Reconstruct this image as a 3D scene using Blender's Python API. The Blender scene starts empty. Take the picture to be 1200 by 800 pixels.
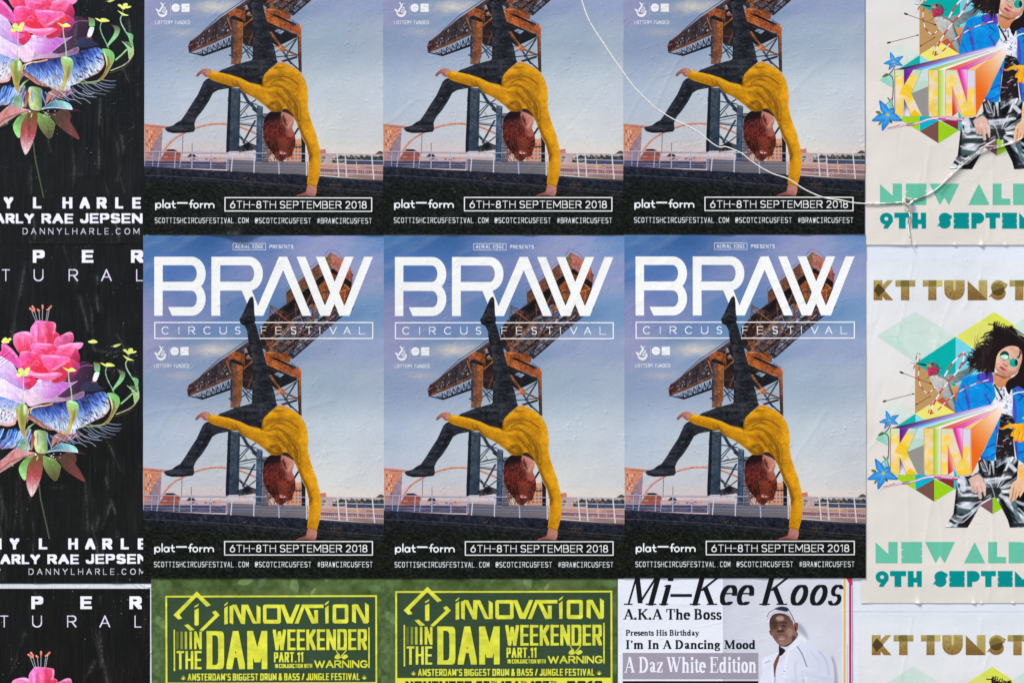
import bpy, math
import numpy as np
# ------------------------------------------------------------------ camera, sky, sun, exposure
S = 0.0021                         # metres per unit of the poster layout
CAMZ = 1.55
def WX(x): return (x - 600.0) * S
def WZ(y): return (400.0 - y) * S + CAMZ
sc = bpy.context.scene
cam_d = bpy.data.cameras.new('camera'); cam = bpy.data.objects.new('camera', cam_d); sc.collection.objects.link(cam)
cam.location = (0, -3.2, CAMZ); cam.rotation_euler = (math.radians(90), 0, 0)
cam_d.sensor_width = 36; cam_d.lens = 36 * 3.2 / (1200 * S); cam_d.clip_end = 500; sc.camera = cam
world = bpy.data.worlds.new('World'); sc.world = world; world.use_nodes = True
wn = world.node_tree.nodes; wl = world.node_tree.links
sky = wn.new('ShaderNodeTexSky'); sky.sky_type = 'NISHITA'; sky.sun_disc = False
SUN_EL, SUN_AZ = math.radians(56), math.radians(228)
sky.sun_elevation = SUN_EL; sky.sun_rotation = SUN_AZ; sky.air_density = 1.0; sky.dust_density = 1.0; sky.ozone_density = 1.0
wl.new(sky.outputs[0], wn['Background'].inputs[0]); wn['Background'].inputs[1].default_value = 0.085
sun_d = bpy.data.lights.new('sun', 'SUN'); sun_d.energy = 3.0; sun_d.angle = math.radians(14); sun_d.color = (1.0, 0.965, 0.92)
sun = bpy.data.objects.new('sun', sun_d); sc.collection.objects.link(sun)
_d = (math.sin(SUN_AZ) * math.cos(SUN_EL), math.cos(SUN_AZ) * math.cos(SUN_EL), math.sin(SUN_EL))     # towards the sun
sun.rotation_euler = (math.acos(_d[2]), 0, math.atan2(_d[0], -_d[1]))
sc.view_settings.view_transform = 'Standard'; sc.view_settings.look = 'None'; sc.view_settings.gamma = 1; sc.view_settings.exposure = 0.62
sc.view_settings.use_curve_mapping = False
# ------------------------------------------------------------------ paint kit (flat print of the posters)
def lerp(a, b, t): return a + (b - a) * t

def noise2(x, y, seed=0, n=256):
    """smooth value noise at arbitrary points, range -1..1"""
    rs = np.random.RandomState(seed)
    g = rs.rand(n, n) * 2 - 1
    xi = np.floor(x).astype(int); yi = np.floor(y).astype(int)
    fx = x - xi; fy = y - yi
    fx = fx * fx * fx * (fx * (fx * 6 - 15) + 10); fy = fy * fy * fy * (fy * (fy * 6 - 15) + 10)
    a = g[yi % n, xi % n]; b = g[yi % n, (xi + 1) % n]
    c = g[(yi + 1) % n, xi % n]; d = g[(yi + 1) % n, (xi + 1) % n]
    return lerp(lerp(a, b, fx), lerp(c, d, fx), fy)

def fbm(x, y, seed=0, octs=4, gain=0.5):
    s = 0; a = 1; t = 0
    for i in range(octs):
        s = s + a * noise2(x * 2 ** i + 17.3 * i, y * 2 ** i + 9.1 * i, seed + i); t += a; a *= gain
    return s / t

def T(ox, oy, s):
    return lambda *p: [(ox + p[i] / s, oy + p[i + 1] / s) for i in range(0, len(p), 2)]

def SE(cx, cy, rx, ry, a0, a1, n=2.0, k=16):
    out = []
    for i in range(k + 1):
        a = math.radians(a0 + (a1 - a0) * i / k); c, s = math.cos(a), math.sin(a)
        out.append((cx + rx * math.copysign(abs(c) ** (2 / n), c), cy + ry * math.copysign(abs(s) ** (2 / n), s)))
    return out

def smooth(pts, closed=True, k=4):
    """Catmull-Rom through the points"""
    n = len(pts); out = []
    rng = range(n) if closed else range(n - 1)
    g = (lambda i: pts[i % n]) if closed else (lambda i: pts[max(0, min(n - 1, i))])
    for i in rng:
        p0, p1, p2, p3 = g(i - 1), g(i), g(i + 1), g(i + 2)
        for j in range(k):
            t = j / k
            out.append(tuple(0.5 * ((2 * p1[m]) + (-p0[m] + p2[m]) * t + (2 * p0[m] - 5 * p1[m] + 4 * p2[m] - p3[m]) * t * t
                             + (-p0[m] + 3 * p1[m] - 3 * p2[m] + p3[m]) * t ** 3) for m in (0, 1)))
    if not closed: out.append(tuple(pts[-1]))
    return out

def hexhull(p, q, hw, hh):
    pts = sorted({(c[0] + sx * hw, c[1] + sy * hh) for c in (p, q) for sx in (-1, 1) for sy in (-1, 1)})
    def half(ps):
        h = []
        for r in ps:
            while len(h) > 1 and (h[-1][0] - h[-2][0]) * (r[1] - h[-2][1]) - (h[-1][1] - h[-2][1]) * (r[0] - h[-2][0]) <= 0: h.pop()
            h.append(r)
        return h
    a = half(pts); b = half(pts[::-1])
    return a[:-1] + b[:-1]

class Canvas:
    def __init__(s, x0, y0, x1, y1, R=3.0, bg=(255, 255, 255)):
        s.x0, s.y0, s.x1, s.y1, s.R = x0, y0, x1, y1, R
        s.W = int(round((x1 - x0) * R)); s.H = int(round((y1 - y0) * R))
        s.a = np.empty((s.H, s.W, 3), np.float32); s.a[:] = bg
        s.parts = {}; s.rec = None
        s.clip = None
    def xy(s):
        return np.meshgrid(s.x0 + (np.arange(s.W) + .5) / s.R, s.y0 + (np.arange(s.H) + .5) / s.R)
    def cover(s, polys, SS=4):
        """coverage of oriented polygons: returns mask and its window"""
        al = np.array([p for q in polys for p in q], float)
        mx0, my0 = al.min(0); mx1, my1 = al.max(0)
        i0 = max(0, int((mx0 - s.x0) * s.R) - 1); i1 = min(s.W, int((mx1 - s.x0) * s.R) + 3)
        j0 = max(0, int((my0 - s.y0) * s.R) - 1); j1 = min(s.H, int((my1 - s.y0) * s.R) + 3)
        if i1 <= i0 or j1 <= j0: return None
        w, h = i1 - i0, j1 - j0
        A = np.zeros((h, w + 2))
        for q in polys:
            P = np.array(q, float); P = np.stack([(P[:, 0] - s.x0) * s.R - i0, ((P[:, 1] - s.y0) * s.R - j0) * SS], 1)
            Q = np.roll(P, -1, 0)
            for (ax, ay), (bx, by) in zip(P.tolist(), Q.tolist()):
                if ay == by: continue
                sg = 1.0
                if ay > by: ax, ay, bx, by = bx, by, ax, ay; sg = -1.0
                r0 = max(0, math.ceil(ay - .5)); r1 = min(h * SS - 1, math.ceil(by - .5) - 1)
                if r1 < r0: continue
                r = np.arange(r0, r1 + 1); x = ax + (bx - ax) * (r + .5 - ay) / (by - ay)
                x = np.clip(x, 0, w + .999); xi = x.astype(int); f = x - xi
                row = r // SS
                np.add.at(A, (row, xi), sg * (1 - f) / SS); np.add.at(A, (row, np.minimum(xi + 1, w + 1)), sg * f / SS)
        m = np.clip(np.abs(np.cumsum(A, 1)[:, :w]), 0, 1)
        return m.astype(np.float32), (j0, j1, i0, i1)
    def seg(s, pts, w0, w1=None, closed=False):
        """round stroke coverage by distance"""
        if w1 is None: w1 = w0
        if closed: pts = list(pts) + [pts[0]]
        al = np.array(pts, float); mw = max(w0, w1)
        i0 = max(0, int((al[:, 0].min() - mw - s.x0) * s.R) - 2); i1 = min(s.W, int((al[:, 0].max() + mw - s.x0) * s.R) + 3)
        j0 = max(0, int((al[:, 1].min() - mw - s.y0) * s.R) - 2); j1 = min(s.H, int((al[:, 1].max() + mw - s.y0) * s.R) + 3)
        if i1 <= i0 or j1 <= j0: return None
        m = np.zeros((j1 - j0, i1 - i0), np.float32); n = len(pts) - 1
        for k in range(n):
            (ax, ay), (bx, by) = pts[k], pts[k + 1]
            wa = lerp(w0, w1, k / n); wb = lerp(w0, w1, (k + 1) / n); mm = max(wa, wb)
            a0 = max(i0, int((min(ax, bx) - mm - s.x0) * s.R) - 2); a1 = min(i1, int((max(ax, bx) + mm - s.x0) * s.R) + 3)
            b0 = max(j0, int((min(ay, by) - mm - s.y0) * s.R) - 2); b1 = min(j1, int((max(ay, by) + mm - s.y0) * s.R) + 3)
            if a1 <= a0 or b1 <= b0: continue
            X = (s.x0 + (np.arange(a0, a1) + .5) / s.R)[None]; Y = (s.y0 + (np.arange(b0, b1) + .5) / s.R)[:, None]
            dx, dy = bx - ax, by - ay; L = dx * dx + dy * dy + 1e-12
            t = np.clip(((X - ax) * dx + (Y - ay) * dy) / L, 0, 1)
            d = np.sqrt((X - ax - t * dx) ** 2 + (Y - ay - t * dy) ** 2)
            c = np.clip((lerp(wa, wb, t) / 2 - d) * s.R + .5, 0, 1)
            v = m[b0 - j0:b1 - j0, a0 - i0:a1 - i0]; np.maximum(v, c, out=v)
        return m, (j0, j1, i0, i1)
    def put(s, mw, col, alpha=1, blur=0):
        if mw is None: return
        m, (j0, j1, i0, i1) = mw
        if blur:
            r = max(1, int(blur * s.R)); P = r * 2
            J0, J1, I0, I1 = max(0, j0 - P), min(s.H, j1 + P), max(0, i0 - P), min(s.W, i1 + P)
            M = np.zeros((J1 - J0, I1 - I0), np.float32); M[j0 - J0:j1 - J0, i0 - I0:i1 - I0] = m
            for _ in range(2):
                for ax in (0, 1):
                    c = np.cumsum(np.pad(M, [(r + 1, r) if k == ax else (0, 0) for k in (0, 1)], mode='edge'), ax)
                    M = (c[2 * r + 1:] - c[:-2 * r - 1]) / (2 * r + 1) if ax == 0 else (c[:, 2 * r + 1:] - c[:, :-2 * r - 1]) / (2 * r + 1)
            m = M; j0, j1, i0, i1 = J0, J1, I0, I1
        if s.clip is not None: m = m * s.clip[j0:j1, i0:i1]
        if s.rec and not blur:
            p = s.parts.setdefault(s.rec, np.zeros((s.H, s.W), np.float32))
            v = p[j0:j1, i0:i1]; np.maximum(v, m, out=v)
            for kk, q in s.parts.items():
                if kk != s.rec: q[j0:j1, i0:i1] *= (1 - m)
        a = s.a[j0:j1, i0:i1]; m = (m * alpha)[..., None]
        if callable(col):
            X, Y = np.meshgrid(s.x0 + (np.arange(i0, i1) + .5) / s.R, s.y0 + (np.arange(j0, j1) + .5) / s.R)
            col = col(X, Y)
        a += (np.asarray(col, np.float32) - a) * m
    def fill(s, poly, col, alpha=1, blur=0): s.put(s.cover([poly]), col, alpha, blur)
    def fills(s, polys, col, alpha=1, blur=0):
        # orient all the same way
        out = []
        for p in polys:
            ar = sum(p[i][0] * p[(i + 1) % len(p)][1] - p[(i + 1) % len(p)][0] * p[i][1] for i in range(len(p)))
            out.append(p if ar > 0 else p[::-1])
        s.put(s.cover(out), col, alpha, blur)
    def ring(s, outer, holes, col, alpha=1):
        def o(p, sg):
            ar = sum(p[i][0] * p[(i + 1) % len(p)][1] - p[(i + 1) % len(p)][0] * p[i][1] for i in range(len(p)))
            return p if ar * sg > 0 else p[::-1]
        s.put(s.cover([o(outer, 1)] + [o(h, -1) for h in holes]), col, alpha)
    def grad(s, poly, c0, c1, p0, p1, alpha=1, blur=0, mid=None):
        c0 = np.array(c0, float); c1 = np.array(c1, float); dx, dy = p1[0] - p0[0], p1[1] - p0[1]; L = dx * dx + dy * dy
        def f(X, Y):
            t = np.clip(((X - p0[0]) * dx + (Y - p0[1]) * dy) / L, 0, 1)[..., None]
            if mid is None: return c0 + (c1 - c0) * t
            m = np.array(mid, float)
            return np.where(t < .5, c0 + (m - c0) * t * 2, m + (c1 - m) * (t * 2 - 1))
        s.put(s.cover([poly]), f, alpha, blur)
    def line(s, pts, w, col, alpha=1, blur=0, w1=None, closed=False): s.put(s.seg(pts, w, w1, closed), col, alpha, blur)
    def set_clip(s, polys):
        if polys is None: s.clip = None; return
        mw = s.cover(polys); s.clip = np.zeros((s.H, s.W), np.float32)
        if mw: m, (j0, j1, i0, i1) = mw; s.clip[j0:j1, i0:i1] = m
    def grime(s, part, fn, alpha=1):
        """printed texture (rust, cloth, petals) over one motif: fn(X, Y) multiplies its colour"""
        m = s.parts.get(part)
        if m is None: return
        jj, ii = np.nonzero(m > .02); j0, j1, i0, i1 = jj.min(), jj.max() + 1, ii.min(), ii.max() + 1
        X, Y = np.meshgrid(s.x0 + (np.arange(i0, i1) + .5) / s.R, s.y0 + (np.arange(j0, j1) + .5) / s.R)
        k = fn(X, Y); k = k[..., None] if k.ndim == 2 else k
        a = s.a[j0:j1, i0:i1]; a *= 1 + (k - 1) * m[j0:j1, i0:i1, None] * alpha
    def tone(s, black=10, gain=1.03):
        s.a[:] = np.clip((s.a - black) * 255 / (255 - black) * gain, 0, 252)
    def rect(s, x0, y0, x1, y1, col, alpha=1, blur=0): s.fill([(x0, y0), (x1, y0), (x1, y1), (x0, y1)], col, alpha, blur)
    def frame(s, x0, y0, x1, y1, w, col, alpha=1):
        for r in ((x0, y0, x1, y0 + w), (x0, y1 - w, x1, y1), (x0, y0 + w, x0 + w, y1 - w), (x1 - w, y0 + w, x1, y1 - w)): s.rect(*r, col, alpha)

# skeleton capitals in a unit box, y down; (width, polylines)
def glyph(ch, n=2.0):
    a = lambda *k: SE(*k, n=n)
    G = {
     'A': (.92, [[(0, 1), (.5, 0), (1, 1)], [(.2, .66), (.8, .66)]]),
     'B': (.74, [[(0, 0), (0, 1)], [(0, 0), (.6, 0)] + a(.58, .24, .34, .24, -90, 90) + [(0, .48)], [(.5, .48)] + a(.6, .74, .4, .26, -90, 90) + [(0, 1)]]),
     'C': (.86, [a(.5, .5, .5, .5, -42, -318)]),
     'D': (.84, [[(0, 0), (0, 1)], [(0, 0), (.4, 0)] + a(.42, .5, .58, .5, -90, 90) + [(0, 1)]]),
     'E': (.66, [[(1, 0), (0, 0), (0, 1), (1, 1)], [(0, .49), (.9, .49)]]),
     'F': (.62, [[(1, 0), (0, 0), (0, 1)], [(0, .49), (.88, .49)]]),
     'G': (.9, [a(.5, .5, .5, .5, -42, -360)[:-1] + [(1, .54), (.58, .54)]]),
     'H': (.82, [[(0, 0), (0, 1)], [(1, 0), (1, 1)], [(0, .48), (1, .48)]]),
     'I': (.0, [[(0.5, 0), (0.5, 1)]]),
     'J': (.6, [[(1, 0), (1, .68)] + a(.5, .68, .5, .32, 0, 170)]),
     'K': (.8, [[(0, 0), (0, 1)], [(1, 0), (.05, .58)], [(.36, .4), (1, 1)]]),
     'L': (.6, [[(0, 0), (0, 1), (1, 1)]]),
     'M': (1.02, [[(0, 1), (0, 0), (.5, .8), (1, 0), (1, 1)]]),
     'N': (.84, [[(0, 1), (0, 0), (1, 1), (1, 0)]]),
     'O': (.95, [a(.5, .5, .5, .5, 0, 360)]),
     'P': (.7, [[(0, 1), (0, 0), (.55, 0)] + a(.6, .27, .4, .27, -90, 90) + [(0, .54)]]),
     'R': (.78, [[(0, 1), (0, 0), (.55, 0)] + a(.6, .26, .38, .26, -90, 90) + [(0, .52)], [(.5, .52), (1, 1)]]),
     'S': (.72, [a(.5, .25, .47, .25, -28, -270) + a(.5, .75, .5, .25, -90, 152)]),
     'T': (.76, [[(0, 0), (1, 0)], [(.5, 0), (.5, 1)]]),
     'U': (.8, [[(0, 0), (0, .62)] + a(.5, .62, .5, .38, 180, 0) + [(1, 0)]]),
     'V': (.88, [[(0, 0), (.5, 1), (1, 0)]]),
     'W': (1.3, [[(0, 0), (.26, 1), (.5, 0.1), (.74, 1), (1, 0)]]),
     'X': (.85, [[(0, 0), (1, 1)], [(1, 0), (0, 1)]]),
     'Y': (.88, [[(0, 0), (.5, .52), (1, 0)], [(.5, .5), (.5, 1)]]),
     'Z': (.74, [[(0, 0), (1, 0), (0, 1), (1, 1)]]),
     '0': (.64, [a(.5, .5, .5, .5, 0, 360)]),
     '1': (.26, [[(0, .16), (1, 0), (1, 1)]]),
     '2': (.62, [a(.5, .29, .48, .29, -170, 25) + [(0, 1), (1, 1)]]),
     '5': (.62, [[(.95, 0), (.1, 0), (.05, .42)] + a(.48, .69, .52, .31, -110, 150)]),
     '6': (.66, [a(.5, .68, .5, .32, 0, 360), [(.68, 0), (.2, .42), (.02, .62)]]),
     '7': (.62, [[(0, 0), (1, 0), (.35, 1)]]),
     '8': (.64, [a(.5, .24, .42, .24, 0, 360), a(.5, .74, .5, .26, 0, 360)]),
     '9': (.66, [a(.5, .32, .5, .32, 0, 360), [(.32, 1), (.8, .58), (.98, .38)]]),
     '.': (.0, [[(.5, 1), (.5, 1.001)]]), '-': (.45, [[(0, .52), (1, .52)]]), '/': (.5, [[(0, 1), (1, 0)]]),
     "'": (.0, [[(.5, 0), (.5, .16)]]),
     '&': (.8, [[(1, 1), (.2, .3)] + a(.42, .2, .24, .2, 170, 360) + [(.1, .6)] + a(.42, .74, .42, .26, 200, 60) + [(.95, .55)]]),
     '@': (.9, [a(.5, .5, .18, .2, 0, 360), [(.68, .3), (.7, .68), (.9, .66)] + a(.5, .5, .5, .5, 10, -300)]),
     '#': (.8, [[(.35, .05), (.2, .95)], [(.8, .05), (.65, .95)], [(.05, .33), (1, .33)], [(0, .67), (.95, .67)]]),
    }
    return G[ch]

def text(cv, st, x0, x1, y0, y1, nw, nh, col, n=2.0, gap=.22, space=.5, part=None, alpha=1, mono=None, wscale=None):
    """line of skeleton lettering fitted into x0..x1, y0..y1 with a rectangular pen nw x nh"""
    H = y1 - y0
    ws = []
    for ch in st:
        ws.append((mono if mono is not None and ch not in ' ' else (space if ch == ' ' else glyph(ch)[0])))
    tot = sum(ws) + gap * (len(st) - 1)
    k = ((x1 - x0) - nw * sum(1 for c in st if c != " ")) / max(tot, 1e-6)
    x = x0; polys = []
    for ch, w in zip(st, ws):
        if ch == ' ': x += (w + gap) * k; continue
        gw, gl = glyph(ch, n)
        if mono is not None and ch == 'I': gl = [[(0.5, 0), (0.5, 1)], [(-.1, 0), (1.1, 0)], [(-.1, 1), (1.1, 1)]]; ox = w * k * .14; ww = w * k * .72
        elif mono is not None and ch in ".'1": ox = w * k * .5; ww = 0 if ch != '1' else w * k * .45; ox = 0 if ch == '1' else ox
        else: ox = 0; ww = w * k
        for pl in gl:
            P = []
            for (u, v) in pl:
                if ww == 0: px = x + ox + nw / 2
                else: px = x + ox + nw / 2 + u * ww
                P.append((px, y0 + nh / 2 + v * (H - nh)))
            for p, q in zip(P[:-1], P[1:]): polys.append(hexhull(p, q, nw / 2, nh / 2))
        x += w * k + nw + gap * k
    old = cv.rec
    if part: cv.rec = part
    cv.fills(polys, col, alpha)
    cv.rec = old

# serif bold letters: cap height 1, y down from cap top, x-height top at .33; strokes (pts, thick) + serifs (x, y, half width)
def sglyph(ch):
    def st(x, y0, y1): return ([(x, y0), (x, y1)], 1)
    X = .34
    G = {
     'A': (1.0, [([(.5, .02), (.84, .98)], 1), ([(.5, .02), (.14, .98)], 0), ([(.27, .66), (.72, .66)], 0)], [(.13, 1, .14), (.83, 1, .19)]),
     'B': (.9, [st(.22, 0, 1), ([(.22, .02), (.42, .02)] + SE(.44, .245, .2, .225, -90, 90) + [(.22, .48)], .8), ([(.4, .48)] + SE(.46, .73, .25, .25, -90, 90) + [(.22, .98)], .9)], [(.2, 0, .18), (.2, 1, .18)]),
     'D': (1.0, [st(.22, 0, 1), ([(.22, .02), (.4, .02)] + SE(.4, .5, .4, .48, -90, 90) + [(.22, .98)], 1)], [(.2, 0, .18), (.2, 1, .18)]),
     'E': (.9, [st(.22, 0, 1), ([(.22, .02), (.76, .02), (.76, .2)], 0), ([(.22, .48), (.56, .48)], 0), ([(.56, .36), (.56, .6)], 0), ([(.22, .98), (.78, .98), (.8, .76)], 0)], [(.2, 0, .18), (.2, 1, .18)]),
     'H': (1.08, [st(.24, 0, 1), st(.84, 0, 1), ([(.24, .48), (.84, .48)], 0)], [(.24, 0, .2), (.24, 1, .2), (.84, 0, .2), (.84, 1, .2)]),
     'I': (.54, [st(.27, 0, 1)], [(.27, 0, .21), (.27, 1, .21)]),
     'K': (1.08, [st(.24, 0, 1), ([(.88, .02), (.36, .5)], 0), ([(.46, .42), (.86, .98)], 1)], [(.24, 0, .2), (.24, 1, .2), (.86, 0, .16), (.88, 1, .2)]),
     'M': (1.3, [([(.22, .02), (.2, .98)], 0), ([(.24, .02), (.62, .92)], 1), ([(.98, .02), (.62, .92)], 0), st(1.04, 0, 1)], [(.2, 0, .16), (.19, 1, .16), (1.06, 0, .16), (1.04, 1, .2)]),
     'P': (.88, [st(.22, 0, 1), ([(.22, .02), (.44, .02)] + SE(.44, .28, .26, .26, -90, 90) + [(.22, .54)], 1)], [(.2, 0, .18), (.22, 1, .2)]),
     'T': (.92, [st(.46, 0, 1), ([(.06, .26), (.08, .02), (.84, .02), (.86, .26)], 0)], [(.46, 1, .2)]),
     'W': (1.4, [([(.14, .02), (.42, .94)], 1), ([(.66, .1), (.42, .94)], 0), ([(.6, .02), (.92, .94)], 1), ([(1.24, .02), (.92, .94)], 0)], [(.14, 0, .16), (.6, 0, .18), (1.24, 0, .13)]),
     'a': (.7, [([(.14, .46), (.2, .37), (.34, X), (.46, .42)], .5), st(.45, .42, .92), ([(.45, .6), (.22, .7)], 0), ([(.26, .66), (.18, .8), (.22, .94), (.34, .96), (.45, .84)], .7), ([(.5, .96), (.64, .92)], 0)], []),
     'c': (.64, [(SE(.36, .67, .22, .33, -50, -330), 1)], []),
     'd': (.8, [st(.56, 0, .98), (SE(.34, .67, .2, .32, 0, 360), .9), ([(.56, .98), (.7, .98)], 0)], [(.48, 0, .1)]),
     'e': (.64, [(SE(.33, .67, .22, .32, 0, -310), 1), ([(.16, .62), (.5, .62)], 0)], []),
     'g': (.72, [(SE(.32, .53, .17, .2, 0, 360), .9), ([(.4, .4), (.62, .38)], 0), ([(.2, .7), (.14, .84), (.5, .9)], .5), (SE(.34, 1.06, .24, .16, -60, 300), .5)], []),
     'h': (.8, [st(.2, 0, 1), ([(.2, .48), (.34, .36), (.48, .36), (.58, .5), (.58, 1)], .95)], [(.14, 0, .1), (.2, 1, .17), (.58, 1, .17)]),
     'i': (.42, [st(.22, X, 1), ([(.22, .08), (.22, .1)], 1.1)], [(.16, X, .1), (.22, 1, .17)]),
     'm': (1.18, [st(.2, X, 1), ([(.2, .48), (.34, .36), (.46, .36), (.56, .5), (.56, 1)], .95), ([(.56, .48), (.7, .36), (.82, .36), (.93, .5), (.93, 1)], .95)], [(.14, X, .1), (.2, 1, .16), (.56, 1, .16), (.93, 1, .17)]),
     'n': (.8, [st(.2, X, 1), ([(.2, .48), (.34, .36), (.48, .36), (.58, .5), (.58, 1)], .95)], [(.14, X, .1), (.2, 1, .17), (.58, 1, .17)]),
     'o': (.72, [(SE(.36, .67, .22, .33, 0, 360), 1)], []),
     'r': (.62, [st(.2, X, 1), ([(.2, .5), (.34, .37), (.5, .38)], .9)], [(.14, X, .1), (.2, 1, .19)]),
     's': (.56, [(SE(.28, .51, .15, .17, -25, -270) + SE(.28, .83, .17, .17, -90, 160), .8)], []),
     't': (.46, [([(.22, .16), (.22, .84), (.3, .97), (.42, .92)], .9), ([(.04, X), (.42, X)], 0)], []),
     'y': (.72, [([(.14, .36), (.38, .96)], 1), ([(.62, .36), (.34, 1.12), (.22, 1.26), (.12, 1.2)], .2)], [(.14, X, .14), (.62, X, .11)]),
     'z': (.64, [([(.54, .36), (.12, .97)], .9), ([(.1, .5), (.12, .36), (.54, .36)], 0), ([(.12, .97), (.54, .97), (.56, .8)], 0)], []),
     '.': (.36, [([(.16, .92), (.16, .93)], 1.1)], []), "'": (.36, [([(.18, .06), (.18, .1)], 1), ([(.22, .1), (.14, .28)], 0)], []),
     '-': (.74, [([(.02, .68), (.72, .68)], .6)], []), ' ': (.36, [], []),
    }
    return G[ch]

def stext(cv, st, x0, x1, y0, y1, col, nib=.19, hair=.05, shear=0, part=None, alpha=1, dy=0):
    H = y1 - y0; tot = sum(sglyph(c)[0] for c in st); k = (x1 - x0) / tot
    x = x0; polys = []
    kx = k
    for ch in st:
        w, ss, sf = sglyph(ch)
        f = lambda u, v: (x + u * kx - (v - 1) * shear * H, y0 + v * H)
        for pl, th in ss:
            wn = max(hair * .9, nib * th) * kx if th else hair * kx * 1.1
            P = [f(u, v) for u, v in pl]; e = hair * H / 2 if ch != '-' else hair * H
            if th >= 1.1: e = nib * H / 2
            for p, q in zip(P[:-1], P[1:]): polys.append(hexhull(p, q, wn / 2, e))
        for u, v, hw in sf:
            vv = v + (.02 if v < .9 else -.02)
            polys.append(hexhull(f(u - hw, vv), f(u + hw, vv), .001, hair * H * .42))
        x += w * kx
    old = cv.rec
    if part: cv.rec = part
    cv.fills(polys, col, alpha); cv.rec = old
# ------------------------------------------------------------------ print 1: circus poster
def color_mesh(cv, xs, ys, cols, j=0):
    """smooth field of sky colours given on a coarse grid"""
    X, Y = cv.xy(); C = np.array(cols, float)
    xs = np.array(xs, float); ys = np.array(ys, float)
    xi = np.clip(np.searchsorted(xs, X) - 1, 0, len(xs) - 2); yi = np.clip(np.searchsorted(ys, Y) - 1, 0, len(ys) - 2)
    fx = np.clip((X - xs[xi]) / (xs[xi + 1] - xs[xi]), 0, 1); fy = np.clip((Y - ys[yi]) / (ys[yi + 1] - ys[yi]), 0, 1)
    fx = (fx * fx * (3 - 2 * fx))[..., None]; fy = (fy * fy * (3 - 2 * fy))[..., None]
    return lerp(lerp(C[yi, xi], C[yi, xi + 1], fx), lerp(C[yi + 1, xi], C[yi + 1, xi + 1], fx), fy)

def zig(cv, a, b, n, w, col, alpha=1, jit=0.0, rs=None, cross=False):
    """lattice between two chords"""
    def at(pl, t):
        t *= len(pl) - 1; i = min(int(t), len(pl) - 2); f = t - i
        return (lerp(pl[i][0], pl[i + 1][0], f), lerp(pl[i][1], pl[i + 1][1], f))
    for i in range(n):
        t0, t1 = i / n, (i + 1) / n
        if rs is not None: t0 += rs.uniform(-jit, jit); t1 += rs.uniform(-jit, jit)
        t0 = min(max(t0, 0), 1); t1 = min(max(t1, 0), 1)
        if cross or i % 2 == 0: cv.line([at(a, t0), at(b, t1)], w, col, alpha)
        if cross or i % 2: cv.line([at(b, t0), at(a, t1)], w, col, alpha)
        cv.line([at(a, t1), at(b, t1)], w * .7, col, alpha)

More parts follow.
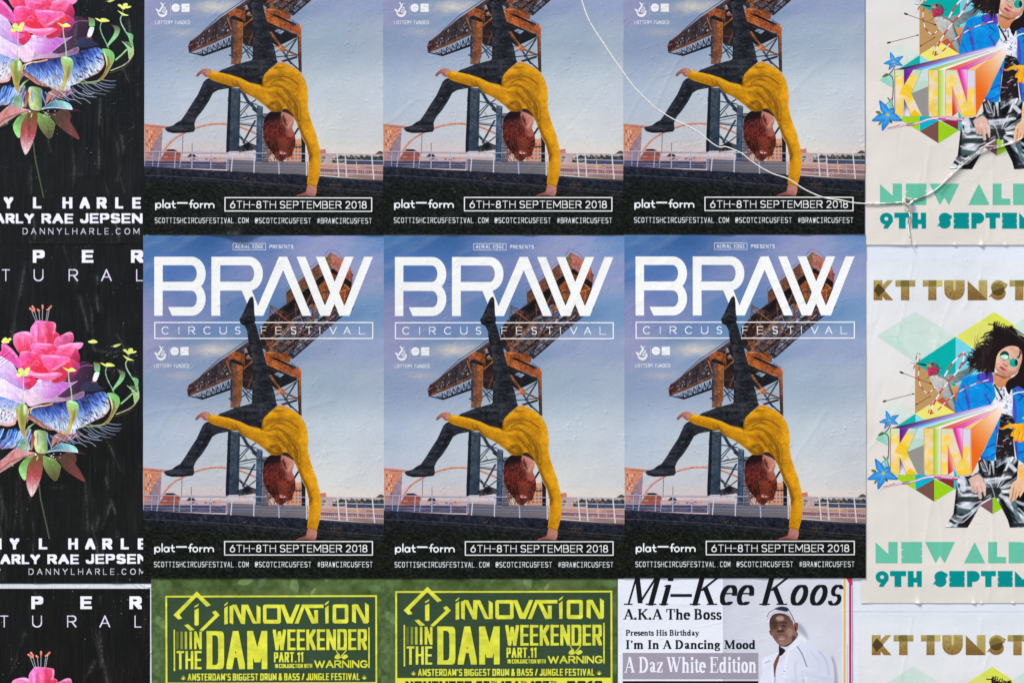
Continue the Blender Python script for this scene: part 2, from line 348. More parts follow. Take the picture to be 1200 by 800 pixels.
def paint_circus():
    cv = Canvas(168.3, 276, 450.2, 677, 3.0)
    xs = [168, 240, 310, 380, 450]; ys = [276, 320, 365, 405, 450, 510, 560, 590]
    cols = [[(84, 122, 182), (66, 102, 165), (118, 130, 185), (150, 150, 200), (110, 142, 200)],
            [(88, 120, 185), (96, 122, 190), (124, 132, 188), (158, 155, 195), (150, 152, 200)],
            [(142, 140, 190), (112, 130, 188), (92, 130, 182), (112, 142, 190), (118, 150, 196)],
            [(150, 148, 192), (118, 142, 188), (118, 146, 186), (150, 160, 198), (148, 160, 200)],
            [(136, 152, 190), (142, 158, 192), (148, 166, 192), (156, 174, 196), (162, 176, 198)],
            [(168, 182, 208), (180, 190, 208), (184, 194, 208), (190, 199, 212), (192, 198, 213)],
            [(184, 188, 206), (190, 192, 204), (196, 196, 204), (206, 206, 210), (200, 200, 208)],
            [(214, 184, 184), (214, 188, 188), (216, 196, 192), (224, 208, 200), (222, 206, 198)]]
    S = color_mesh(cv, xs, ys, cols); X, Y = cv.xy()
    # long thin drifts of lilac cloud
    u = X * .9 - Y * .35; v = X * .35 + Y * .9
    c = np.clip(fbm(u / 46, v / 11, 5, 4) * 1.6 + .1, 0, 1) * np.clip((560 - Y) / 200, .15, 1)
    S = lerp(S, np.array((182, 172, 196)), (c * .26)[..., None])
    c = np.clip(fbm(u / 60, v / 20, 21, 3) * 1.4 - .1, 0, 1) * np.clip((500 - Y) / 200, 0, 1)
    S = lerp(S, np.array((80, 118, 178)), (c * .4)[..., None])
    c = np.exp(-((X - 252) / 34) ** 2 - ((Y - 410 + (X - 250) * .05) / 7.5) ** 2) * (1 + .5 * fbm(X / 9, Y / 4, 8))
    S = lerp(S, np.array((212, 198, 190)), np.clip(c * .85, 0, 1)[..., None])
    c = np.exp(-((X - 212) / 16) ** 2 - ((Y - 440) / 4) ** 2)
    S = lerp(S, np.array((180, 172, 186)), np.clip(c * .6, 0, 1)[..., None])
    gy = S.mean(2, keepdims=True); S = lerp(gy, S, .84)
    S = S - np.array((0, 0, 7.)) - np.array((10, 3, 0.)) * np.clip((430 - Y) / 120, 0, 1)[..., None]
    cv.a[:] = S
    A = T(310, 270, 8); B = T(160, 370, 8); C = T(310, 370, 8); D = T(160, 470, 8); E = T(310, 470, 8)
    F = T(160, 570, 8); H = T(310, 570, 8); Z = T(160, 270, 3.81); Q = T(160, 470, 3.636)
    rs = np.random.RandomState(3)
    # ---- far shore
    cv.rec = 'townscape'
    cv.grad(D(70, 628, 240, 652, 236, 740, 218, 1090, 70, 1090), (206, 140, 110), (184, 124, 110), D(70, 640)[0], D(220, 1000)[0])
    cv.fill(D(238, 690, 160, 800, 110, 950, 70, 1010, 70, 1100, 214, 1100), (142, 124, 140), .85)
    cv.line(D(66, 626, 292, 650), 1.6, (186, 122, 98)); cv.line(D(68, 640, 280, 660), .5, (120, 74, 66))
    for r in range(5):
        for k in range(3):
            cv.rect(*D(88 + k * 22, 680 + r * 42 + k * 3)[0], *D(98 + k * 22, 702 + r * 42 + k * 3)[0], (236, 196, 150) if (r + k) % 3 else (96, 70, 90), .8)
    arch = smooth(F(250, 78, 285, 25, 330, -25) + D(370, 745, 440, 705, 545, 660, 640, 632, 740, 618, 850, 622, 965, 645, 1115, 706, 1200, 760), False)
    cv.line(arch, 2.2, (188, 126, 106)); cv.line([(x, y - .8) for x, y in arch], .7, (226, 160, 132))
    cv.line(D(432, 700, 426, 900), .7, (110, 96, 112)); cv.line(F(518, 0, 518, 90), .6, (90, 80, 95))
    cv.rec = None
    # low lying shore and water, left
    cv.rect(168, 586, 310, 600, (168, 138, 150), .45, 1.5)
    cv.fill(F(280, 60, 360, 60, 420, 100, 400, 175, 215, 175, 235, 120), (158, 84, 64)); cv.fill(F(285, 58, 350, 58, 372, 84, 280, 80), (60, 36, 44))
    for k in range(26):
        x = rs.uniform(215, 840); y = rs.uniform(115, 165)
        cv.rect(*F(x, y)[0], *F(x + rs.uniform(8, 34), y + rs.uniform(6, 18))[0], tuple([(206, 138, 114), (70, 66, 84), (206, 172, 164), (180, 84, 62), (120, 92, 106)][rs.randint(5)]), .8)
    cv.fill(F(470, 128, 560, 128, 540, 105, 500, 100), (44, 52, 56))
    cv.fill(F(60, 168, 840, 176, 840, 245, 60, 225), (62, 62, 86), .92)
    for k in range(40):
        x = rs.uniform(60, 840); y = rs.uniform(176, 235); l = rs.uniform(20, 120)
        cv.line(F(x, y, x + l, y + 2), .5, tuple([(150, 152, 180), (44, 44, 62), (206, 130, 110), (96, 104, 140)][rs.randint(4)]), .6)
    # right shore
    cv.fill(H(520, 60, 575, 55, 580, 90, 660, 96, 720, 110, 1130, 100, 1130, 200, 510, 200), (186, 160, 152))
    cv.fill(H(525, 60, 578, 52, 580, 100, 520, 105), (196, 120, 104))
    tr = [(640, 150)] + [(640 + k * 16, 118 + 10 * math.sin(k * 2.1) + rs.uniform(-7, 7) + 20 * (k < 3)) for k in range(32)] + [(1130, 175), (640, 180)]
    cv.fill(H(*[c for p in tr for c in p]), (54, 66, 60)); cv.fill(H(1045, 100, 1075, 75, 1095, 68, 1118, 80, 1125, 100), (92, 76, 74))
    for k in range(60):
        x = rs.uniform(520, 1120); y = rs.uniform(105, 168)
        cv.rect(*H(x, y)[0], *H(x + rs.uniform(6, 40), y + rs.uniform(5, 14))[0], tuple([(216, 196, 186), (150, 128, 122), (64, 74, 68), (206, 150, 128), (70, 80, 100)][rs.randint(5)]), .55)
    cv.fill(H(760, 160, 1130, 165, 1130, 200, 760, 195), (72, 78, 98))
    cv.grad(H(510, 195, 1130, 200, 1130, 345, 1000, 335, 510, 295), (196, 150, 124), (140, 116, 110), H(600, 195)[0], H(600, 330)[0])
    cv.fill(H(530, 232, 1130, 246, 1130, 290, 530, 272), (128, 82, 88), .8)
    for k in range(50):
        x = rs.uniform(520, 1120); y = rs.uniform(205, 300)
        cv.line(H(x, y, x + rs.uniform(20, 120), y + 3), .5, tuple([(226, 184, 156), (96, 66, 74), (170, 116, 100)][rs.randint(3)]), .6)
    for k in range(34): cv.line(H(530 + k * 18, 258, 531 + k * 18, 292), .35, (206, 186, 182), .8)
    # building behind the head
    cv.fill(E(250, 770, 345, 755, 350, 805) + H(352, 0, 352, 172, 215, 172, 220, 30), (208, 150, 118))
    for r in range(5):
        for k in range(3): cv.rect(*H(262 + k * 32, 4 + r * 32)[0], *H(278 + k * 32, 20 + r * 32)[0], (120, 84, 80), .8)
    cv.line(H(235, 35, 350, 32), 1.6, (60, 58, 54))
    # concrete wall
    cv.grad(F(850, 152, 1200, 166) + H(410, 172, 410, 302) + F(1200, 282, 850, 262), (98, 95, 104), (116, 110, 112), F(850, 200)[0], H(400, 200)[0])
    for k in range(14): cv.line(F(870 + k * 55, 165, 872 + k * 55, 275), .4, (96, 94, 102), .5)
    cv.line(F(850, 210, 1610, 232), .4, (92, 90, 98), .7)
    # ---- ground
    gp = [(168, 570 + 222 / 8)] + F(300, 232, 640, 250, 850, 258, 1200, 280) + H(300, 288, 700, 318, 1130, 345) + [(450.5, 677.5), (168, 677.5)]
    def ground(X, Y):
        t = np.clip((Y - 598 - (X - 168) * .05) / 28, 0, 1)[..., None]
        s = lerp(np.array((39, 41, 54.)), np.array((26, 29, 24.)), t * t * (3 - 2 * t))
        g = fbm(X / 2.6, Y / 1.5, 12, 3)[..., None]; g2 = fbm((X + Y) / 9, (X - Y) / 4, 4, 3)[..., None]
        return np.clip(s + g * 24 + g2 * 11 + np.maximum(noise2(X / .8, Y / .8, 9) - .55, 0)[..., None] * np.array((60, 64, 50)), 8, 255)
    cv.put(cv.cover([gp]), ground)
    cv.fill(H(400, 296, 700, 320, 1130, 348, 1130, 362, 700, 334, 400, 310), (84, 78, 84), .6)
    cv.line([(168, 607.5), (240, 611), (310, 616.5), (380, 621.5), (450, 627)], .7, (98, 96, 106), .7)
    cv.line([(205, 612), (260, 615), (310, 621), (450, 636)], .5, (84, 84, 92), .6)
    cv.line([(310, 618), (380, 624), (450, 631)], 2.2, (70, 56, 58), .5)
    for k in range(60):
        x, y = [(287, 611), (388, 618.3), (396, 619), (190, 590.5)][rs.randint(4)]
        cv.line([(x + rs.normal() * 3.5, y + rs.normal() * .8)] * 2, rs.uniform(.4, .9), (214, 152, 30), .55)
    # ---- crane
    cv.rec = 'crane_picture'
    dk = (44, 37, 40); br = (140, 92, 66); og = (184, 106, 58)
    jib = B(1065, 228, 1000, 265, 870, 365, 780, 420, 640, 520, 540, 640, 500, 640, 478, 695, 485, 748, 620, 782, 890, 686, 1060, 600)
    cv.line(B(1045, 222, 950, 290, 870, 345, 780, 402, 640, 530, 535, 640), .7, (70, 62, 76))
    cv.fill(B(1065, 235, 870, 368, 780, 430, 560, 610, 500, 650, 490, 735, 890, 560, 1060, 500), (58, 48, 50), .86)
    for k in range(70):
        t = rs.rand(); x = 540 + t * 330; yt = 655 - t * 280; yb = 712 - t * 148
        y = rs.uniform(yt, yb); s = rs.uniform(5, 17)
        cv.line(B(x, y, x + s * .6, y - s), rs.uniform(.5, 1.1), tuple([(178, 178, 192), (128, 92, 78), (96, 68, 60), (206, 204, 210), (30, 26, 32)][rs.randint(5)]), .8)
    cv.line(B(500, 652, 620, 560, 780, 432, 870, 372, 1060, 240), 1.3, (104, 70, 60))
    zig(cv, B(520, 640, 870, 378), B(520, 722, 890, 562), 15, .7, (66, 48, 46), .9)
    cv.fill(B(485, 736, 892, 560, 892, 584, 640, 698, 500, 750), (130, 88, 66)); cv.line(B(487, 747, 892, 574), .7, (70, 44, 38))
    zig(cv, B(560, 748, 890, 600), B(600, 774, 890, 680), 13, .9, (40, 42, 54), .95, .02, rs)
    cv.fill(B(485, 745, 620, 768, 892, 668, 892, 690, 622, 785, 488, 752), (32, 34, 44))
    cv.fill(B(478, 690, 500, 638, 548, 645, 545, 700, 500, 740, 485, 740), (70, 44, 46)); cv.line(B(475, 690, 520, 672), .8, (150, 96, 84))
    # mast left post
    cv.fill(B(1000, 300, 1095, 260, 1095, 690, 1050, 690, 995, 665), (52, 39, 37)); cv.fill(B(1000, 315, 1030, 300, 1050, 345, 1015, 350), (186, 180, 190)); cv.fill(B(1030, 385, 1055, 360, 1070, 392, 1040, 410), (150, 140, 150))
    cv.line(B(1010, 290, 1015, 500), 1.2, (130, 84, 58)); cv.line(B(1000, 500, 1085, 430, 1090, 400, 1030, 395), 1.5, (160, 100, 64)); cv.line(B(1000, 600, 1090, 600), .8, (100, 70, 60))
    cv.line(B(1048, 670, 1095, 560), 2.2, (96, 66, 54)); cv.line(B(850, 425, 890, 545, 925, 480), 1.5, (176, 110, 66)); cv.line(B(830, 470, 870, 440), 1, (150, 96, 66))
    cv.fill(B(890, 430, 918, 430, 914, 800, 884, 800), (92, 84, 88)); cv.grad(B(916, 430, 1000, 430, 988, 800, 912, 800), (186, 114, 62), (136, 88, 58), B(950, 430)[0], B(950, 800)[0]); cv.fill(B(914, 440, 940, 440, 938, 800, 912, 800), (136, 88, 70), .9)
    cv.grad(B(858, 378, 925, 330, 1018, 362, 1012, 422, 990, 436, 912, 398, 868, 425), (198, 116, 64), (156, 86, 50), B(860, 360)[0], B(1010, 420)[0]); cv.fill(B(905, 402, 992, 436, 1000, 470, 905, 440, 880, 424), (48, 36, 34)); cv.fill(B(860, 378, 902, 352, 905, 398, 868, 425), (176, 92, 70), .8); cv.line(B(950, 360, 985, 372), .6, (110, 64, 44))
    cv.fill(D(884, 0, 980, 0, 975, 60, 884, 60), (130, 92, 74)); cv.line(B(870, 775, 895, 775), 1.5, (40, 36, 40)); cv.fill(B(884, 600, 900, 600, 900, 800, 884, 800), (60, 54, 60), .8)
    cv.rec = 'crane_picture'
    # bracing in the mast
    sl = (62, 72, 86); sd = (40, 44, 54)
    for a in (B(1000, 660, 1095, 760), B(990, 760, 1095, 680), B(1000, 700, 1095, 790), B(1060, 800, 1000, 690)): cv.line(a, 1.3, sl)
    cv.fill(C(25, 460, 305, 580, 310, 600, 120, 690, 85, 665, 0, 560), (37, 38, 42)); cv.fill(C(92, 545, 140, 520, 192, 545, 150, 577), (150, 166, 184)); cv.line(C(115, 560, 160, 548), .5, (80, 80, 90)); cv.line(C(0, 480, 300, 580), 1.5, (70, 52, 46))
    cv.line(C(300, 620, 195, 790), 1.7, (66, 72, 84)); cv.line(C(190, 700, 305, 610), 1.1, (96, 84, 84)); cv.line(C(60, 565, 160, 705), 3.3, (150, 96, 66)); cv.line(C(55, 570, 150, 705), .6, (96, 60, 46))
    cv.line(C(180, 718, 330, 778), 2.1, (150, 94, 62)); cv.line(C(80, 690, 150, 690), 1.6, (150, 100, 74)); cv.line(C(100, 745, 150, 715), 1.1, (110, 90, 86)); cv.line(C(170, 730, 250, 850), 2.2, (80, 76, 84)); cv.line(C(100, 790, 200, 780, 300, 770), 1, sd)
    cv.line(E(170, 30, 300, -10), 2.4, (60, 50, 50)); cv.line(E(230, 25, 320, 105), 1.6, (64, 66, 76)); cv.line(E(200, 10, 310, 95), .7, sd)
    cv.fill(SE(*C(160, 708)[0], 3.7, 3.6, 0, 360), (190, 118, 78)); cv.fill(SE(*C(166, 716)[0], 2.6, 2.4, 0, 360), (160, 94, 60), .8)
    cv.grad(C(306, 480, 345, 500, 348, 800) + E(352, 140, 322, 120, 318, 0), (186, 110, 66), (92, 66, 58), C(320, 500)[0], E(330, 60)[0]); cv.line(C(318, 600, 320, 800), .9, (60, 46, 44)); cv.line(E(322, 0, 330, 120), 1.1, (40, 38, 42))
    # upper works
    boom = [(668, 270), (750, 205), (805, 150), (850, 100), (925, 125), (970, 200), (958, 260), (970, 345), (900, 400), (815, 470), (760, 520), (700, 572), (640, 565), (570, 540), (552, 510), (548, 450), (560, 400), (600, 340), (668, 332)]
    upper = Z(*[c for p in boom for c in p])
    cv.set_clip([upper])
    cv.fill(Z(668, 330, 690, 310, 840, 190, 880, 170, 970, 250, 970, 330, 900, 330, 780, 330, 700, 400, 640, 440, 600, 500, 560, 520, 550, 440, 600, 380), (50, 40, 40), .97)
    cv.fill(Z(560, 440, 640, 420, 720, 380, 640, 480, 600, 545, 552, 520), (52, 40, 38), .85)
    cv.fill(Z(700, 400, 900, 340, 970, 345, 700, 572, 640, 565, 600, 545), (66, 56, 62), .55)
    for k in range(260):
        x = rs.uniform(560, 960); y = 560 - (x - 560) * .62 + rs.uniform(-110, 60); l = rs.uniform(16, 60); an = [-.65, .9, -1.5, -1.1, -.65][rs.randint(5)] + rs.uniform(-.15, .15)
        cv.line(Z(x, y, x + l * math.cos(an), y + l * math.sin(an)), rs.uniform(.5, 1.3), tuple([(122, 80, 60), (34, 28, 32), (86, 60, 50), (158, 100, 66), (30, 28, 34)][rs.randint(5)]), .85)
    for a in ((700, 395, 800, 345), (655, 470, 720, 395), (620, 400, 690, 500), (730, 380, 760, 440), (600, 480, 700, 430)): cv.line(Z(*a), .6, (200, 180, 176), .8)
    for k in range(26):
        x = rs.uniform(690, 900); y = 560 - (x - 640) * .78 + rs.uniform(-50, 10)
        cv.line(Z(x, y, x + 14, y - 11), rs.uniform(1.2, 2.6), (150, 166, 190), .8)
    cv.line(Z(970, 345, 700, 572), 3.4, (38, 32, 38)); cv.line(Z(930, 350, 668, 568), 1.8, (62, 46, 46)); cv.line(Z(880, 350, 640, 552), 2.4, (48, 38, 40)); cv.line(Z(905, 362, 690, 548), .9, (176, 186, 204), .9)
    cv.line(Z(955, 368, 710, 572), .6, (120, 84, 70))
    cv.line(Z(700, 400, 590, 545), 2.2, (146, 96, 66)); cv.line(Z(640, 390, 592, 545), 1.4, (120, 80, 62)); cv.line(Z(790, 395, 620, 545), 1.5, (150, 98, 68)); cv.line(Z(560, 450, 610, 548), 1.8, (136, 84, 60)); cv.line(Z(600, 345, 700, 420, 760, 470), 1.6, (130, 84, 62))
    cv.line(Z(600, 340, 590, 400), 1, (140, 92, 70)); cv.line(Z(720, 440, 700, 540), 1, dk); cv.line(Z(760, 410, 690, 560), 1.2, (50, 40, 44))
    cv.set_clip(None)
    for k in range(9):
        t = k / 8; a = (lerp(955, 706, t), lerp(352, 566, t)); b = (lerp(870, 606, t), lerp(345, 520, t)); c2 = (lerp(955, 706, min(1, t + .125)), lerp(352, 566, min(1, t + .125)))
        cv.line(Z(*a, *b), 1.0, (52, 40, 42)); cv.line(Z(*b, *c2), .9, (70, 52, 50)); cv.line(Z(a[0] - 18, a[1] - 26, b[0] + 12, b[1] + 30), .6, (120, 84, 68), .8)
    # machinery house and walkway panels
    cv.grad(A(205, 582, 322, 480, 440, 370, 500, 318, 580, 250, 622, 205, 632, 352, 560, 420, 440, 520, 330, 600, 208, 695), (112, 76, 60), (146, 100, 80), A(205, 600)[0], A(600, 260)[0])
    cv.grad(A(620, 205, 735, 270, 802, 335, 828, 430, 822, 492, 700, 392, 630, 345), (188, 122, 108), (150, 82, 70), A(640, 230)[0], A(810, 470)[0])
    cv.fill(A(622, 205, 630, 345, 585, 390, 575, 260), (120, 100, 74), .7); cv.line(A(208, 640, 440, 450, 560, 350), .5, (90, 58, 48), .8)
    cv.fill(A(700, 300, 802, 335, 812, 400, 760, 380), (190, 110, 92), .5)
    cv.fill(A(625, 350, 700, 396, 822, 492, 808, 545, 690, 450, 630, 400), (36, 27, 28)); cv.fill(A(480, 470, 545, 425, 575, 460, 500, 520), (36, 28, 28)); cv.fill(A(350, 590, 420, 535, 450, 590, 370, 660), (34, 28, 28)); cv.fill(A(180, 740, 270, 650, 300, 690, 230, 770), (34, 28, 28))
    cv.fill(A(510, 525, 560, 470, 600, 490, 622, 570, 605, 600, 572, 678, 540, 620), (150, 84, 48)); cv.fill(A(540, 570, 612, 565, 614, 590, 548, 590), (84, 76, 78)); cv.fill(A(632, 400, 680, 420, 665, 465, 640, 440), (164, 78, 48))
    cv.fill(A(715, 560, 760, 500, 800, 540, 780, 620, 750, 680, 708, 600), (134, 78, 44)); cv.line(A(745, 505, 800, 545, 715, 575), 1.1, (206, 128, 78)); cv.line(A(760, 560, 748, 665), 1, (190, 110, 70))
    cv.fill(A(440, 690, 500, 700, 490, 740, 440, 770), (170, 104, 62), .9); cv.line(A(400, 680, 440, 590), 1.3, (150, 96, 76)); cv.line(A(290, 690, 298, 790), 1.4, (120, 80, 66))
    cv.fill(A(640, 700, 690, 730, 700, 790, 610, 800), (70, 56, 60)); cv.line(A(610, 800, 660, 740, 710, 790), 1, (150, 120, 110))
    cv.fill(A(818, 405, 835, 415, 825, 432), (40, 36, 50)); cv.fill(A(820, 720, 835, 730, 815, 750), (40, 36, 50))
    cv.rec = None
    for a in (A(205, 580, 205, 545, 320, 450, 440, 340, 500, 290), A(575, 215, 612, 178, 680, 200, 735, 262), A(170, 720, 180, 690, 210, 680), A(560, 240, 600, 190)): cv.line(a, .45, (84, 84, 118), .8)
    cv.rec = 'crane_picture'
    cv.line(A(55, 705, 60, 780, 170, 775, 60, 705, 180, 770), .9, (120, 78, 64))
    # crossbeam and slew ring
    cv.fill(C(0, 345, 190, 372, 246, 402, 244, 442, 20, 386), (156, 86, 46)); cv.line(C(0, 345, 100, 345, 190, 372), 1.6, (196, 116, 66)); cv.fill(C(150, 360, 200, 340, 245, 400, 200, 400), (132, 78, 50))
    cv.fill(C(30, 385, 110, 395, 300, 480, 290, 505, 20, 395), (36, 32, 34))
    cv.grad(C(0, 372, 24, 380, 300, 500, 336, 512, 338, 592, 290, 568, 30, 462, 0, 420), (198, 112, 58), (168, 90, 52), C(0, 380)[0], C(330, 560)[0])
    cv.line(C(20, 395, 300, 512), .6, (130, 74, 42)); cv.line(C(245, 480, 243, 540), .8, (120, 68, 40)); cv.line(C(70, 400, 72, 440), .8, (140, 80, 46)); cv.line(C(160, 430, 165, 460), 1.1, (110, 64, 40))
    for k in range(6): cv.line(C(262 + k * 13, 500, 262 + k * 13 - 4, 440 + k * 8), .7, (90, 66, 84))
    # mast legs below
    cv.grad(D(862, 280, 975, 285, 960, 805) + F(965, 0, 955, 75, 845, 75, 845, 0), (76, 86, 94), (58, 72, 88), D(900, 300)[0], D(900, 800)[0])
    cv.fill(D(862, 280, 888, 282, 872, 800) + F(870, 0, 868, 90, 840, 90, 840, 0), (34, 40, 52)); cv.fill(D(952, 290, 975, 290, 964, 800, 944, 800), (48, 62, 78), .8)
    for y in (375, 400): cv.line(D(856, y, 868, y), 1.2, (30, 34, 44))
    for a, w, c in ((D(965, 300, 1000, 330, 1040, 400, 1125, 490), 3.6, (56, 68, 84)), (D(970, 545, 1055, 440, 1120, 390), 1.3, sl), (D(968, 512, 1050, 425), .9, sd), (D(968, 565, 1120, 535), 1.3, sd), (D(968, 590, 1120, 560), .7, sl),
                    (D(975, 410, 1125, 435), 1.1, sd), (D(1112, 590, 1000, 795), 2.2, sl), (D(962, 735, 1015, 795), 1.4, sd), (D(965, 715, 1020, 780), .6, sl), (D(965, 620, 1125, 640), 1.2, sd), (D(965, 608, 1125, 622), .6, sl),
                    (D(1060, 430, 1110, 395), 1, sl), (D(1185, 640, 1200, 700) + E(60, 760), 1.3, sd), (D(1180, 550, 1220, 560), 1.5, sd), (E(-110, 480, -10, 560), 1.6, sd), (D(1020, 510, 1040, 540, 1005, 550), .5, (80, 96, 120)), (E(280, 720, 318, 660), 2.2, sd)): cv.line(a, w, c)
    cv.fill(F(950, 30, 1010, 14, 1060, -6, 1125, 20, 1125, 60, 1060, 70, 960, 84), (38, 40, 48), .85); cv.line(F(958, -70, 1120, 40), 1.1, (52, 58, 70)); cv.line(F(1120, -60, 965, 60), 1.1, (52, 58, 70)); cv.line(F(965, 90, 1120, 92), .8, (60, 62, 72)); cv.fill(SE(*F(1035, 25)[0], 4.4, 4, 0, 360), (34, 36, 44))
    for a in (F(985, 70, 965, 105), F(1020, 60, 1022, 105), F(1095, 100, 1125, 105), F(1020, 5, 1025, -10), F(1090, 20, 1120, 45), F(1090, 50, 1120, 70)): cv.line(a, 1.0, (160, 150, 160), .6)
    cv.grad(D(1128, 440, 1185, 455, 1180, 800) + F(1175, 170, 1120, 170), (96, 112, 128), (66, 84, 108), D(1150, 450)[0], D(1150, 800)[0]); cv.line(D(1180, 460, 1175, 800) + F(1173, 170), .9, (50, 62, 84)); cv.line(D(1128, 545, 1185, 548), 1.4, (60, 74, 96))
    cv.fill(D(1185, 520, 1240, 520) + F(1240, 180, 1180, 180), (50, 52, 62), .55)
    for k in range(9): cv.line(F(1182, -60 + k * 26, 1240, -56 + k * 26), 1.0, (110, 100, 108) if k % 2 else (40, 42, 50), .8)
    cv.grad(E(338, 600, 350, 740, 384, 800) + H(386, 0, 386, 175, 350, 175, 350, 0, 345, -90), (44, 44, 54), (34, 34, 42), E(350, 600)[0], H(360, 170)[0])
    cv.line(D(820, 770, 890, 795) + F(890, 60), 1.6, (176, 180, 200)) if False else None
    cv.rec = None
    # ---- railings
    cv.rec = 'railing_picture'
    L = (166, 170, 192)
    cv.line(F(60, 76, 400, 82, 850, 88) + H(0, 92, 400, 96, 700, 98, 1130, 104), 1.0, L)
    cv.line(F(60, 88, 850, 98), .4, (80, 80, 100))
    for dy, w, al in ((52, .7, .75), (86, .65, .7), (118, .7, .8), (140, .5, .6)):
        cv.line(F(66, 72 + dy, 850, 88 + dy) + H(0, 94 + dy, 400, 98 + dy * 1.02), w, (150, 154, 178), al)
    for dy, w in ((54, .9), (98, .8), (140, .9), (182, 1.0)):
        cv.line(H(400, 96 + dy * .93, 1130, 106 + dy * 1.05), w, (196, 192, 206), .92)
    for x0, x1, y1, w in ((215, 196, 222, 1.5), (362, 352, 230, 1.6), (418, 402, 234, 1.2), (518, 516, 238, 1.9), (696, 694, 248, 1.6), (862, 858, 255, .9), (150, 146, 215, 1), (75, 70, 210, 1)): cv.line(F(x0, 80, x1, y1), w * .78, L, .9)
    cv.line(F(865, 90, 885, 100, 900, 120, 888, 260), 1.4, (196, 196, 210)); cv.line(F(1085, 96, 1105, 115, 1102, 272), 1.4, (194, 194, 206)); cv.line(F(1050, 110, 1046, 160), .9, L, .8); cv.line(H(135, 170, 140, 284), 1.5, L)
    cv.line(H(396, 98, 398, 300), 1.4, (196, 192, 204)); cv.line(H(686, 100, 704, 314), 1.6, (208, 202, 208)); cv.line(H(762, 100, 778, 317), 1.5, (204, 198, 206)); cv.line(H(1012, 104, 1034, 333), 1.6, (208, 200, 206))
    cv.line(H(868, 170, 880, 290), 1.1, (214, 180, 170), .9); cv.line(H(950, 190, 952, 300), .8, L, .8); cv.line(H(660, 255, 664, 290), .8, L, .8); cv.line(H(826, 262, 828, 296), .8, L, .8)
    cv.rec = None
    # ---- lettering behind the foot
    W = (240, 238, 233); t1 = T(160, 270, 8); t2 = T(310, 270, 8)
    cv.rec = 'title_lettering'
    def arc(cx, cy, rx, ry, a, b): return [t1(x, y)[0] for x, y in SE(cx, cy, rx, ry, a, b, 2.0, 20)]
    cv.ring(t1(170, 248) + arc(520, 407, 132, 159, -90, 48) + arc(520, 642, 132, 158, -48, 90) + t1(338, 800, 300, 718) + arc(520, 642, 50, 76, 90, -90) + t1(250, 565, 250, 800, 170, 800),
            [t1(250, 328) + arc(518, 405, 50, 77, -90, 90) + t1(250, 482)], W)
    cv.ring(t1(705, 248) + arc(1058, 407, 130, 159, -90, 78) + t1(1178, 800, 1086, 800, 990, 565, 788, 565, 788, 800, 705, 800),
            [t1(788, 328) + arc(1058, 405, 48, 77, -90, 90) + t1(788, 482)], W)
    cv.fills([t2(138, 248, 215, 248, 178, 372, -8, 800, -98, 800), t2(138, 248, 215, 248, 442, 800, 358, 800, 172, 360)] +
             [t2(a, 248, a + 83, 248, b + 83, 800, b, 800) for a, b in ((303, 524), (484, 704), (754, 530), (935, 714))], W)
    cv.rec = 'subtitle_lettering'
    cv.frame(181.3, 377.2, 437.6, 397.1, 1.3, W)
    al = T(160, 370, 8)
    for ch, a, b in (('C', 240, 312), ('I', 398, 410), ('R', 490, 553), ('C', 632, 705), ('U', 782, 850), ('S', 928, 978), ('F', 1168, 1222), ('E', 1306, 1366), ('S', 1450, 1500), ('T', 1588, 1652), ('I', 1718, 1730), ('V', 1810, 1880), ('A', 1942, 2010), ('L', 2088, 2150)):
        text(cv, ch, 160 + a / 8, 160 + b / 8, 382.6, 391.7, 0.85, 0.85, W, 2.0)
    cv.rec = 'small_lettering'
    cv.frame(273.2, 285, 311.9, 293.2, .6, W, .9); text(cv, 'AERIAL EDGE', 276, 309, 286.9, 291.3, .55, .55, W, 2, .3, alpha=.95); text(cv, 'PRESENTS', 316.2, 344, 287.1, 291.3, .55, .55, W, 2, .3, alpha=.95)
    text(cv, 'LOTTERY FUNDED', 181.2, 221.8, 426.4, 430.6, .5, .5, W, 2, .28, alpha=.85)
    lg = T(160, 370, 8)
    cv.rec = 'logo'
    cv.fill(smooth(lg(170, 345, 188, 342, 205, 362, 200, 375, 215, 390, 240, 394, 262, 382, 276, 352, 282, 372, 272, 400, 245, 418, 215, 414, 196, 396, 186, 366)), W, .9)
    cv.line(smooth(lg(222, 285, 232, 300, 236, 318, 218, 345, 212, 362), False), 1.5, W, .9, w1=2.2); cv.line(lg(250, 292, 236, 318), 1.1, W, .85); cv.line(smooth(lg(238, 322, 262, 330, 258, 350, 236, 362, 250, 376, 270, 360), False), 1.1, W, .85); cv.line(lg(232, 345, 252, 342), .9, W, .7)
    cv.line(lg(264, 285, 270, 290), .7, W, .6)
    cv.line(lg(311, 285, 311, 400), .35, W, .6); cv.fill(SE(*lg(361, 331)[0], 5.0, 5.0, 0, 360), W, .92); cv.fill(lg(415, 293, 492, 293, 492, 370, 415, 370), W, .92)
    cv.line(lg(350, 331, 400, 331), .5, (130, 150, 190), .6); cv.line(lg(455, 318, 492, 318), .5, (130, 150, 190), .7); cv.line(lg(415, 345, 450, 345), .5, (130, 150, 190), .7)
    cv.line(lg(325, 393, 485, 393), .5, W, .35); cv.rec = None
    # ---- acrobat
    cv.rec = 'acrobat_picture'
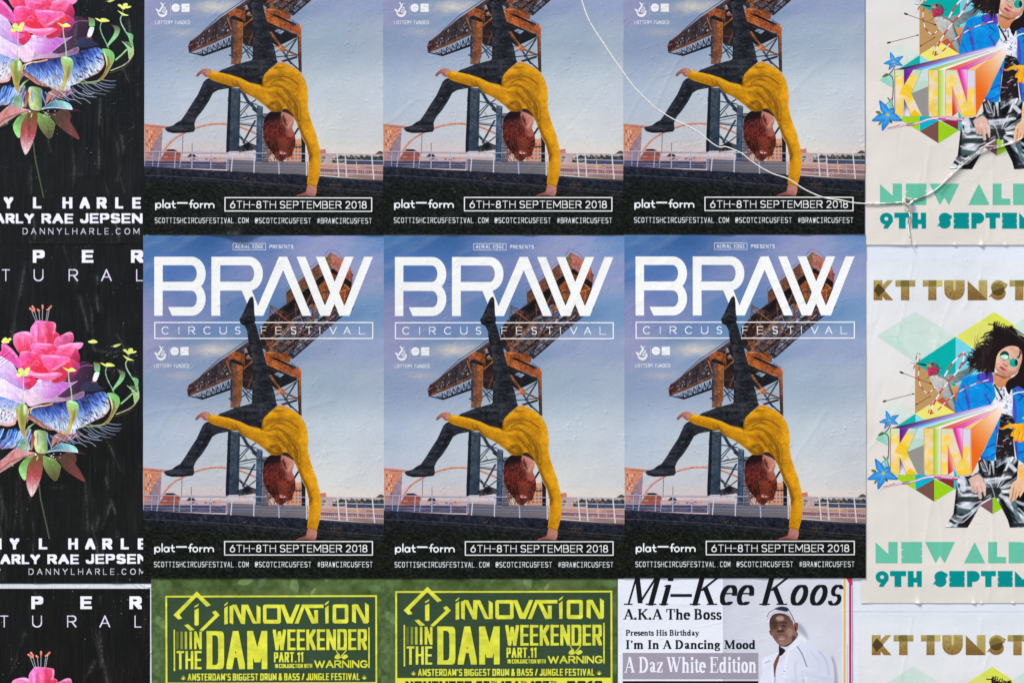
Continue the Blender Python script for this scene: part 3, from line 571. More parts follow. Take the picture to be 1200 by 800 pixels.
    leg = t1(1090, 618, 1068, 628, 1050, 660, 1035, 700, 1000, 780) + B(985, 8, 968, 35, 978, 72, 1020, 96, 1040, 140, 1050, 230, 1078, 330, 1090, 450, 1090, 600, 1086, 800) + D(1080, 20, 1000, 42, 920, 62, 850, 92, 790, 112, 755, 140, 700, 180, 650, 200, 622, 228, 600, 280, 565, 355, 515, 430, 460, 520, 415, 585, 375, 606, 335, 636, 270, 652, 262, 672, 285, 692, 340, 706, 440, 704, 530, 694, 546, 672, 540, 612, 562, 560, 620, 490, 675, 405, 715, 330, 760, 302, 860, 284, 1000, 262, 1180, 262) + E(0, 180, 40, 110, 100, 60, 125, 38, 110, 5) + C(112, 800, 96, 720, 60, 600, 25, 460, 0, 370) + B(1180, 290, 1155, 200, 1130, 110, 1112, 60, 1118, 30) + t1(1108, 780, 1104, 680, 1100, 640)
    def cloth(X, Y):
        g = fbm(X / 3, Y / 2.2, 31, 3)[..., None]; w = np.maximum(noise2(X / 1.1, Y / 1.0, 77) - .62, 0)[..., None]
        folds = (fbm(X / 14, Y / 3.2, 15, 3))[..., None]
        return np.clip(np.array((45, 46, 52.)) + g * 18 + folds * 24 + w * 95, 10, 255)
    cv.put(cv.cover([leg]), cloth)
    cv.set_clip([leg])
    cv.line(D(640, 240, 560, 380, 480, 520, 400, 620), 1.6, (52, 62, 84), .8, 1); cv.line(D(700, 270, 640, 400, 560, 500), 2.2, (24, 26, 32), .7, 1); cv.line(D(800, 120, 950, 80, 1100, 60), 1.4, (66, 68, 74), .8, 1); cv.line(D(800, 230, 1000, 200, 1150, 190), 4, (22, 24, 28), .7, 2)
    cv.line(C(-60, 500, -90, 780), 1.8, (62, 62, 62), .6, 1); cv.line(C(-100, 560, -50, 600, 20, 590), .8, (58, 60, 62), .8); cv.line(C(-100, 640, -30, 680, 60, 660), .8, (56, 58, 60), .8)
    cv.line(t1(1080, 640, 1060, 700, 1030, 780), 1, (60, 58, 62), .7, .6); cv.line(B(990, 80, 1050, 60, 1110, 60), 1.3, (18, 18, 20), .9); cv.line(D(300, 655, 400, 640, 520, 640), .9, (58, 66, 84), .8, .6); cv.line(D(270, 690, 400, 700, 540, 684), 1.2, (16, 18, 22), 1)
    cv.set_clip(None)
    # skin: waist, hands, neck, face
    cv.grad(E(80, 75, 150, 30, 180, 36, 225, 64, 150, 62), (226, 170, 146), (190, 120, 90), E(150, 30)[0], E(150, 65)[0])
    hand = smooth(D(695, 115, 655, 98, 612, 106, 583, 128, 556, 158, 560, 175, 575, 170, 600, 147, 617, 143, 618, 158, 650, 180, 678, 168), True, 3)
    cv.grad(hand, (132, 84, 78), (196, 138, 120), D(560, 170)[0], D(680, 120)[0]); cv.line(D(600, 147, 640, 140), .5, (90, 52, 48)); cv.line(D(575, 168, 612, 128), .5, (96, 60, 56), .7); cv.line(D(630, 150, 660, 175), 1, (110, 66, 58), .8, .4)
    gh = smooth(H(412, 388, 492, 408, 480, 492, 440, 496, 370, 490, 330, 500, 296, 496, 320, 480, 355, 468, 392, 452), True, 3)
    cv.grad(gh, (196, 138, 124), (142, 88, 80), H(470, 400)[0], H(400, 500)[0]); cv.line(H(330, 490, 380, 478, 430, 486), .5, (110, 64, 58), .8); cv.line(H(300, 496, 480, 498), 1, (70, 44, 44), .8, .5)
    hair = smooth(Q(566, 232, 545, 262, 539, 300, 543, 340, 558, 378, 585, 412, 600, 432, 622, 440, 640, 424, 662, 418, 668, 396, 678, 372, 676, 330, 660, 290, 640, 240, 600, 226), True, 4)
    def hairc(X, Y):
        ang = X * .55 + Y; g = fbm(ang / 1.3 + 2 * noise2(X / 9, Y / 9, 44), (X - Y) / 12, 41, 3)[..., None]; t = np.clip((Y - 532) / 44, 0, 1)[..., None]
        base = lerp(np.array((40, 24, 28.)), np.array((112, 48, 42.)), np.clip(t * 1.8, 0, 1)); base = lerp(base, np.array((74, 36, 26.)), np.clip(t * 2 - 1, 0, 1))
        g2 = fbm(X / 1.1, Y / 1.6, 43, 3)[..., None]; side = np.clip((X - 322) / 16, -1, 1)[..., None]
        return np.clip(base * (1 + .16 * side) + g * np.array((44, 20, 16.)) + g2 * np.array((46, 24, 18.)), 12, 255)
    cv.put(cv.cover([hair]), hairc)
    for k in range(46):
        x = rs.uniform(560, 665); y = rs.uniform(300, 430); cv.line(smooth(Q(x, y, x + rs.uniform(-14, 4), y + 16, x + rs.uniform(-8, 14), y + 34), False, 3), rs.uniform(.35, .8), tuple([(150, 70, 50), (40, 20, 20), (120, 52, 38), (190, 104, 72)][rs.randint(4)]), .55)
    for k in range(44):
        an = rs.uniform(.2, 3.6); ex, ey = 327.5 + 17.5 * math.cos(an), 563 + 27 * math.sin(an)
        cv.line(smooth([(ex - 3 * math.cos(an), ey - 3 * math.sin(an)), (ex, ey), (ex + rs.uniform(.3, 2.2) * math.cos(an + .6), ey + rs.uniform(.3, 2.6) * math.sin(an + .4))], False, 3), .7, (86, 40, 32), .8, w1=.25)
    neck = smooth(E(165, 508, 232, 522, 274, 560, 276, 610, 262, 650, 279, 700, 272, 728, 240, 742, 190, 700, 152, 640, 146, 570), True, 3)
    cv.grad(neck, (190, 130, 112), (146, 78, 62), E(260, 560)[0], E(170, 720)[0]); cv.line(E(255, 590, 225, 650), 3, (226, 168, 150), .6, 1); cv.line(E(160, 560, 175, 640, 215, 715), 2.6, (130, 62, 54), .8, .8); cv.line(E(150, 540, 158, 600, 190, 690), 1.2, (86, 40, 44), .8, .5)
    for k in range(30):
        x = rs.uniform(140, 205); y = rs.uniform(505, 700); cv.line(smooth(E(x, y, x - rs.uniform(2, 12), y + 22, x + rs.uniform(-6, 16), y + 50), False, 3), rs.uniform(.5, 1.3), tuple([(50, 26, 28), (92, 42, 38), (124, 60, 48)][rs.randint(3)]), .7, .2)
    cv.set_clip([hair]); cv.fill(smooth(E(-70, 520, 0, 492, 80, 492, 150, 508, 140, 560, 60, 580, -50, 580)), (32, 21, 24), .75, 1.2); cv.fill(smooth(H(0, 60, 60, 100, 110, 150, 60, 140, 10, 110)), (34, 22, 22), .7, 1.2); cv.set_clip(None)
    cv.fill(smooth(H(150, -60, 200, -50, 225, -10, 215, 40, 225, 80, 195, 105, 150, 95, 130, 30)), (134, 66, 48), .6, 1.0); cv.fill(smooth(H(140, 80, 165, 72, 205, 84, 212, 96, 180, 104, 150, 98)), (214, 130, 138)); cv.line(H(150, 92, 205, 95), .5, (240, 214, 212), .9); cv.line(H(150, 82, 200, 82), .4, (90, 40, 44)); cv.line(H(120, 20, 170, 30), .8, (66, 30, 28), .8); cv.line(H(130, 60, 150, 120, 170, 140), 1.2, (70, 34, 26), .7)
    for k in range(16):
        x = rs.uniform(80, 250); cv.line(smooth(H(x, 80 + rs.uniform(-20, 20), x + rs.uniform(-14, 14), 125, x + rs.uniform(-24, 24), 150 + rs.uniform(0, 20)), False, 3), .7, (112, 58, 36), .8, w1=.3)
    # sweater
    sw = E(-25, 255, -22, 200, 0, 152, 60, 95, 110, 60, 152, 42, 220, 60, 300, 100, 350, 152, 385, 210, 405, 290, 413, 370, 408, 450, 424, 535, 452, 620, 492, 730, 508, 800) + H(518, 30, 529, 95, 530, 200, 520, 310, 492, 412, 450, 400, 400, 382, 412, 300, 416, 200, 420, 130, 405, 60, 390, 5) + E(360, 750, 325, 665, 300, 600, 286, 572, 262, 528, 215, 482, 180, 476, 165, 500, 110, 505, 60, 500, 20, 460) + D(1200, 445, 1150, 405, 1080, 360, 1010, 330, 955, 276, 900, 270, 800, 240, 720, 214, 664, 186, 690, 118, 780, 135, 870, 155, 980, 190, 1060, 230)
    def yel(X, Y):
        g = fbm(X / 6, Y / 5, 51, 3)[..., None]
        return np.array((208, 146, 22.)) + g * np.array((16, 16, 6))
    cv.put(cv.cover([sw]), yel); cv.set_clip([sw])
    dkf = (112, 72, 12); mdf = (160, 108, 14)
    cv.line(smooth(E(-20, 250, 60, 330, 120, 400, 150, 480), False), 5, (150, 100, 14), .55, 1.8); cv.line(smooth(E(250, 330, 300, 420, 320, 520, 330, 620), False), 6, (140, 92, 12), .6, 2.2)
    cv.line(smooth(E(120, 110, 220, 150, 300, 230, 330, 330), False), 4, (176, 122, 16), .55, 2); cv.line(D(700, 180, 900, 236, 1060, 320, 1200, 400), 4.5, (150, 100, 14), .6, 2); cv.line(H(430, 20, 440, 200, 430, 380), 4.2, (164, 112, 14), .6, 2)
    cv.line(D(680, 180, 800, 232, 900, 262, 960, 268, 1010, 322, 1100, 362, 1200, 432) + E(60, 490, 150, 498), 3.4, mdf, .75, 1.4)
    cv.line(D(700, 130, 870, 168, 1060, 245, 1200, 290) + E(60, 300), 2.4, (232, 176, 40), .8, 1.2); cv.line(E(120, 65, 250, 90, 340, 160, 385, 260), 2.2, (230, 174, 38), .7, 1.2); cv.line(E(400, 300, 406, 460, 450, 640, 500, 790) + H(522, 100, 522, 250), 2, (228, 170, 34), .8, 1)
    cv.line(E(330, 640, 360, 720, 400, 790) + H(420, 60, 440, 110, 425, 160), 3.4, dkf, .8, 1.2); cv.line(H(425, 60, 450, 50, 470, 20), 2, mdf, .6, 1)
    for a, w in ((E(20, 190, 80, 165, 180, 150), 1.1), (E(10, 225, 90, 180, 200, 170, 270, 205, 320, 245), 1.2), (E(40, 270, 120, 245, 200, 285, 250, 340, 285, 420, 300, 520), 1.5), (E(100, 262, 170, 275, 230, 330, 265, 400), 1.0), (E(120, 325, 165, 370, 190, 420), 1.2),
                 (E(185, 300, 230, 360, 250, 420), 1), (E(210, 420, 250, 500), 1), (E(225, 395, 270, 470), .8), (E(70, 430, 110, 400, 150, 430, 165, 480), 1.2), (E(30, 480, 60, 430, 80, 420), 1.1), (D(900, 225, 930, 262), 1), (D(945, 240, 1000, 300, 1020, 325), 1.3), (D(935, 215, 940, 258), .7), (E(300, 420, 320, 480, 320, 580), 2.6), (E(100, 90, 180, 85), .6), (E(60, 240, 130, 200, 200, 215), .8)):
        cv.line(smooth(a, False, 3), w * 2.6, dkf, .34, 1.2)
        cv.line(smooth(a, False, 3), w * 1.2, dkf, .7, .6)
        cv.line(smooth([(x + .5, y - 1.0) for x, y in a], False, 3), w * .8, (232, 180, 48), .5, .5)
    cv.line(smooth(E(110, 320, 200, 400, 250, 470, 285, 560), False), 6, (116, 76, 14), .45, 2.2); cv.line(smooth(E(30, 210, 120, 190, 230, 230, 290, 300), False), 4.5, (140, 92, 14), .4, 2); cv.line(smooth(E(60, 420, 120, 440, 160, 500), False), 5, (104, 70, 16), .6, 1.8)
    cv.line(E(-20, 170, -24, 260), 2.4, (92, 66, 20), .9, 1); cv.line(E(165, 500, 215, 480, 262, 525, 290, 580), 1.2, (90, 60, 16), .8, .3); cv.line(H(402, 350, 450, 338, 510, 335), .5, (160, 108, 20)); cv.line(H(400, 370, 495, 405), .8, (140, 92, 16), .8)
    cv.line(D(690, 130, 672, 180), .8, (160, 110, 20), .8); cv.line(E(20, 440, 100, 490, 165, 500), 3.2, (112, 76, 18), .7, 1.2)
    cv.set_clip(None)
    cv.fill(smooth(E(165, 500, 180, 478, 215, 482, 262, 528, 272, 552, 232, 524, 200, 512)), (40, 26, 24), .9)
    cv.rec = None
    # ---- foot lettering
    cv.rec = 'date_lettering'
    cv.rect(264.5, 634.5, 436, 649, (26, 29, 29), .75)
    cv.frame(263.1, 633.1, 437.4, 650.2, 1.35, W)
    text(cv, '6TH-8TH SEPTEMBER 2018', 269.9, 430.8, 637.5, 646.3, .85, .9, W, 2.2, .2, .18)
    cv.rec = 'small_lettering'
    text(cv, 'SCOTTISHCIRCUSFESTIVAL.COM', 181, 291.9, 657.3, 663.8, .66, .66, (226, 228, 228), 3, .22, mono=.62); text(cv, '@SCOTCIRCUSFEST', 299.2, 365.2, 657.3, 663.8, .66, .66, (226, 228, 228), 3, .22, mono=.62); text(cv, '#BRAWCIRCUSFEST', 372.4, 436.9, 657.3, 663.8, .66, .66, (226, 228, 228), 3, .22, mono=.62)
    cv.rec = 'platform_lettering'
    f = T(160, 570, 8); w = 1.6
    def ln(*p): cv.line(f(*p), w, (242, 243, 244))
    def rg(cx, cy=585, r=21, a0=0, a1=360): cv.line(SE(*f(cx, cy)[0], r / 8, (r + 1) / 8, a0, a1), w, (242, 243, 244))
    ln(177, 566, 177, 624); rg(203); ln(245, 532, 245, 604); rg(285); ln(309, 566, 309, 604); ln(340, 545, 340, 592, 348, 604, 360, 604); ln(328, 568, 358, 568)
    cv.rect(*f(375, 553)[0], *f(478, 569)[0], (242, 243, 244))
    ln(508, 604, 508, 548, 514, 537, 526, 535); ln(494, 568, 524, 568); rg(556); ln(599, 566, 599, 604); ln(599, 584, 606, 572, 620, 568); ln(640, 566, 640, 604); cv.line(SE(*f(660, 584)[0], 2.4, 2.1, 180, 360) + f(679, 604), w, (242, 243, 244)); cv.line(SE(*f(703, 584)[0], 2.7, 2.1, 180, 360) + f(725, 604), w, (242, 243, 244))
    cv.rec = None
    cv.grime('crane_picture', lambda x, y: 0.97 + .30 * fbm(x / 1.5, y / 1.5, 120, 3) + .22 * fbm(x / 6, y / 9, 121, 3) - .05)
    cv.grime('acrobat_picture', lambda x, y: 1 + .10 * fbm(x / 1.4, y / 1.4, 122, 3) + .06 * fbm(x / 7, y / 5, 123, 2))
    cv.grime('townscape', lambda x, y: 1 + .16 * fbm(x / 1.6, y / 1.4, 124, 3))
    cv.tone(13, 1.02)
    gn = noise2(X / .55, Y / .55, 88)[..., None] * .6 + noise2(X / 1.3, Y / 1.1, 89)[..., None]
    cv.a *= 1 + gn * .02
    return cv
# ------------------------------------------------------------------ print 2: black flower poster
def petal(cv, pts, c0, c1, p0, p1, edge=None, veins=0, vc=(0, 0, 0), rs=None, mid=None, shade=None, ew=1.2):
    P = smooth(pts, True, 4)
    cv.grad(P, c0, c1, p0, p1, mid=mid)
    old = cv.clip; cv.set_clip([P])
    if shade: 
        for pl, w, col, a in shade: cv.line(pl, w, col, a, w * .35)
    if veins:
        for k in range(veins):
            t = (k + .5) / veins; x = lerp(p0[0], p1[0], rs.rand() * .3); 
            a = (lerp(p0[0], p1[0], .1) + rs.uniform(-3, 3), lerp(p0[1], p1[1], .1) + rs.uniform(-2, 2)); b = pts[rs.randint(len(pts))]
            cv.line([a, b], .5, vc, .25)
    if edge: cv.line(P, ew, edge, .55, .5, closed=True)
    cv.clip = old

def paint_flower():
    cv = Canvas(-108, 276, 180.5, 683, 3.0, (21, 21, 22))
    X, Y = cv.xy()
    s = fbm(X / 1.6, Y / 26, 61, 4)[..., None]; s2 = fbm(X / 22, Y / 40, 62, 3)[..., None]; s3 = noise2(X / 1.3, Y / .9, 60)[..., None]
    s4 = np.maximum(fbm(X / 2.6, Y / 46, 63, 3) - .18, 0)[..., None] * np.clip(fbm(X / 30, Y / 34, 64, 3) + .35, 0, 1)[..., None]
    s5 = np.maximum(noise2(X / 1.1, Y / 5.5, 65) - .5, 0)[..., None]
    cv.a[:] = np.clip(np.array((18, 18, 17)) + s * 10 + s2 * 9 + s3 * 4 + s4 * 46 + s5 * 6, 3, 84)  # black paper with its grey vertical sheen streaks painted into the colour
    rs = np.random.RandomState(11); Wt = (236, 234, 242); Th = (226, 216, 234)
    cv.rec = 'lettering'
    for ch, a, b in (('S', -77, -62), ('U', -20, -5), ('P', 39, 53), ('E', 96.5, 110), ('R', 154, 168.5)): text(cv, ch, a, b, 293, 308, 4.3, 3.4, Wt)
    for ch, a, b in (('N', -78, -67), ('A', -38, -26), ('T', 2.5, 12), ('U', 40, 51.5), ('R', 81, 92), ('A', 119, 131.5), ('L', 160, 168)): text(cv, ch, a, b, 315.5, 329.5, 1.3, 1.3, Th)
    for ch, a, b in (('D', -73, -61.5), ('A', -52, -39), ('N', -30.5, -19.5), ('N', -9, 2.5), ('Y', 12, 23), ('L', 46, 56), ('H', 80.5, 92), ('A', 100.5, 112.5), ('R', 120.5, 132), ('L', 142, 151.5), ('E', 162, 172)): text(cv, ch, a, b, 630, 643, 3.7, 2.8, Wt)
    text(cv, 'CARLY', -11.5, 47.5, 648.8, 660.2, 3.1, 2.4, Wt, 2, .14); text(cv, 'RAE', 56, 93, 648.8, 660.2, 3.1, 2.4, Wt, 2, .14); text(cv, 'JEPSEN', 101, 174, 648.3, 659.8, 3.1, 2.4, Wt, 2, .14)
    text(cv, 'DANNYLHARLE.COM', 34, 170.5, 665.3, 672.6, .85, .85, (206, 204, 214), 2, .62); text(cv, 'W', -8, 1, 665.5, 673, 1.3, 1.2, (206, 204, 214))
    cv.rec = None
    G1 = T(0, 340, 13.333); G2 = T(85, 340, 13.333); G3 = T(0, 400, 13.333); G4 = T(85, 400, 13.333); G5 = T(0, 455, 13.333); G6 = T(85, 455, 13.333); G7 = T(0, 510, 10); G = T(0, 0, 1)
    cv.rec = 'flower_picture'
    # stem
    cv.line(G(46.5, 567, 48.5, 585, 53, 605, 58.5, 630), 1.9, (62, 74, 54)); cv.line(G(46, 567, 48, 585, 52.5, 605, 58, 630), .6, (104, 112, 84), .8)
    # lower sepals
    petal(cv, G7(690, 240, 800, 190, 870, 195, 905, 270, 890, 330, 940, 400, 1005, 535, 940, 515, 830, 445, 740, 370, 690, 300, 560, 215), (74, 60, 48), (120, 64, 60), G7(700, 220)[0], G7(960, 500)[0], (96, 56, 52), 5, (150, 110, 100), rs)
    petal(cv, G7(860, 190, 930, 180, 1030, 215, 960, 220), (90, 44, 52), (50, 30, 34), G7(860, 190)[0], G7(1000, 210)[0])
    petal(cv, G7(515, 230, 560, 245, 640, 275, 715, 350, 712, 410, 690, 490, 655, 530, 610, 500, 560, 440, 525, 380, 505, 300), (120, 156, 84), (98, 82, 56), G7(560, 270)[0], G7(650, 520)[0], (132, 150, 96), 5, (70, 96, 50), rs)
    cv.line(G7(560, 270, 640, 400, 655, 500), .6, (70, 78, 44), .7)
    petal(cv, G7(420, 210, 345, 245, 270, 300, 228, 380, 240, 450, 285, 520, 315, 500, 320, 420, 345, 340, 400, 270), (96, 132, 68), (150, 208, 130), G7(400, 230)[0], G7(260, 460)[0], (176, 222, 150), 4, (90, 150, 80), rs)
    petal(cv, G7(425, 215, 505, 225, 512, 330, 500, 440, 470, 540, 430, 640, 375, 718, 340, 660, 312, 560, 315, 450, 330, 350, 380, 270), (112, 84, 48), (226, 206, 208), G7(430, 260)[0], G7(380, 680)[0], (150, 76, 76), 6, (110, 50, 54), rs, mid=(170, 78, 82))
    cv.set_clip([smooth(G7(330, 520, 500, 440, 470, 540, 430, 640, 375, 712, 340, 650), True)])
    for k in range(90): cv.line([G7(rs.uniform(315, 500), rs.uniform(480, 705))[0]] * 2, rs.uniform(.5, 1.2), (222, 206, 212) if rs.rand() < .6 else (150, 70, 76), .5)
    cv.set_clip(None)
    petal(cv, G7(425, 205, 380, 240, 280, 262, 180, 325, 80, 390, -20, 450, -140, 520, -260, 560, -180, 440, -40, 330, 60, 255, 130, 190, 220, 135, 330, 180), (206, 150, 146), (190, 124, 124), G7(400, 220)[0], G7(-100, 480)[0], (236, 214, 206), 7, (130, 84, 76), rs)
    cv.line(G7(410, 215, 250, 260, 120, 310, -20, 425), 1.3, (96, 58, 54), .7, .6); cv.line(G7(180, 180, 110, 290), 1, (150, 74, 78), .7, .4)
    petal(cv, G7(-60, 160, 40, 150, 180, 140, 150, 90, 60, 90, -60, 110), (150, 70, 76), (196, 84, 84), G7(0, 150)[0], G7(140, 100)[0])
    cv.line(G7(130, 345, 160, 355), 1.2, (120, 180, 90))
    petal(cv, G7(560, 190, 700, 165, 830, 175, 915, 195, 905, 150, 860, 115, 770, 90, 700, 95, 640, 130), (70, 108, 116), (158, 214, 206), G7(620, 180)[0], G7(860, 130)[0], (206, 214, 226), 6, (60, 110, 110), rs)
    cv.line(smooth(G7(556, 195, 620, 180, 740, 176, 915, 194), False), 1.3, (196, 206, 232))
    # centre cone
    cv.fill(smooth(G7(-300, -40, 100, -40, 420, -60, 620, 0, 760, 10, 640, 90, 420, 150, 250, 120, 60, 90, -300, 90)), (40, 62, 104), .85, 1.2)
    cv.rec = 'flower_picture'
    petal(cv, G7(415, -60, 560, -40, 560, 60, 556, 200, 470, 205, 425, 180, 405, 80), (120, 150, 100), (206, 214, 150), G7(540, 80)[0], G7(440, 100)[0], None, 0)
    for k in range(26): cv.line([G7(rs.uniform(425, 550), rs.uniform(-10, 190))[0]] * 2, rs.uniform(.6, 1.3), [(60, 110, 80), (90, 120, 60), (200, 220, 160)][rs.randint(3)], .6)
    petal(cv, G7(340, -30, 410, 0, 405, 90, 380, 170, 360, 160, 370, 60), (150, 70, 60), (196, 120, 90), G7(350, 0)[0], G7(400, 140)[0])
    # back filaments, left cluster and right comb
    fb = [(60, 110, 200), (170, 200, 232), (80, 130, 214), (200, 214, 240), (96, 150, 190)]
    for k in range(60):
        x = rs.uniform(-300, 330); y = rs.uniform(-20, 20); cv.line(smooth(G7(x + 40, y - 60, x, y + 40, x - 70, y + 110 - abs(x - 100) * .05, x - 110, y + 150 - abs(x - 100) * .12), False, 3), rs.uniform(.9, 1.8), fb[rs.randint(5)], .9, w1=.5)
    petal(cv, G7(190, 90, 260, 40, 330, 60, 360, 160, 300, 180, 230, 150), (90, 130, 110), (170, 190, 150), G7(200, 90)[0], G7(340, 150)[0], None)
    for k in range(50): cv.line([G7(rs.uniform(60, 350), rs.uniform(30, 170))[0]] * 2, rs.uniform(.6, 1.5), [(96, 160, 140), (60, 80, 90), (206, 200, 170), (150, 90, 80), (120, 190, 160)][rs.randint(5)], .5)
    for a in ((-40, -30, -80, 40, -150, 60), (100, 0, 60, 50, -10, 65), (180, 10, 160, 60, 100, 75, 55, 145), (270, 0, 230, 90, 185, 170), (370, 0, 345, 80, 320, 190), (455, -20, 452, 50, 458, 110), (550, -10, 575, 60, 600, 110, 612, 180), (600, 0, 660, 60, 700, 100, 690, 120), (670, 0, 720, 80, 760, 165), (780, 0, 820, 50, 878, 100)):
        cv.line(smooth(G7(*a), False, 3), 1.3, (176, 192, 222), .9, w1=.8); cv.line(smooth([(x - .7, y) for x, y in G7(*a)], False, 3), .8, (70, 96, 190), .8)
    petal(cv, G7(610, 130, 660, 80, 740, 50, 820, 55, 900, 20, 980, -20, 800, -60, 640, 0), (190, 130, 110), (104, 84, 108), G7(640, 110)[0], G7(900, 0)[0], None, 10, (230, 200, 190), rs)
    for k in range(9): cv.line(smooth(G7(620 + k * 34, 130 - k * 14, 650 + k * 34, 100 - k * 14, 670 + k * 34, 60 - k * 12), False, 3), .8, (226, 170, 140) if k % 2 else (120, 70, 90), .8)
    comb = [((20, 700, 100, 800), (130, 850)), ((90, 655, 180, 740), (280, 800)), ((170, 622, 300, 700), (420, 800)), ((240, 600, 380, 720), (610, 765)), ((300, 610, 430, 690), (540, 715)), ((400, 590, 560, 690), (680, 720)), ((440, 590, 600, 650), (740, 660)), ((520, 585, 640, 615), (770, 622)), ((560, 540, 680, 560), (770, 555)), ((240, 540, 360, 590), (440, 600))]
    for (x0, y0, x1, y1), (x2, y2) in comb:
        cv.line(smooth(G6(x0, y0, x1, y1, x2, y2), False, 4), 1.05, (170, 182, 204), .8, w1=.5); cv.line(smooth([(x, y + .9) for x, y in G6(x0, y0, x1, y1, x2, y2)], False, 4), .8, (70, 76, 100), .7, w1=.4)
    for a in ((640, 0, 760, 60, 830, 85), (780, -10, 880, 75, 950, 85, 1022, 132), (900, -5, 980, 60, 1060, 75, 1130, 125), (980, 0, 1060, 30, 1100, 45, 1200, 55), (1040, -20, 1100, 20, 1180, 5)): cv.line(smooth(G7(*a), False, 3), 1.1, (180, 190, 214), .85, w1=.7)
    # blue collar, right
    rim = smooth(G5(430, 560, 470, 480, 640, 590, 760, 640, 860, 650, 900, 680, 980, 700, 1060, 720, 1200, 690) + G6(60, 640, 200, 590, 230, 560, 420, 470, 500, 430, 560, 360, 590, 300, 580, 230, 545, 90, 470, 45, 300, 80, 100, 130) + G5(1150, 160, 880, 240, 640, 290, 510, 320, 470, 390, 440, 430), True, 3)
    def blue(X, Y):
        d = np.clip((Y - lerp(476, 466, np.clip((X - 35) / 85, 0, 1))) / 30 + np.maximum(X - 100, 0) / 46, 0, 1)[..., None]
        st = fbm((X * .8 - Y * .5) / .9, (X * .5 + Y * .8) / 9, 71, 3)[..., None]
        c = lerp(np.array((38, 52, 110.)), np.array((92, 124, 196.)), np.clip(d * 2, 0, 1)); c = lerp(c, np.array((188, 200, 216.)), np.clip(d * 2 - .8, 0, 1))
        return np.clip(c + st * 62, 14, 245)
    cv.put(cv.cover([rim]), blue)
    cv.set_clip([rim])
    cv.line(G5(440, 440, 640, 560, 760, 620, 900, 690, 1060, 730), 5, (186, 112, 86), .85, 1.1); cv.line(G5(1080, 720, 1200, 700) + G6(200, 600, 420, 480, 560, 380, 600, 290, 580, 180), 3.6, (214, 150, 140), .85, 1)
    cv.line(G5(480, 340, 560, 420, 700, 450), 5, (110, 140, 190), .6, 1.5)
    for k in range(80):
        t = rs.rand(); x = 36 + t * 84; y = 498 - t * 14 + rs.uniform(-10, 12) + 6 * math.sin(t * 3); cv.line([(x, y), (x + rs.uniform(-1.6, -.4), y - rs.uniform(1, 3.4))], rs.uniform(.35, .9), [(240, 236, 236), (206, 120, 90), (30, 40, 90), (246, 240, 230), (120, 60, 50)][rs.randint(5)], .75)
    for k in range(46):
        x = rs.uniform(96, 126); y = rs.uniform(462, 492); cv.line([(x, y), (x + rs.uniform(1.5, 4), y + rs.uniform(1, 2.4))], rs.uniform(.6, 1.1), (24, 28, 52), .85)
    for k in range(60):
        x = rs.uniform(48, 110); y = rs.uniform(480, 505); cv.line([(x, y), (x + rs.uniform(-.4, 1.8), y + rs.uniform(3, 7))], rs.uniform(.4, .8), [(226, 232, 240), (48, 64, 130), (150, 180, 214)][rs.randint(3)], .6)
    cv.set_clip(None)
    cv.line(smooth(G5(440, 430, 460, 330, 520, 300, 600, 275, 700, 265, 830, 235), False), 1.9, (230, 170, 130)); cv.line(smooth(G5(480, 380, 500, 320, 560, 290, 660, 272), False), .9, (250, 240, 232)); cv.line(G5(430, 400, 520, 440, 640, 520, 700, 590), 1.5, (130, 70, 56), .8)
    # blue collar, left
    lb = smooth(G5(-800, 100, -500, 40, -200, 30, 0, 70, 110, 75, 330, 180, 420, 260, 440, 420, 280, 480, 240, 560, 120, 590, 0, 570, -200, 600, -500, 560, -800, 420), True, 3)
    def blue2(X, Y):
        d = np.clip((Y - 462) / 28, 0, 1)[..., None]; st = fbm((X + Y * .4) / 1.1, (Y - X * .5) / 7, 75, 3)[..., None]
        c = lerp(np.array((84, 124, 206.)), np.array((212, 208, 216.)), np.clip(d * 1.4, 0, 1)); return np.clip(c + st * 46, 14, 250)
    cv.put(cv.cover([lb]), blue2); cv.set_clip([lb])
    for k in range(70): 
        x = rs.uniform(-50, 24); y = rs.uniform(476, 494); cv.line([(x, y), (x + 1.2, y - 1.6)], rs.uniform(.5, .9), (40, 44, 70), .8)
    cv.line(G5(-600, 520, 0, 560, 120, 580, 240, 540, 260, 470), 4, (226, 150, 150), .75, 1.2); cv.line(G5(-200, 90, 60, 100, 200, 150), 3, (36, 70, 170), .7, 1.4); cv.line(G5(-60, 220, 100, 180, 200, 160), 2, (190, 186, 190), .7, 1)
    cv.set_clip(None)
    # mauve outer petals
    petal(cv, G(74, 445, 92, 424, 110, 428, 112, 446, 100, 458, 82, 468, 62, 472), (104, 66, 98), (34, 22, 36), G(70, 440)[0], G(112, 456)[0], (90, 54, 86), 6, (70, 40, 70), rs)
    cv.line(smooth(G4(0, 490, 60, 440, 130, 400, 220, 372, 330, 378), False), 1.0, (150, 90, 120)); cv.fill(smooth(G4(130, 760, 200, 640, 380, 610, 420, 680, 500, 740, 300, 780)), (54, 58, 84), .9, .5)
    petal(cv, G(-60, 420, -30, 410, 3, 416, 14, 424, 22, 436, 30, 448, 40, 456, 20, 462, -10, 460, -50, 450), (226, 214, 230), (176, 130, 196), G(0, 418)[0], G(20, 456)[0], (240, 232, 240), 6, (190, 140, 190), rs)
    petal(cv, G(-40, 440, 0, 443, 18, 452, 36, 460, 48, 466, 26, 472, 8, 466, -30, 456), (232, 222, 236), (206, 170, 214), G(0, 444)[0], G(30, 470)[0], (244, 236, 240))
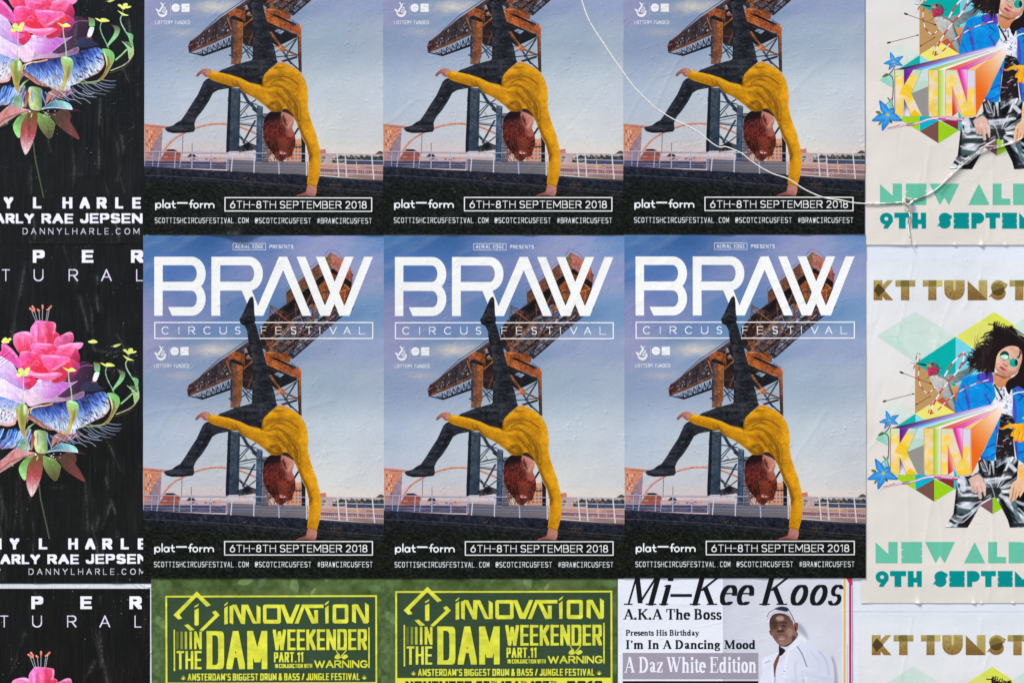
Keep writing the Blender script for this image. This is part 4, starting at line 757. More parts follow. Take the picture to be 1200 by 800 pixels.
    petal(cv, G(30, 470, 22, 462, 34, 456, 56, 460, 76, 466, 98, 458, 96, 466, 74, 470, 52, 472, 36, 476), (226, 196, 214), (132, 100, 128), G(40, 464)[0], G(92, 464)[0], (206, 176, 196))
    petal(cv, G(35.5, 455, 38, 447, 50, 444, 66, 446, 84, 448, 92, 446, 78, 456, 66, 465, 54, 468, 44, 462), (238, 226, 240), (190, 110, 190), G(40, 448)[0], G(66, 464)[0], (240, 220, 238), 9, (170, 90, 170), rs)
    cv.line(smooth(G(50, 447, 58, 446.5, 66, 448), False), .8, (100, 50, 110), .6)
    # pink rose
    hp = (236, 92, 160); rd = (224, 56, 84); lp = (244, 150, 200); dp = (206, 60, 110)
    petal(cv, G(0, 412, 2, 404, 6, 402, 14, 408, 22, 418, 26, 430, 30, 440, 22, 432, 10, 422, -2, 416, -20, 412, -30, 404), (226, 84, 150), (206, 90, 170), G(0, 406)[0], G(26, 436)[0], (246, 150, 196), 3, rd, rs)
    petal(cv, G(16, 400, 17, 392, 26, 388.5, 35, 389, 40, 396, 42, 410, 36, 418, 24, 414, 18, 406), lp, rd, G(24, 390)[0], G(30, 414)[0], (248, 168, 206), shade=[(G(22, 396, 26, 410), 4, rd, .5)])
    petal(cv, G(36, 386, 40, 379, 44, 375.5, 52, 376, 58, 376.5, 65, 378, 66, 383, 65, 388, 70, 392, 68, 404, 56, 412, 44, 408, 38, 396), (244, 130, 196), (206, 56, 84), G(42, 378)[0], G(62, 400)[0], (250, 170, 212), shade=[(G(56, 380, 60, 392, 58, 404), 5, (190, 50, 70), .7), (G(42, 382, 42, 398), 3.5, (232, 160, 214), .8), (G(50, 386, 54, 400), 3, (244, 160, 196), .7)])
    cv.line(smooth(G(44, 378, 47, 382, 44, 384, 40, 388), False), .8, (214, 80, 140), .35); cv.line(G(46, 384, 45, 398), 1, (200, 40, 80), .6, .4)
    petal(cv, G(64, 404, 66, 396, 74, 392, 80, 389, 85, 389.5, 87, 396, 84, 404, 76, 410, 68, 410), (240, 130, 184), (176, 60, 96), G(68, 394)[0], G(80, 408)[0], (246, 160, 200), shade=[(G(78, 392, 76, 404), 3, (170, 70, 110), .6)])
    petal(cv, G(60, 416, 66, 408, 76, 404, 88, 401.5, 97.5, 401.5, 96, 407, 88, 412, 84, 420, 72, 420), (246, 150, 200), (214, 60, 96), G(80, 403)[0], G(80, 420)[0], (250, 180, 212))
    petal(cv, G(82, 422, 86, 414, 90, 408, 94, 416, 94, 422, 90, 428, 84, 430), dp, (130, 30, 60), G(86, 412)[0], G(90, 428)[0])
    petal(cv, G(36, 405, 42, 401.5, 50, 402, 62, 403, 68, 408, 64, 416, 54, 418, 42, 416), (238, 120, 184), (222, 60, 96), G(44, 402)[0], G(54, 416)[0], (248, 160, 204))
    petal(cv, G(23, 418, 26, 412, 34, 411, 44, 413, 49, 420, 56, 424, 64, 436, 50, 438, 34, 436, 26, 430), (238, 96, 166), (224, 54, 78), G(26, 414)[0], G(44, 432)[0], (246, 140, 190))
    petal(cv, G(48, 416, 58, 416, 72, 417, 82, 418, 78, 424, 70, 430, 62, 436, 54, 430), (242, 110, 176), (234, 86, 132), G(60, 416)[0], G(60, 434)[0], (246, 140, 190))
    petal(cv, G(62, 436, 74, 426, 82, 420, 90, 424, 94, 430, 88, 438, 76, 446, 62, 448), (214, 62, 82), (190, 54, 76), G(80, 424)[0], G(70, 446)[0], (240, 120, 160))
    petal(cv, G(28, 440, 34, 433, 44, 437, 56, 437, 66, 436, 74, 438, 64, 444, 52, 446, 42, 442), (246, 140, 190), (230, 84, 130), G(50, 438)[0], G(50, 446)[0], (250, 196, 216))
    petal(cv, G(26, 444, 38, 440, 44, 446, 40, 452, 34, 456, 28, 450), (222, 60, 86), (206, 50, 96), G(34, 442)[0], G(34, 454)[0])
    petal(cv, G(14, 440, 24, 440, 36, 444, 32, 448, 22, 446), (240, 150, 200), (226, 100, 170), G(20, 440)[0], G(30, 446)[0])
    petal(cv, G(84, 430, 92, 424, 94, 430, 88, 440, 78, 446), (176, 60, 120), (110, 40, 80), G(88, 428)[0], G(84, 444)[0])
    for a in ((26, 389.5, 34, 391, 39, 396), (64.5, 380, 65, 386, 63, 390), (44, 403, 52, 403, 60, 404), (26, 413, 34, 412, 42, 414), (50, 417.5, 62, 417, 76, 418.5), (70, 406, 82, 403, 94, 402.5), (76, 392, 82, 390.5, 85, 391), (36, 437.5, 50, 439, 66, 438), (62, 433, 74, 427, 82, 421.5), (4, 404, 12, 409, 20, 418)):
        cv.line(smooth(G(*a), False, 4), 1.8, (252, 186, 218), .75, .7)
    for a in ((30, 398, 36, 412), (50, 408, 56, 414), (40, 420, 46, 434), (34, 424, 40, 434), (66, 422, 62, 432), (76, 410, 72, 418), (84, 406, 76, 412), (54, 392, 50, 400), (78, 432, 68, 442)):
        cv.line(G(*a), 3.2, (206, 34, 70), .4, 1.4)
    for k in range(40):
        x = rs.uniform(22, 90); y = rs.uniform(392, 442)
        if cv.parts['flower_picture'][int((y - cv.y0) * cv.R), int((x - cv.x0) * cv.R)] > .5: cv.line(smooth(G(x - 4, y + rs.uniform(-1, 2), x, y - 1.2, x + rs.uniform(3, 6), y + rs.uniform(-1, 2)), False, 3), rs.uniform(.6, 1.5), [(250, 150, 196), (222, 70, 120), (252, 190, 220), (200, 40, 86)][rs.randint(4)], .4, .5)
    # stamens
    for a, b in (((505, 330, 565, 480), (475, 285, 530, 325)), ((545, 310, 590, 480), (515, 255, 548, 300)), ((615, 340, 630, 470), (600, 305, 620, 325)), ((672, 290, 668, 470), (672, 240, 674, 280)), ((745, 330, 725, 480), (742, 305, 760, 300)), ((775, 300, 745, 480), (770, 290, 805, 252))):
        cv.line(G1(*a), .75, (186, 184, 192)); cv.line(G1(*b), 2.5 if a[0] not in (745,) else 1.8, (214, 124, 104)); cv.line(G1(b[0] - 5, b[1] - 5, b[0] + 5, b[1] + 5), 1, (240, 190, 170), .8)
    # yellow flowers on stalks
    gr = (120, 172, 130)
    cv.line(G3(378, 540, 372, 820) + G5(372, 130, 355, 260), 1.15, (206, 186, 206)); cv.line(G5(372, 60, 355, 240), 1, (170, 190, 150))
    cv.line(smooth(G3(1078, 470, 1085, 600, 1110, 700, 1125, 820) + G5(1130, 180), False), 1.5, (160, 184, 160))
    def yf(P, s=1, c=(222, 226, 120)):
        for a in P: cv.fill(smooth(a, True, 4), c)
    yf([G3(290, 440, 330, 412, 370, 430, 385, 480, 340, 500, 300, 480), G3(385, 470, 420, 410, 460, 398, 480, 420, 450, 470, 410, 500), G3(262, 510, 310, 490, 370, 510, 320, 548, 280, 545), G3(340, 470, 430, 470, 450, 510, 400, 545, 350, 530)])
    cv.fill(SE(*G3(380, 480)[0], 2.2, 2.2, 0, 360), (232, 234, 190), .8, .6)
    yf([G3(985, 402, 1020, 410, 1090, 440, 1060, 460), G3(1080, 430, 1130, 408, 1170, 430, 1200, 455, 1140, 470, 1080, 470)])
    yf([G1(30, 800, 60, 750, 100, 735, 130, 760, 165, 740, 190, 770, 150, 800) + G3(150, 20, 100, 28, 40, 20)])
    yf([G4(245, 0, 290, -18, 340, -30, 400, 8, 350, 28, 280, 25)]); cv.line(G4(322, 35, 318, 110), .6, (70, 80, 70), .8)
    yf([G4(630, 70, 690, 45, 740, 35, 768, 40, 740, 65, 680, 90, 640, 85)], c=(190, 200, 104)); cv.line(G4(600, 75, 650, 75), .7, (120, 116, 100)); cv.line(G4(680, 95, 685, 200), .5, (60, 62, 56), .8)
    yf([G4(440, 330, 490, 340, 540, 370, 530, 390, 470, 360), G4(530, 340, 600, 335, 670, 378, 600, 392, 540, 388)])
    yf([G4(795, 130, 830, 118, 870, 150, 850, 170, 810, 155), G4(880, 115, 930, 102, 955, 130, 930, 170, 880, 160), G4(920, 160, 1000, 145, 1000, 170, 950, 185, 900, 180), G4(845, 150, 900, 150, 920, 180, 890, 202, 850, 185)])
    yf([G4(790, 215, 820, 225, 900, 265, 970, 292, 940, 298, 870, 288)])
    cv.line(G4(875, 205, 875, 240), .8, gr)
    cv.line(smooth(G4(865, 285, 838, 340, 850, 410, 880, 470, 910, 520), False), 1.6, (150, 180, 160)); cv.line(smooth(G4(880, 300, 930, 390, 1000, 490), False), .4, (100, 100, 100), .6)
    cv.line(smooth(G4(545, 388, 522, 470, 545, 570, 590, 660, 640, 760) + G6(650, 60), False), 1.3, (136, 176, 146))
    # leaves and tendrils
    petal(cv, G4(690, 425, 730, 440, 790, 450, 830, 490, 820, 560, 780, 630, 700, 710, 640, 770, 625, 750, 680, 660, 730, 580, 745, 500), (96, 84, 70), (136, 196, 134), G4(740, 440)[0], G4(740, 600)[0], None)
    petal(cv, G4(335, 320, 380, 330, 430, 345, 440, 400, 435, 455, 380, 460, 350, 450, 345, 400), (120, 110, 86), (120, 186, 120), G4(380, 330)[0], G4(390, 440)[0], None)
    petal(cv, G4(355, 480, 400, 465, 430, 480, 400, 580, 365, 620, 320, 600), (206, 222, 206), (236, 232, 232), G4(390, 480)[0], G4(350, 610)[0], None); cv.line(G4(310, 625, 380, 630), 1.1, (170, 96, 70))
    petal(cv, G4(900, 520, 950, 555, 1010, 570, 1040, 610, 1030, 680, 1045, 780, 1020, 790, 985, 700, 960, 620), (128, 190, 130), (96, 160, 104), G4(940, 560)[0], G4(1030, 760)[0], (160, 210, 160))
    petal(cv, G4(850, 680, 920, 720, 1010, 790) + G6(1040, 40, 1050, 110, 1020, 180, 975, 230, 960, 160, 945, 70, 900, 0), (140, 200, 140), (150, 170, 110), G4(900, 700)[0], G6(1000, 180)[0], (176, 220, 160)); cv.fill(smooth(G4(900, 690, 980, 700, 1010, 730, 990, 770)), (130, 124, 100), .8)
    cv.line(smooth(G6(1030, 60, 1040, 150, 980, 240, 900, 310, 780, 365, 690, 400), False), 1.3, (176, 176, 140)); cv.line(smooth(G6(1025, 180, 960, 290, 880, 365, 720, 425, 660, 432), False), .5, (120, 116, 90), .8)
    cv.line(G6(935, 80, 850, 165, 765, 235), 1.9, (150, 196, 140))
    petal(cv, G6(545, 80, 600, 65, 680, 85, 735, 140, 745, 230, 710, 310, 660, 400, 610, 480, 540, 550, 440, 585, 500, 530, 560, 470, 600, 390, 620, 300, 590, 180), (120, 186, 110), (166, 140, 84), G6(700, 140)[0], G6(560, 500)[0], (186, 206, 130), mid=(150, 150, 90), shade=[(G6(640, 200, 660, 300, 600, 430, 520, 540), 2.6, (120, 80, 50), .7), (G6(580, 110, 620, 220, 625, 320), 1.6, (214, 230, 180), .8)])
    cv.line(smooth(G6(500, 560, 400, 580, 300, 590, 210, 585), False), 2.0, (126, 146, 90)); cv.line(smooth(G6(500, 550, 400, 568, 300, 576), False), .6, (190, 206, 150), .8)
    petal(cv, G5(355, 235, 420, 260, 450, 330, 440, 420, 420, 520, 400, 620, 420, 740, 450, 810, 370, 740, 320, 640, 290, 520, 262, 400, 262, 310, 300, 260), (156, 180, 110), (176, 142, 92), G5(350, 260)[0], G5(380, 720)[0], (190, 196, 120), mid=(150, 140, 76), shade=[(G5(350, 260, 345, 400, 360, 560), 2.6, (110, 140, 56), .8), (G5(300, 300, 285, 420, 320, 600), 2.2, (204, 176, 104), .8), (G5(400, 270, 400, 380), 3.4, (226, 236, 214), .8)])
    petal(cv, G5(560, 530, 500, 560, 440, 600, 420, 680, 440, 720, 465, 680, 480, 610), (150, 176, 110), (120, 120, 70), G5(450, 600)[0], G5(460, 700)[0], None)
    petal(cv, G5(1045, 215, 1100, 185, 1170, 195) + G6(80, 220, 105, 280, 90, 380, 60, 480, 10, 560) + G5(1110, 660, 1050, 705, 975, 705, 1040, 660, 1075, 560, 1090, 450, 1065, 330), (150, 206, 130), (186, 160, 100), G5(1150, 220)[0], G5(1090, 640)[0], (196, 206, 130), mid=(150, 150, 90), shade=[(G5(1065, 230, 1110, 380, 1120, 520, 1060, 680), 2.2, (206, 176, 100), .8), (G5(1100, 200, 1190, 230), 2.2, (228, 240, 214), .8), (G5(1180, 330, 1150, 500), 2, (110, 90, 56), .6)])
    cv.line(G7(425, 220, 425, 222), 2.2, (240, 232, 226)); cv.line(G7(450, 245, 438, 280), 1.2, (206, 216, 130))
    for k in range(16): cv.line([G7(rs.uniform(585, 720), rs.uniform(228, 300) - 20)[0]] * 2, rs.uniform(.7, 1.6), (220, 226, 214), .85)
    cv.rec = None
    cv.grime('flower_picture', lambda x, y: 1.04 + .05 * fbm(x / 1.3, y / 1.6, 130, 3) + .10 * fbm((x + y) / 9, (y - x) / 4, 131, 3))
    cv.tone(13, 1.05)
    # white unprinted margin
    old = cv.clip; cv.rec = None
    for r in ((-108, 276, 180.5, 284.2), (178.3, 276, 180.5, 683), (-108, 276, -105.5, 683)): cv.rect(*r, (222, 222, 226))
    return cv
# ------------------------------------------------------------------ print 3: white album poster
def deco(cv, ch, x, w, y0, y1, col, **k):
    """solid deco capitals"""
    h = y1 - y0; L = lambda *p: [(x + p[i] * w, y0 + p[i + 1] * h) for i in range(0, len(p), 2)]
    nt = lambda u, v, d=1: L(u, v - .035, u + .12 * d, v, u, v + .035)
    P = []; cut = []
    if ch == 'N': P = [L(0, .02, .58, .57, .58, 0, 1, 0, 1, 1, 0, 1)]
    elif ch == 'E': P = [L(0, 0, 1, 0, 1, .3, .9, .335, 1, .37, 1, .64, .9, .675, 1, .71, 1, 1, 0, 1, 0, .74, .12, .71, 0, .66, 0, .4, .12, .36, 0, .33)]
    elif ch == 'W': P = [L(0, 0, 1, 0, .66, 1, .5, .66, .35, 1)]
    elif ch == 'A': P = [L(.5, 0, 1, 1, 0, 1)]
    elif ch == 'L': P = [L(0, 0, .5, 0, .5, .7, 1, .7, 1, 1, 0, 1)]
    elif ch == 'B': P = [L(0, 0, .55, 0) + [q for q in SE(x + .55 * w, y0 + .25 * h, .36 * w, .25 * h, -90, 60)] + [q for q in SE(x + .58 * w, y0 + .72 * h, .42 * w, .28 * h, -60, 90)] + L(0, 1)]
    elif ch == 'U': P = [L(0, 0, 1, 0, 1, .5) + SE(x + .5 * w, y0 + .5 * h, .5 * w, .5 * h, 0, 180) + L(0, .5)]; cut = [L(.45, 0, .55, 0, .55, .5, .45, .5)]
    elif ch == 'M': P = [L(0, 1, 0, 0, .5, .55, 1, 0, 1, 1)]
    elif ch == 'T': P = [L(0, 0, 1, 0, 1, .32, .7, .32, .7, 1, .28, 1, .28, .32, 0, .32)]
    elif ch == 'H': P = [L(0, 0, .42, 0, .42, .42, .62, .42, .62, 0, 1, 0, 1, 1, .68, 1, .68, .72, .42, .72, .42, 1, 0, 1)]
    elif ch == 'S': P = [SE(x + .52 * w, y0 + .36 * h, .4 * w, .36 * h, 60, 315) + L(1, .2, .9, .42, .78, .4)]; P.append(SE(x + .5 * w, y0 + .64 * h, .4 * w, .36 * h, -100, 150) + L(0, .86, .1, .72)); P.append(SE(x + .5 * w, y0 + .5 * h, .33 * w, .42 * h, 0, 360))
    elif ch == 'P': P = [L(0, 0, .55, 0) + SE(x + .55 * w, y0 + .34 * h, .45 * w, .34 * h, -90, 90) + L(.4, .68, .4, 1, 0, 1)]
    elif ch == 'R': P = [L(0, 0, .55, 0) + SE(x + .55 * w, y0 + .3 * h, .42 * w, .3 * h, -90, 80) + L(1, 1, 0, 1)]
    elif ch == 'K': P = [L(0, 0, .45, 0, .45, .25, .7, 0, 1, 0, .55, .5, 1, 1, .6, 1, .45, .8, .45, 1, 0, 1)]
    elif ch == '9': P = [SE(x + .5 * w, y0 + .38 * h, .5 * w, .38 * h, 0, 360), L(.98, .3, 1, .55, .72, .86, .6, 1, .28, 1, .32, .82, .5, .7, .6, .5)]; cut = [SE(x + .5 * w, y0 + .38 * h, .15 * w, .12 * h, 0, 360)]
    cv.fills(P, col, **k)
    return cut

def paint_album():
    cv = Canvas(1008.6, 306, 1290.6, 706, 3.0, (224, 221, 215))
    X, Y = cv.xy()
    t = np.clip((Y - 306) / 200, 0, 1)[..., None]
    cv.a[:] = lerp(np.array((226, 228, 231.)), np.array((226, 218, 206.)), t) + fbm(X / 60, Y / 30, 91, 3)[..., None] * 4
    rs = np.random.RandomState(21); paper = (225, 218, 207)
    K1 = T(1010, 350, 10); K2 = T(1110, 360, 13.333); K3 = T(1110, 410, 13.333); K4 = T(1010, 410, 10); K5 = T(1010, 470, 10); K6 = T(1110, 460, 13.333); K7 = T(1010, 540, 10); K8 = T(1100, 500, 11.94); K9 = T(1100, 560, 11.94); G = T(0, 0, 1)
    # gold name
    def gold(X, Y):
        g = fbm(X / 1.0, Y / 1.0, 31, 3)[..., None]; v = np.clip((Y - 328) / 24, 0, 1)[..., None]
        return lerp(np.array((176, 156, 92.)), np.array((140, 104, 52.)), v) + g * 34
    cv.rec = 'name_lettering'
    for ch, a, b in (('K', 1023.4, 1046.5), ('T', 1049, 1072.2), ('T', 1081, 1103.8), ('U', 1106, 1130), ('N', 1133.5, 1156.5), ('S', 1158, 1180.5), ('T', 1182.5, 1206), ('A', 1207, 1230), ('L', 1233, 1250), ('L', 1253, 1270)):
        for c in deco(cv, ch, a, b - a, 328.3, 351.8, gold): cv.fill(c, (206, 196, 140))
    cv.rec = None
    for a, c, al in (((1029, 332, 1037, 340, 1029, 348, 1023.5, 340), (56, 40, 22), .75), ((1055, 328.3, 1065, 328.3, 1065, 335.6, 1055, 335.6), (70, 70, 30), .55), ((1088, 328.3, 1097, 328.3, 1097, 335.6, 1088, 335.6), (84, 84, 36), .5), ((1097, 328.3, 1103.8, 328.3, 1103.8, 335.6, 1097, 335.6), (214, 200, 110), .7),
                     ((1189, 328.3, 1199, 328.3, 1199, 335.6, 1189, 335.6), (84, 84, 36), .5), ((1133.5, 329, 1156, 351.8, 1133.5, 351.8), (92, 62, 30), .35), ((1146, 328.3, 1156.5, 328.3, 1156.5, 351, 1146, 341), (196, 178, 110), .5)): cv.fill(G(*a), c, al)
    cv.fill(SE(1169, 339, 7.6, 7.6, 0, 360), (110, 98, 44), .7); cv.fill(SE(1169, 339, 7.6, 7.6, -20, 160), (74, 58, 30), .7)
    # facets
    cv.rec = 'geometric_pattern'
    def fc(c, *p, a=1): cv.fill(G(*p), c, a)
    pg = (200, 219, 206); fc(pg, 1027, 393.7, 1072, 365, 1119.5, 394.3, 1072.5, 424.5); fc((186, 214, 200), 1027, 393.7, 1050, 393, 1072.5, 424.5, a=.5); fc((214, 222, 210), 1072, 365, 1119.5, 394.3, 1090, 412, a=.5)
    fc((0, 170, 160), 1072, 426, 1119.5, 394.6, 1119.5, 454); fc((116, 204, 220), 1119.5, 394.6, 1167, 425, 1119.5, 454.5); fc((140, 212, 214), 1119.5, 430, 1140, 440, 1119.5, 454)
    fc((222, 222, 92), 1119.7, 394.4, 1164.4, 365.6, 1211, 395, 1164, 425); fc((214, 212, 118), 1134, 390, 1160, 370, 1160, 420, 1140, 408, a=.5); fc((206, 216, 70), 1164.4, 365.6, 1188, 381, 1180, 384, 1150, 376, a=.5)
    fc(pg, 1188, 381, 1211, 366, 1258, 395, 1211, 425); fc((0, 170, 160), 1258, 396, 1211, 426, 1258, 456); fc((190, 148, 92), 1072, 425.5, 1119.5, 454.5, 1072, 484.5); fc((116, 204, 220), 1211, 395, 1258, 395, 1211, 425)
    fc((192, 88, 52), 1097, 469.3, 1119.5, 454.5, 1150, 440, 1150, 484.5, 1119.5, 484.5); fc((214, 150, 96), 1110, 455, 1130, 448, 1130, 460, 1112, 462, a=.8)
    fc((238, 228, 112), 1072.5, 484, 1097, 469.6, 1119.5, 483.5, 1119.5, 500, 1083, 492); fc((212, 224, 214), 1029, 483, 1049, 471, 1071, 484, 1050, 497, a=.8)
    fc((10, 176, 164), 1072.5, 484.5, 1046, 502, 1072.5, 502); fc((140, 214, 222), 1072.5, 484.8, 1090, 496, 1072.5, 500)
    fc((158, 214, 196), 1025, 514, 1041, 502, 1041, 523); fc((140, 204, 186), 1025, 514, 1033, 508, 1041, 523, a=.6)
    fc((166, 206, 26), 1050, 559, 1060, 551, 1072, 557, 1072, 573.5, 1050, 560); fc((0, 176, 200), 1072, 557, 1082, 549, 1083.5, 556, 1094.5, 561, 1072.5, 573.5); fc((118, 80, 68), 1072.5, 573.5, 1094.3, 561, 1094.3, 587.5); fc((154, 204, 22), 1094.3, 561, 1118, 572.5, 1094.3, 587.5); fc((132, 46, 42), 1097, 561, 1117.4, 560, 1117.4, 572)
    fc((40, 180, 196), 1117.6, 548, 1121, 556, 1120, 573, 1117.6, 573); fc((124, 84, 92), 1148, 592, 1162.8, 583, 1162.8, 602); fc((150, 204, 30), 1162.8, 583, 1167, 583, 1173.8, 595.5, 1162.8, 602)
    fc((166, 206, 26), 1195, 570, 1215, 570, 1225, 585, 1200, 600); fc((118, 80, 68), 1225, 560, 1250, 572, 1225, 588)
    cv.rec = None
    for y in range(5): cv.line(G(1074, 440 + y * 8, 1112, 438 + y * 8.5), .4, (160, 116, 66), .35)
    # pins
    for a, b, r in (((1055, 436), (1091, 449.5), 1.5), ((1035, 470.3), (1070.5, 461.2), 1.4), ((1073, 474), (1090, 464), 1.0)):
        cv.line([a, b], .55, (60, 46, 50)); cv.line([a, (a[0] + (b[0] - a[0]) * .07, a[1] + (b[1] - a[1]) * .07)], r * 1.4, (46, 48, 50)); cv.line([b, (b[0] - (b[0] - a[0]) * .04, b[1] - (b[1] - a[1]) * .04)], r, (46, 44, 46))
    # bird
    cv.rec = 'bird_picture'
    petal(cv, K4(955, 305, 1080, 270, 1210, 225, 1330, 160, 1300, 260, 1200, 335, 1120, 380, 1050, 400, 1000, 380), (150, 166, 164), (96, 114, 116), K4(1000, 300)[0], K4(1200, 330)[0], None, 9, (60, 74, 80), rs)
    petal(cv, K4(788, 310, 850, 300, 940, 300, 1000, 340, 1030, 420, 1075, 540, 1098, 640, 1088, 710, 1045, 680, 990, 600, 930, 530, 870, 470, 820, 390), (206, 200, 192), (150, 156, 152), K4(820, 340)[0], K4(1060, 600)[0], None, 8, (120, 124, 122), rs, shade=[(K4(1010, 350, 1050, 480, 1100, 640), 3, (52, 66, 70), .9), (K4(900, 300, 1000, 340), 2.4, (80, 88, 86), .7)])
    petal(cv, K4(748, 170, 790, 146, 840, 138, 885, 165, 905, 215, 900, 260, 850, 290, 800, 270, 765, 210), (120, 122, 110), (74, 84, 80), K4(780, 160)[0], K4(890, 210)[0], None); cv.fill(smooth(K4(760, 180, 800, 165, 810, 190, 790, 200)), (190, 160, 120), .8); cv.fill(SE(*K4(822, 165)[0], 1.1, 1.1, 0, 360), (14, 14, 16))
    petal(cv, K4(765, 205, 830, 205, 895, 215, 902, 262, 870, 285, 820, 300, 785, 306, 772, 270), (196, 54, 90), (150, 34, 66), K4(780, 210)[0], K4(880, 280)[0], None)
    for k in range(24): cv.line([K4(rs.uniform(775, 895), rs.uniform(212, 292))[0]] * 2, rs.uniform(.5, .9), (226, 130, 150), .6)
    cv.fill(K4(752, 168, 700, 160, 640, 152, 640, 160, 700, 178, 750, 186), (30, 32, 34)); cv.line(K4(565, 153, 640, 157), .4, (80, 60, 60)); cv.line(K4(900, 215, 940, 208), .5, (50, 60, 50)); cv.line(K4(760, 250, 735, 255), .5, (150, 60, 70)); cv.line(K4(745, 340, 790, 310), .6, (110, 80, 60))
    # jacket
    cv.rec = 'woman_picture'
    bl = (10, 138, 214)
    jac = K3(330, 385, 470, 378, 480, 370, 690, 335, 720, 500, 700, 540, 760, 600) + K6(750, 60, 680, 180, 700, 260, 820, 330, 830, 420, 830, 500) + K8(815, 100, 790, 380, 760, 475, 640, 460, 575, 420, 700, 160, 500, 0) + K6(120, 330, 130, 150) + K3(140, 760, 160, 640, 200, 540, 240, 440, 290, 395)
    cv.fill(smooth(jac, True, 2), bl); cv.set_clip([smooth(jac, True, 2)])
    pu = (86, 60, 170)
    cv.fill(K3(470, 380, 690, 330, 720, 500, 640, 520, 540, 500, 470, 470), (92, 62, 168)); cv.fill(K3(480, 400, 600, 420, 640, 500, 520, 490), (40, 84, 200), .7, .6)
    for a, w, c in ((K3(240, 560, 300, 700, 340, 820), 2.4, pu), (K3(560, 500, 600, 560, 665, 610), .9, (20, 40, 110)), (K3(580, 690, 640, 780) + K6(670, 180), 2.2, pu), (K3(300, 480, 330, 600, 330, 780), 1, (10, 100, 180)), (K3(600, 700, 650, 640, 760, 600), .8, (10, 90, 170)), (K3(470, 390, 475, 470), .8, (20, 50, 120)), (K6(170, 160, 240, 280), 1.6, (60, 80, 190)), (K6(290, 60, 340, 250), 2.4, pu), (K6(760, 60, 690, 190), 1.6, (70, 60, 170)), (K6(380, 120, 600, 150), .8, (10, 100, 190)),
                    (K8(800, 0, 820, 100, 800, 300), 2.6, pu), (K8(590, 420, 650, 440, 760, 380), 2.4, (60, 60, 180)), (K8(640, 300, 780, 240), 1.6, (40, 60, 180)), (K8(690, 330, 770, 340, 700, 400), 2.4, (20, 160, 230))): cv.line(a, w, c, .85, .35)
    cv.line(K3(250, 440, 350, 390, 460, 392), 1.0, (90, 190, 240), .8, .3); cv.line(K3(330, 620, 400, 560, 520, 600), 2.5, (30, 160, 232), .6, .8)
    cv.set_clip(None)
    jr = K3(1010, 540, 1060, 500, 1200, 560, 1400, 640, 1560, 900) + G(1232, 500, 1236, 540, 1222, 556) + K8(1110, 460, 1090, 460, 1050, 200) + K6(1010, 300, 1020, 100) + K3(1010, 660)
    cv.fill(smooth(jr, True, 2), (14, 128, 208)); cv.set_clip([smooth(jr, True, 2)])
    for a, w, c in ((K3(1010, 560, 1080, 580, 1150, 640), 3.4, (96, 60, 168)), (K6(1030, 100, 1060, 300, 1050, 480), 3.6, pu), (K6(1050, 480, 1080, 560) + K8(1070, 240, 1080, 420), 4, (76, 56, 160)), (K3(1040, 620, 1100, 680, 1180, 730), 1.2, (24, 20, 60)), (K6(1110, 120, 1180, 60), 1, (20, 30, 90)), (K8(1110, 360, 1194, 340), 1.2, (10, 60, 150)), (G(1200, 470, 1215, 540), 3, pu)): cv.line(a, w, c, .85, .4)
    cv.set_clip(None)
    # shirt and belt area
    sh = K3(720, 520, 840, 590, 920, 560, 970, 600, 980, 680, 1010, 700) + K6(1020, 120, 1010, 330, 1000, 480, 830, 480, 840, 320, 720, 230, 680, 180, 760, 60) + K3(740, 640)
    cv.fill(sh, (226, 224, 232)); cv.set_clip([sh])
    for k in range(46):
        x = rs.uniform(1160, 1188); y = rs.uniform(452, 494); cv.line(G(x, y, x + rs.uniform(-3, 3), y + rs.uniform(-3, 3)), rs.uniform(.5, 1.6), [(90, 92, 104), (150, 150, 160), (30, 32, 36), (244, 244, 250)][rs.randint(4)], .75)
    cv.set_clip(None)
    cv.line(K3(730, 540, 800, 660, 850, 760), 2.0, (46, 44, 34)); cv.line(K3(800, 640, 880, 610, 880, 680), 1.4, (120, 130, 160), .8)
    bd = K6(840, 320, 1000, 360, 1060, 470, 1150, 560) + K8(1040, 200, 1060, 420, 960, 470, 800, 460, 790, 380, 830, 60)
    cv.fill(bd, (34, 30, 34)); cv.set_clip([bd])
    for k in range(70):
        x = rs.uniform(1166, 1192); y = rs.uniform(486, 540); l = rs.uniform(1.5, 7); an = rs.uniform(-.9, .5); cv.line(G(x, y, x + l * math.cos(an), y + l * math.sin(an)), rs.uniform(.4, 1.3), [(206, 206, 210), (120, 110, 90), (84, 60, 50), (240, 240, 244), (12, 12, 14), (176, 60, 80)][rs.choice(6, p=[.2, .2, .15, .15, .25, .05])], .8)
    cv.set_clip(None)
    # trousers
    tr = K8(545, 480, 600, 440, 720, 480, 900, 440, 1030, 410, 1110, 470, 1095, 590, 1100, 800) + K9(1194, 60, 1400, 60, 1420, 690, 990, 690, 960, 580, 880, 420, 800, 280, 770, 265, 690, 290, 600, 330, 500, 520, 400, 690, 90, 690, 110, 640, 160, 560, 200, 500, 240, 150, 260, -30) + K8(400, 690, 530, 640, 560, 600)
    def silver(X, Y):
        d = np.hypot(X - 1164, Y - 582) ; an = np.arctan2(Y - 575, X - 1166)
        s = noise2(an * 9 + 3, d / 16, 55) + .5 * noise2(an * 22, d / 10, 56); s = s[..., None]
        c = np.array((92, 98, 102.)) + s * 165
        return np.clip(c, 12, 238)
    cv.put(cv.cover([tr]), silver); cv.set_clip([tr])
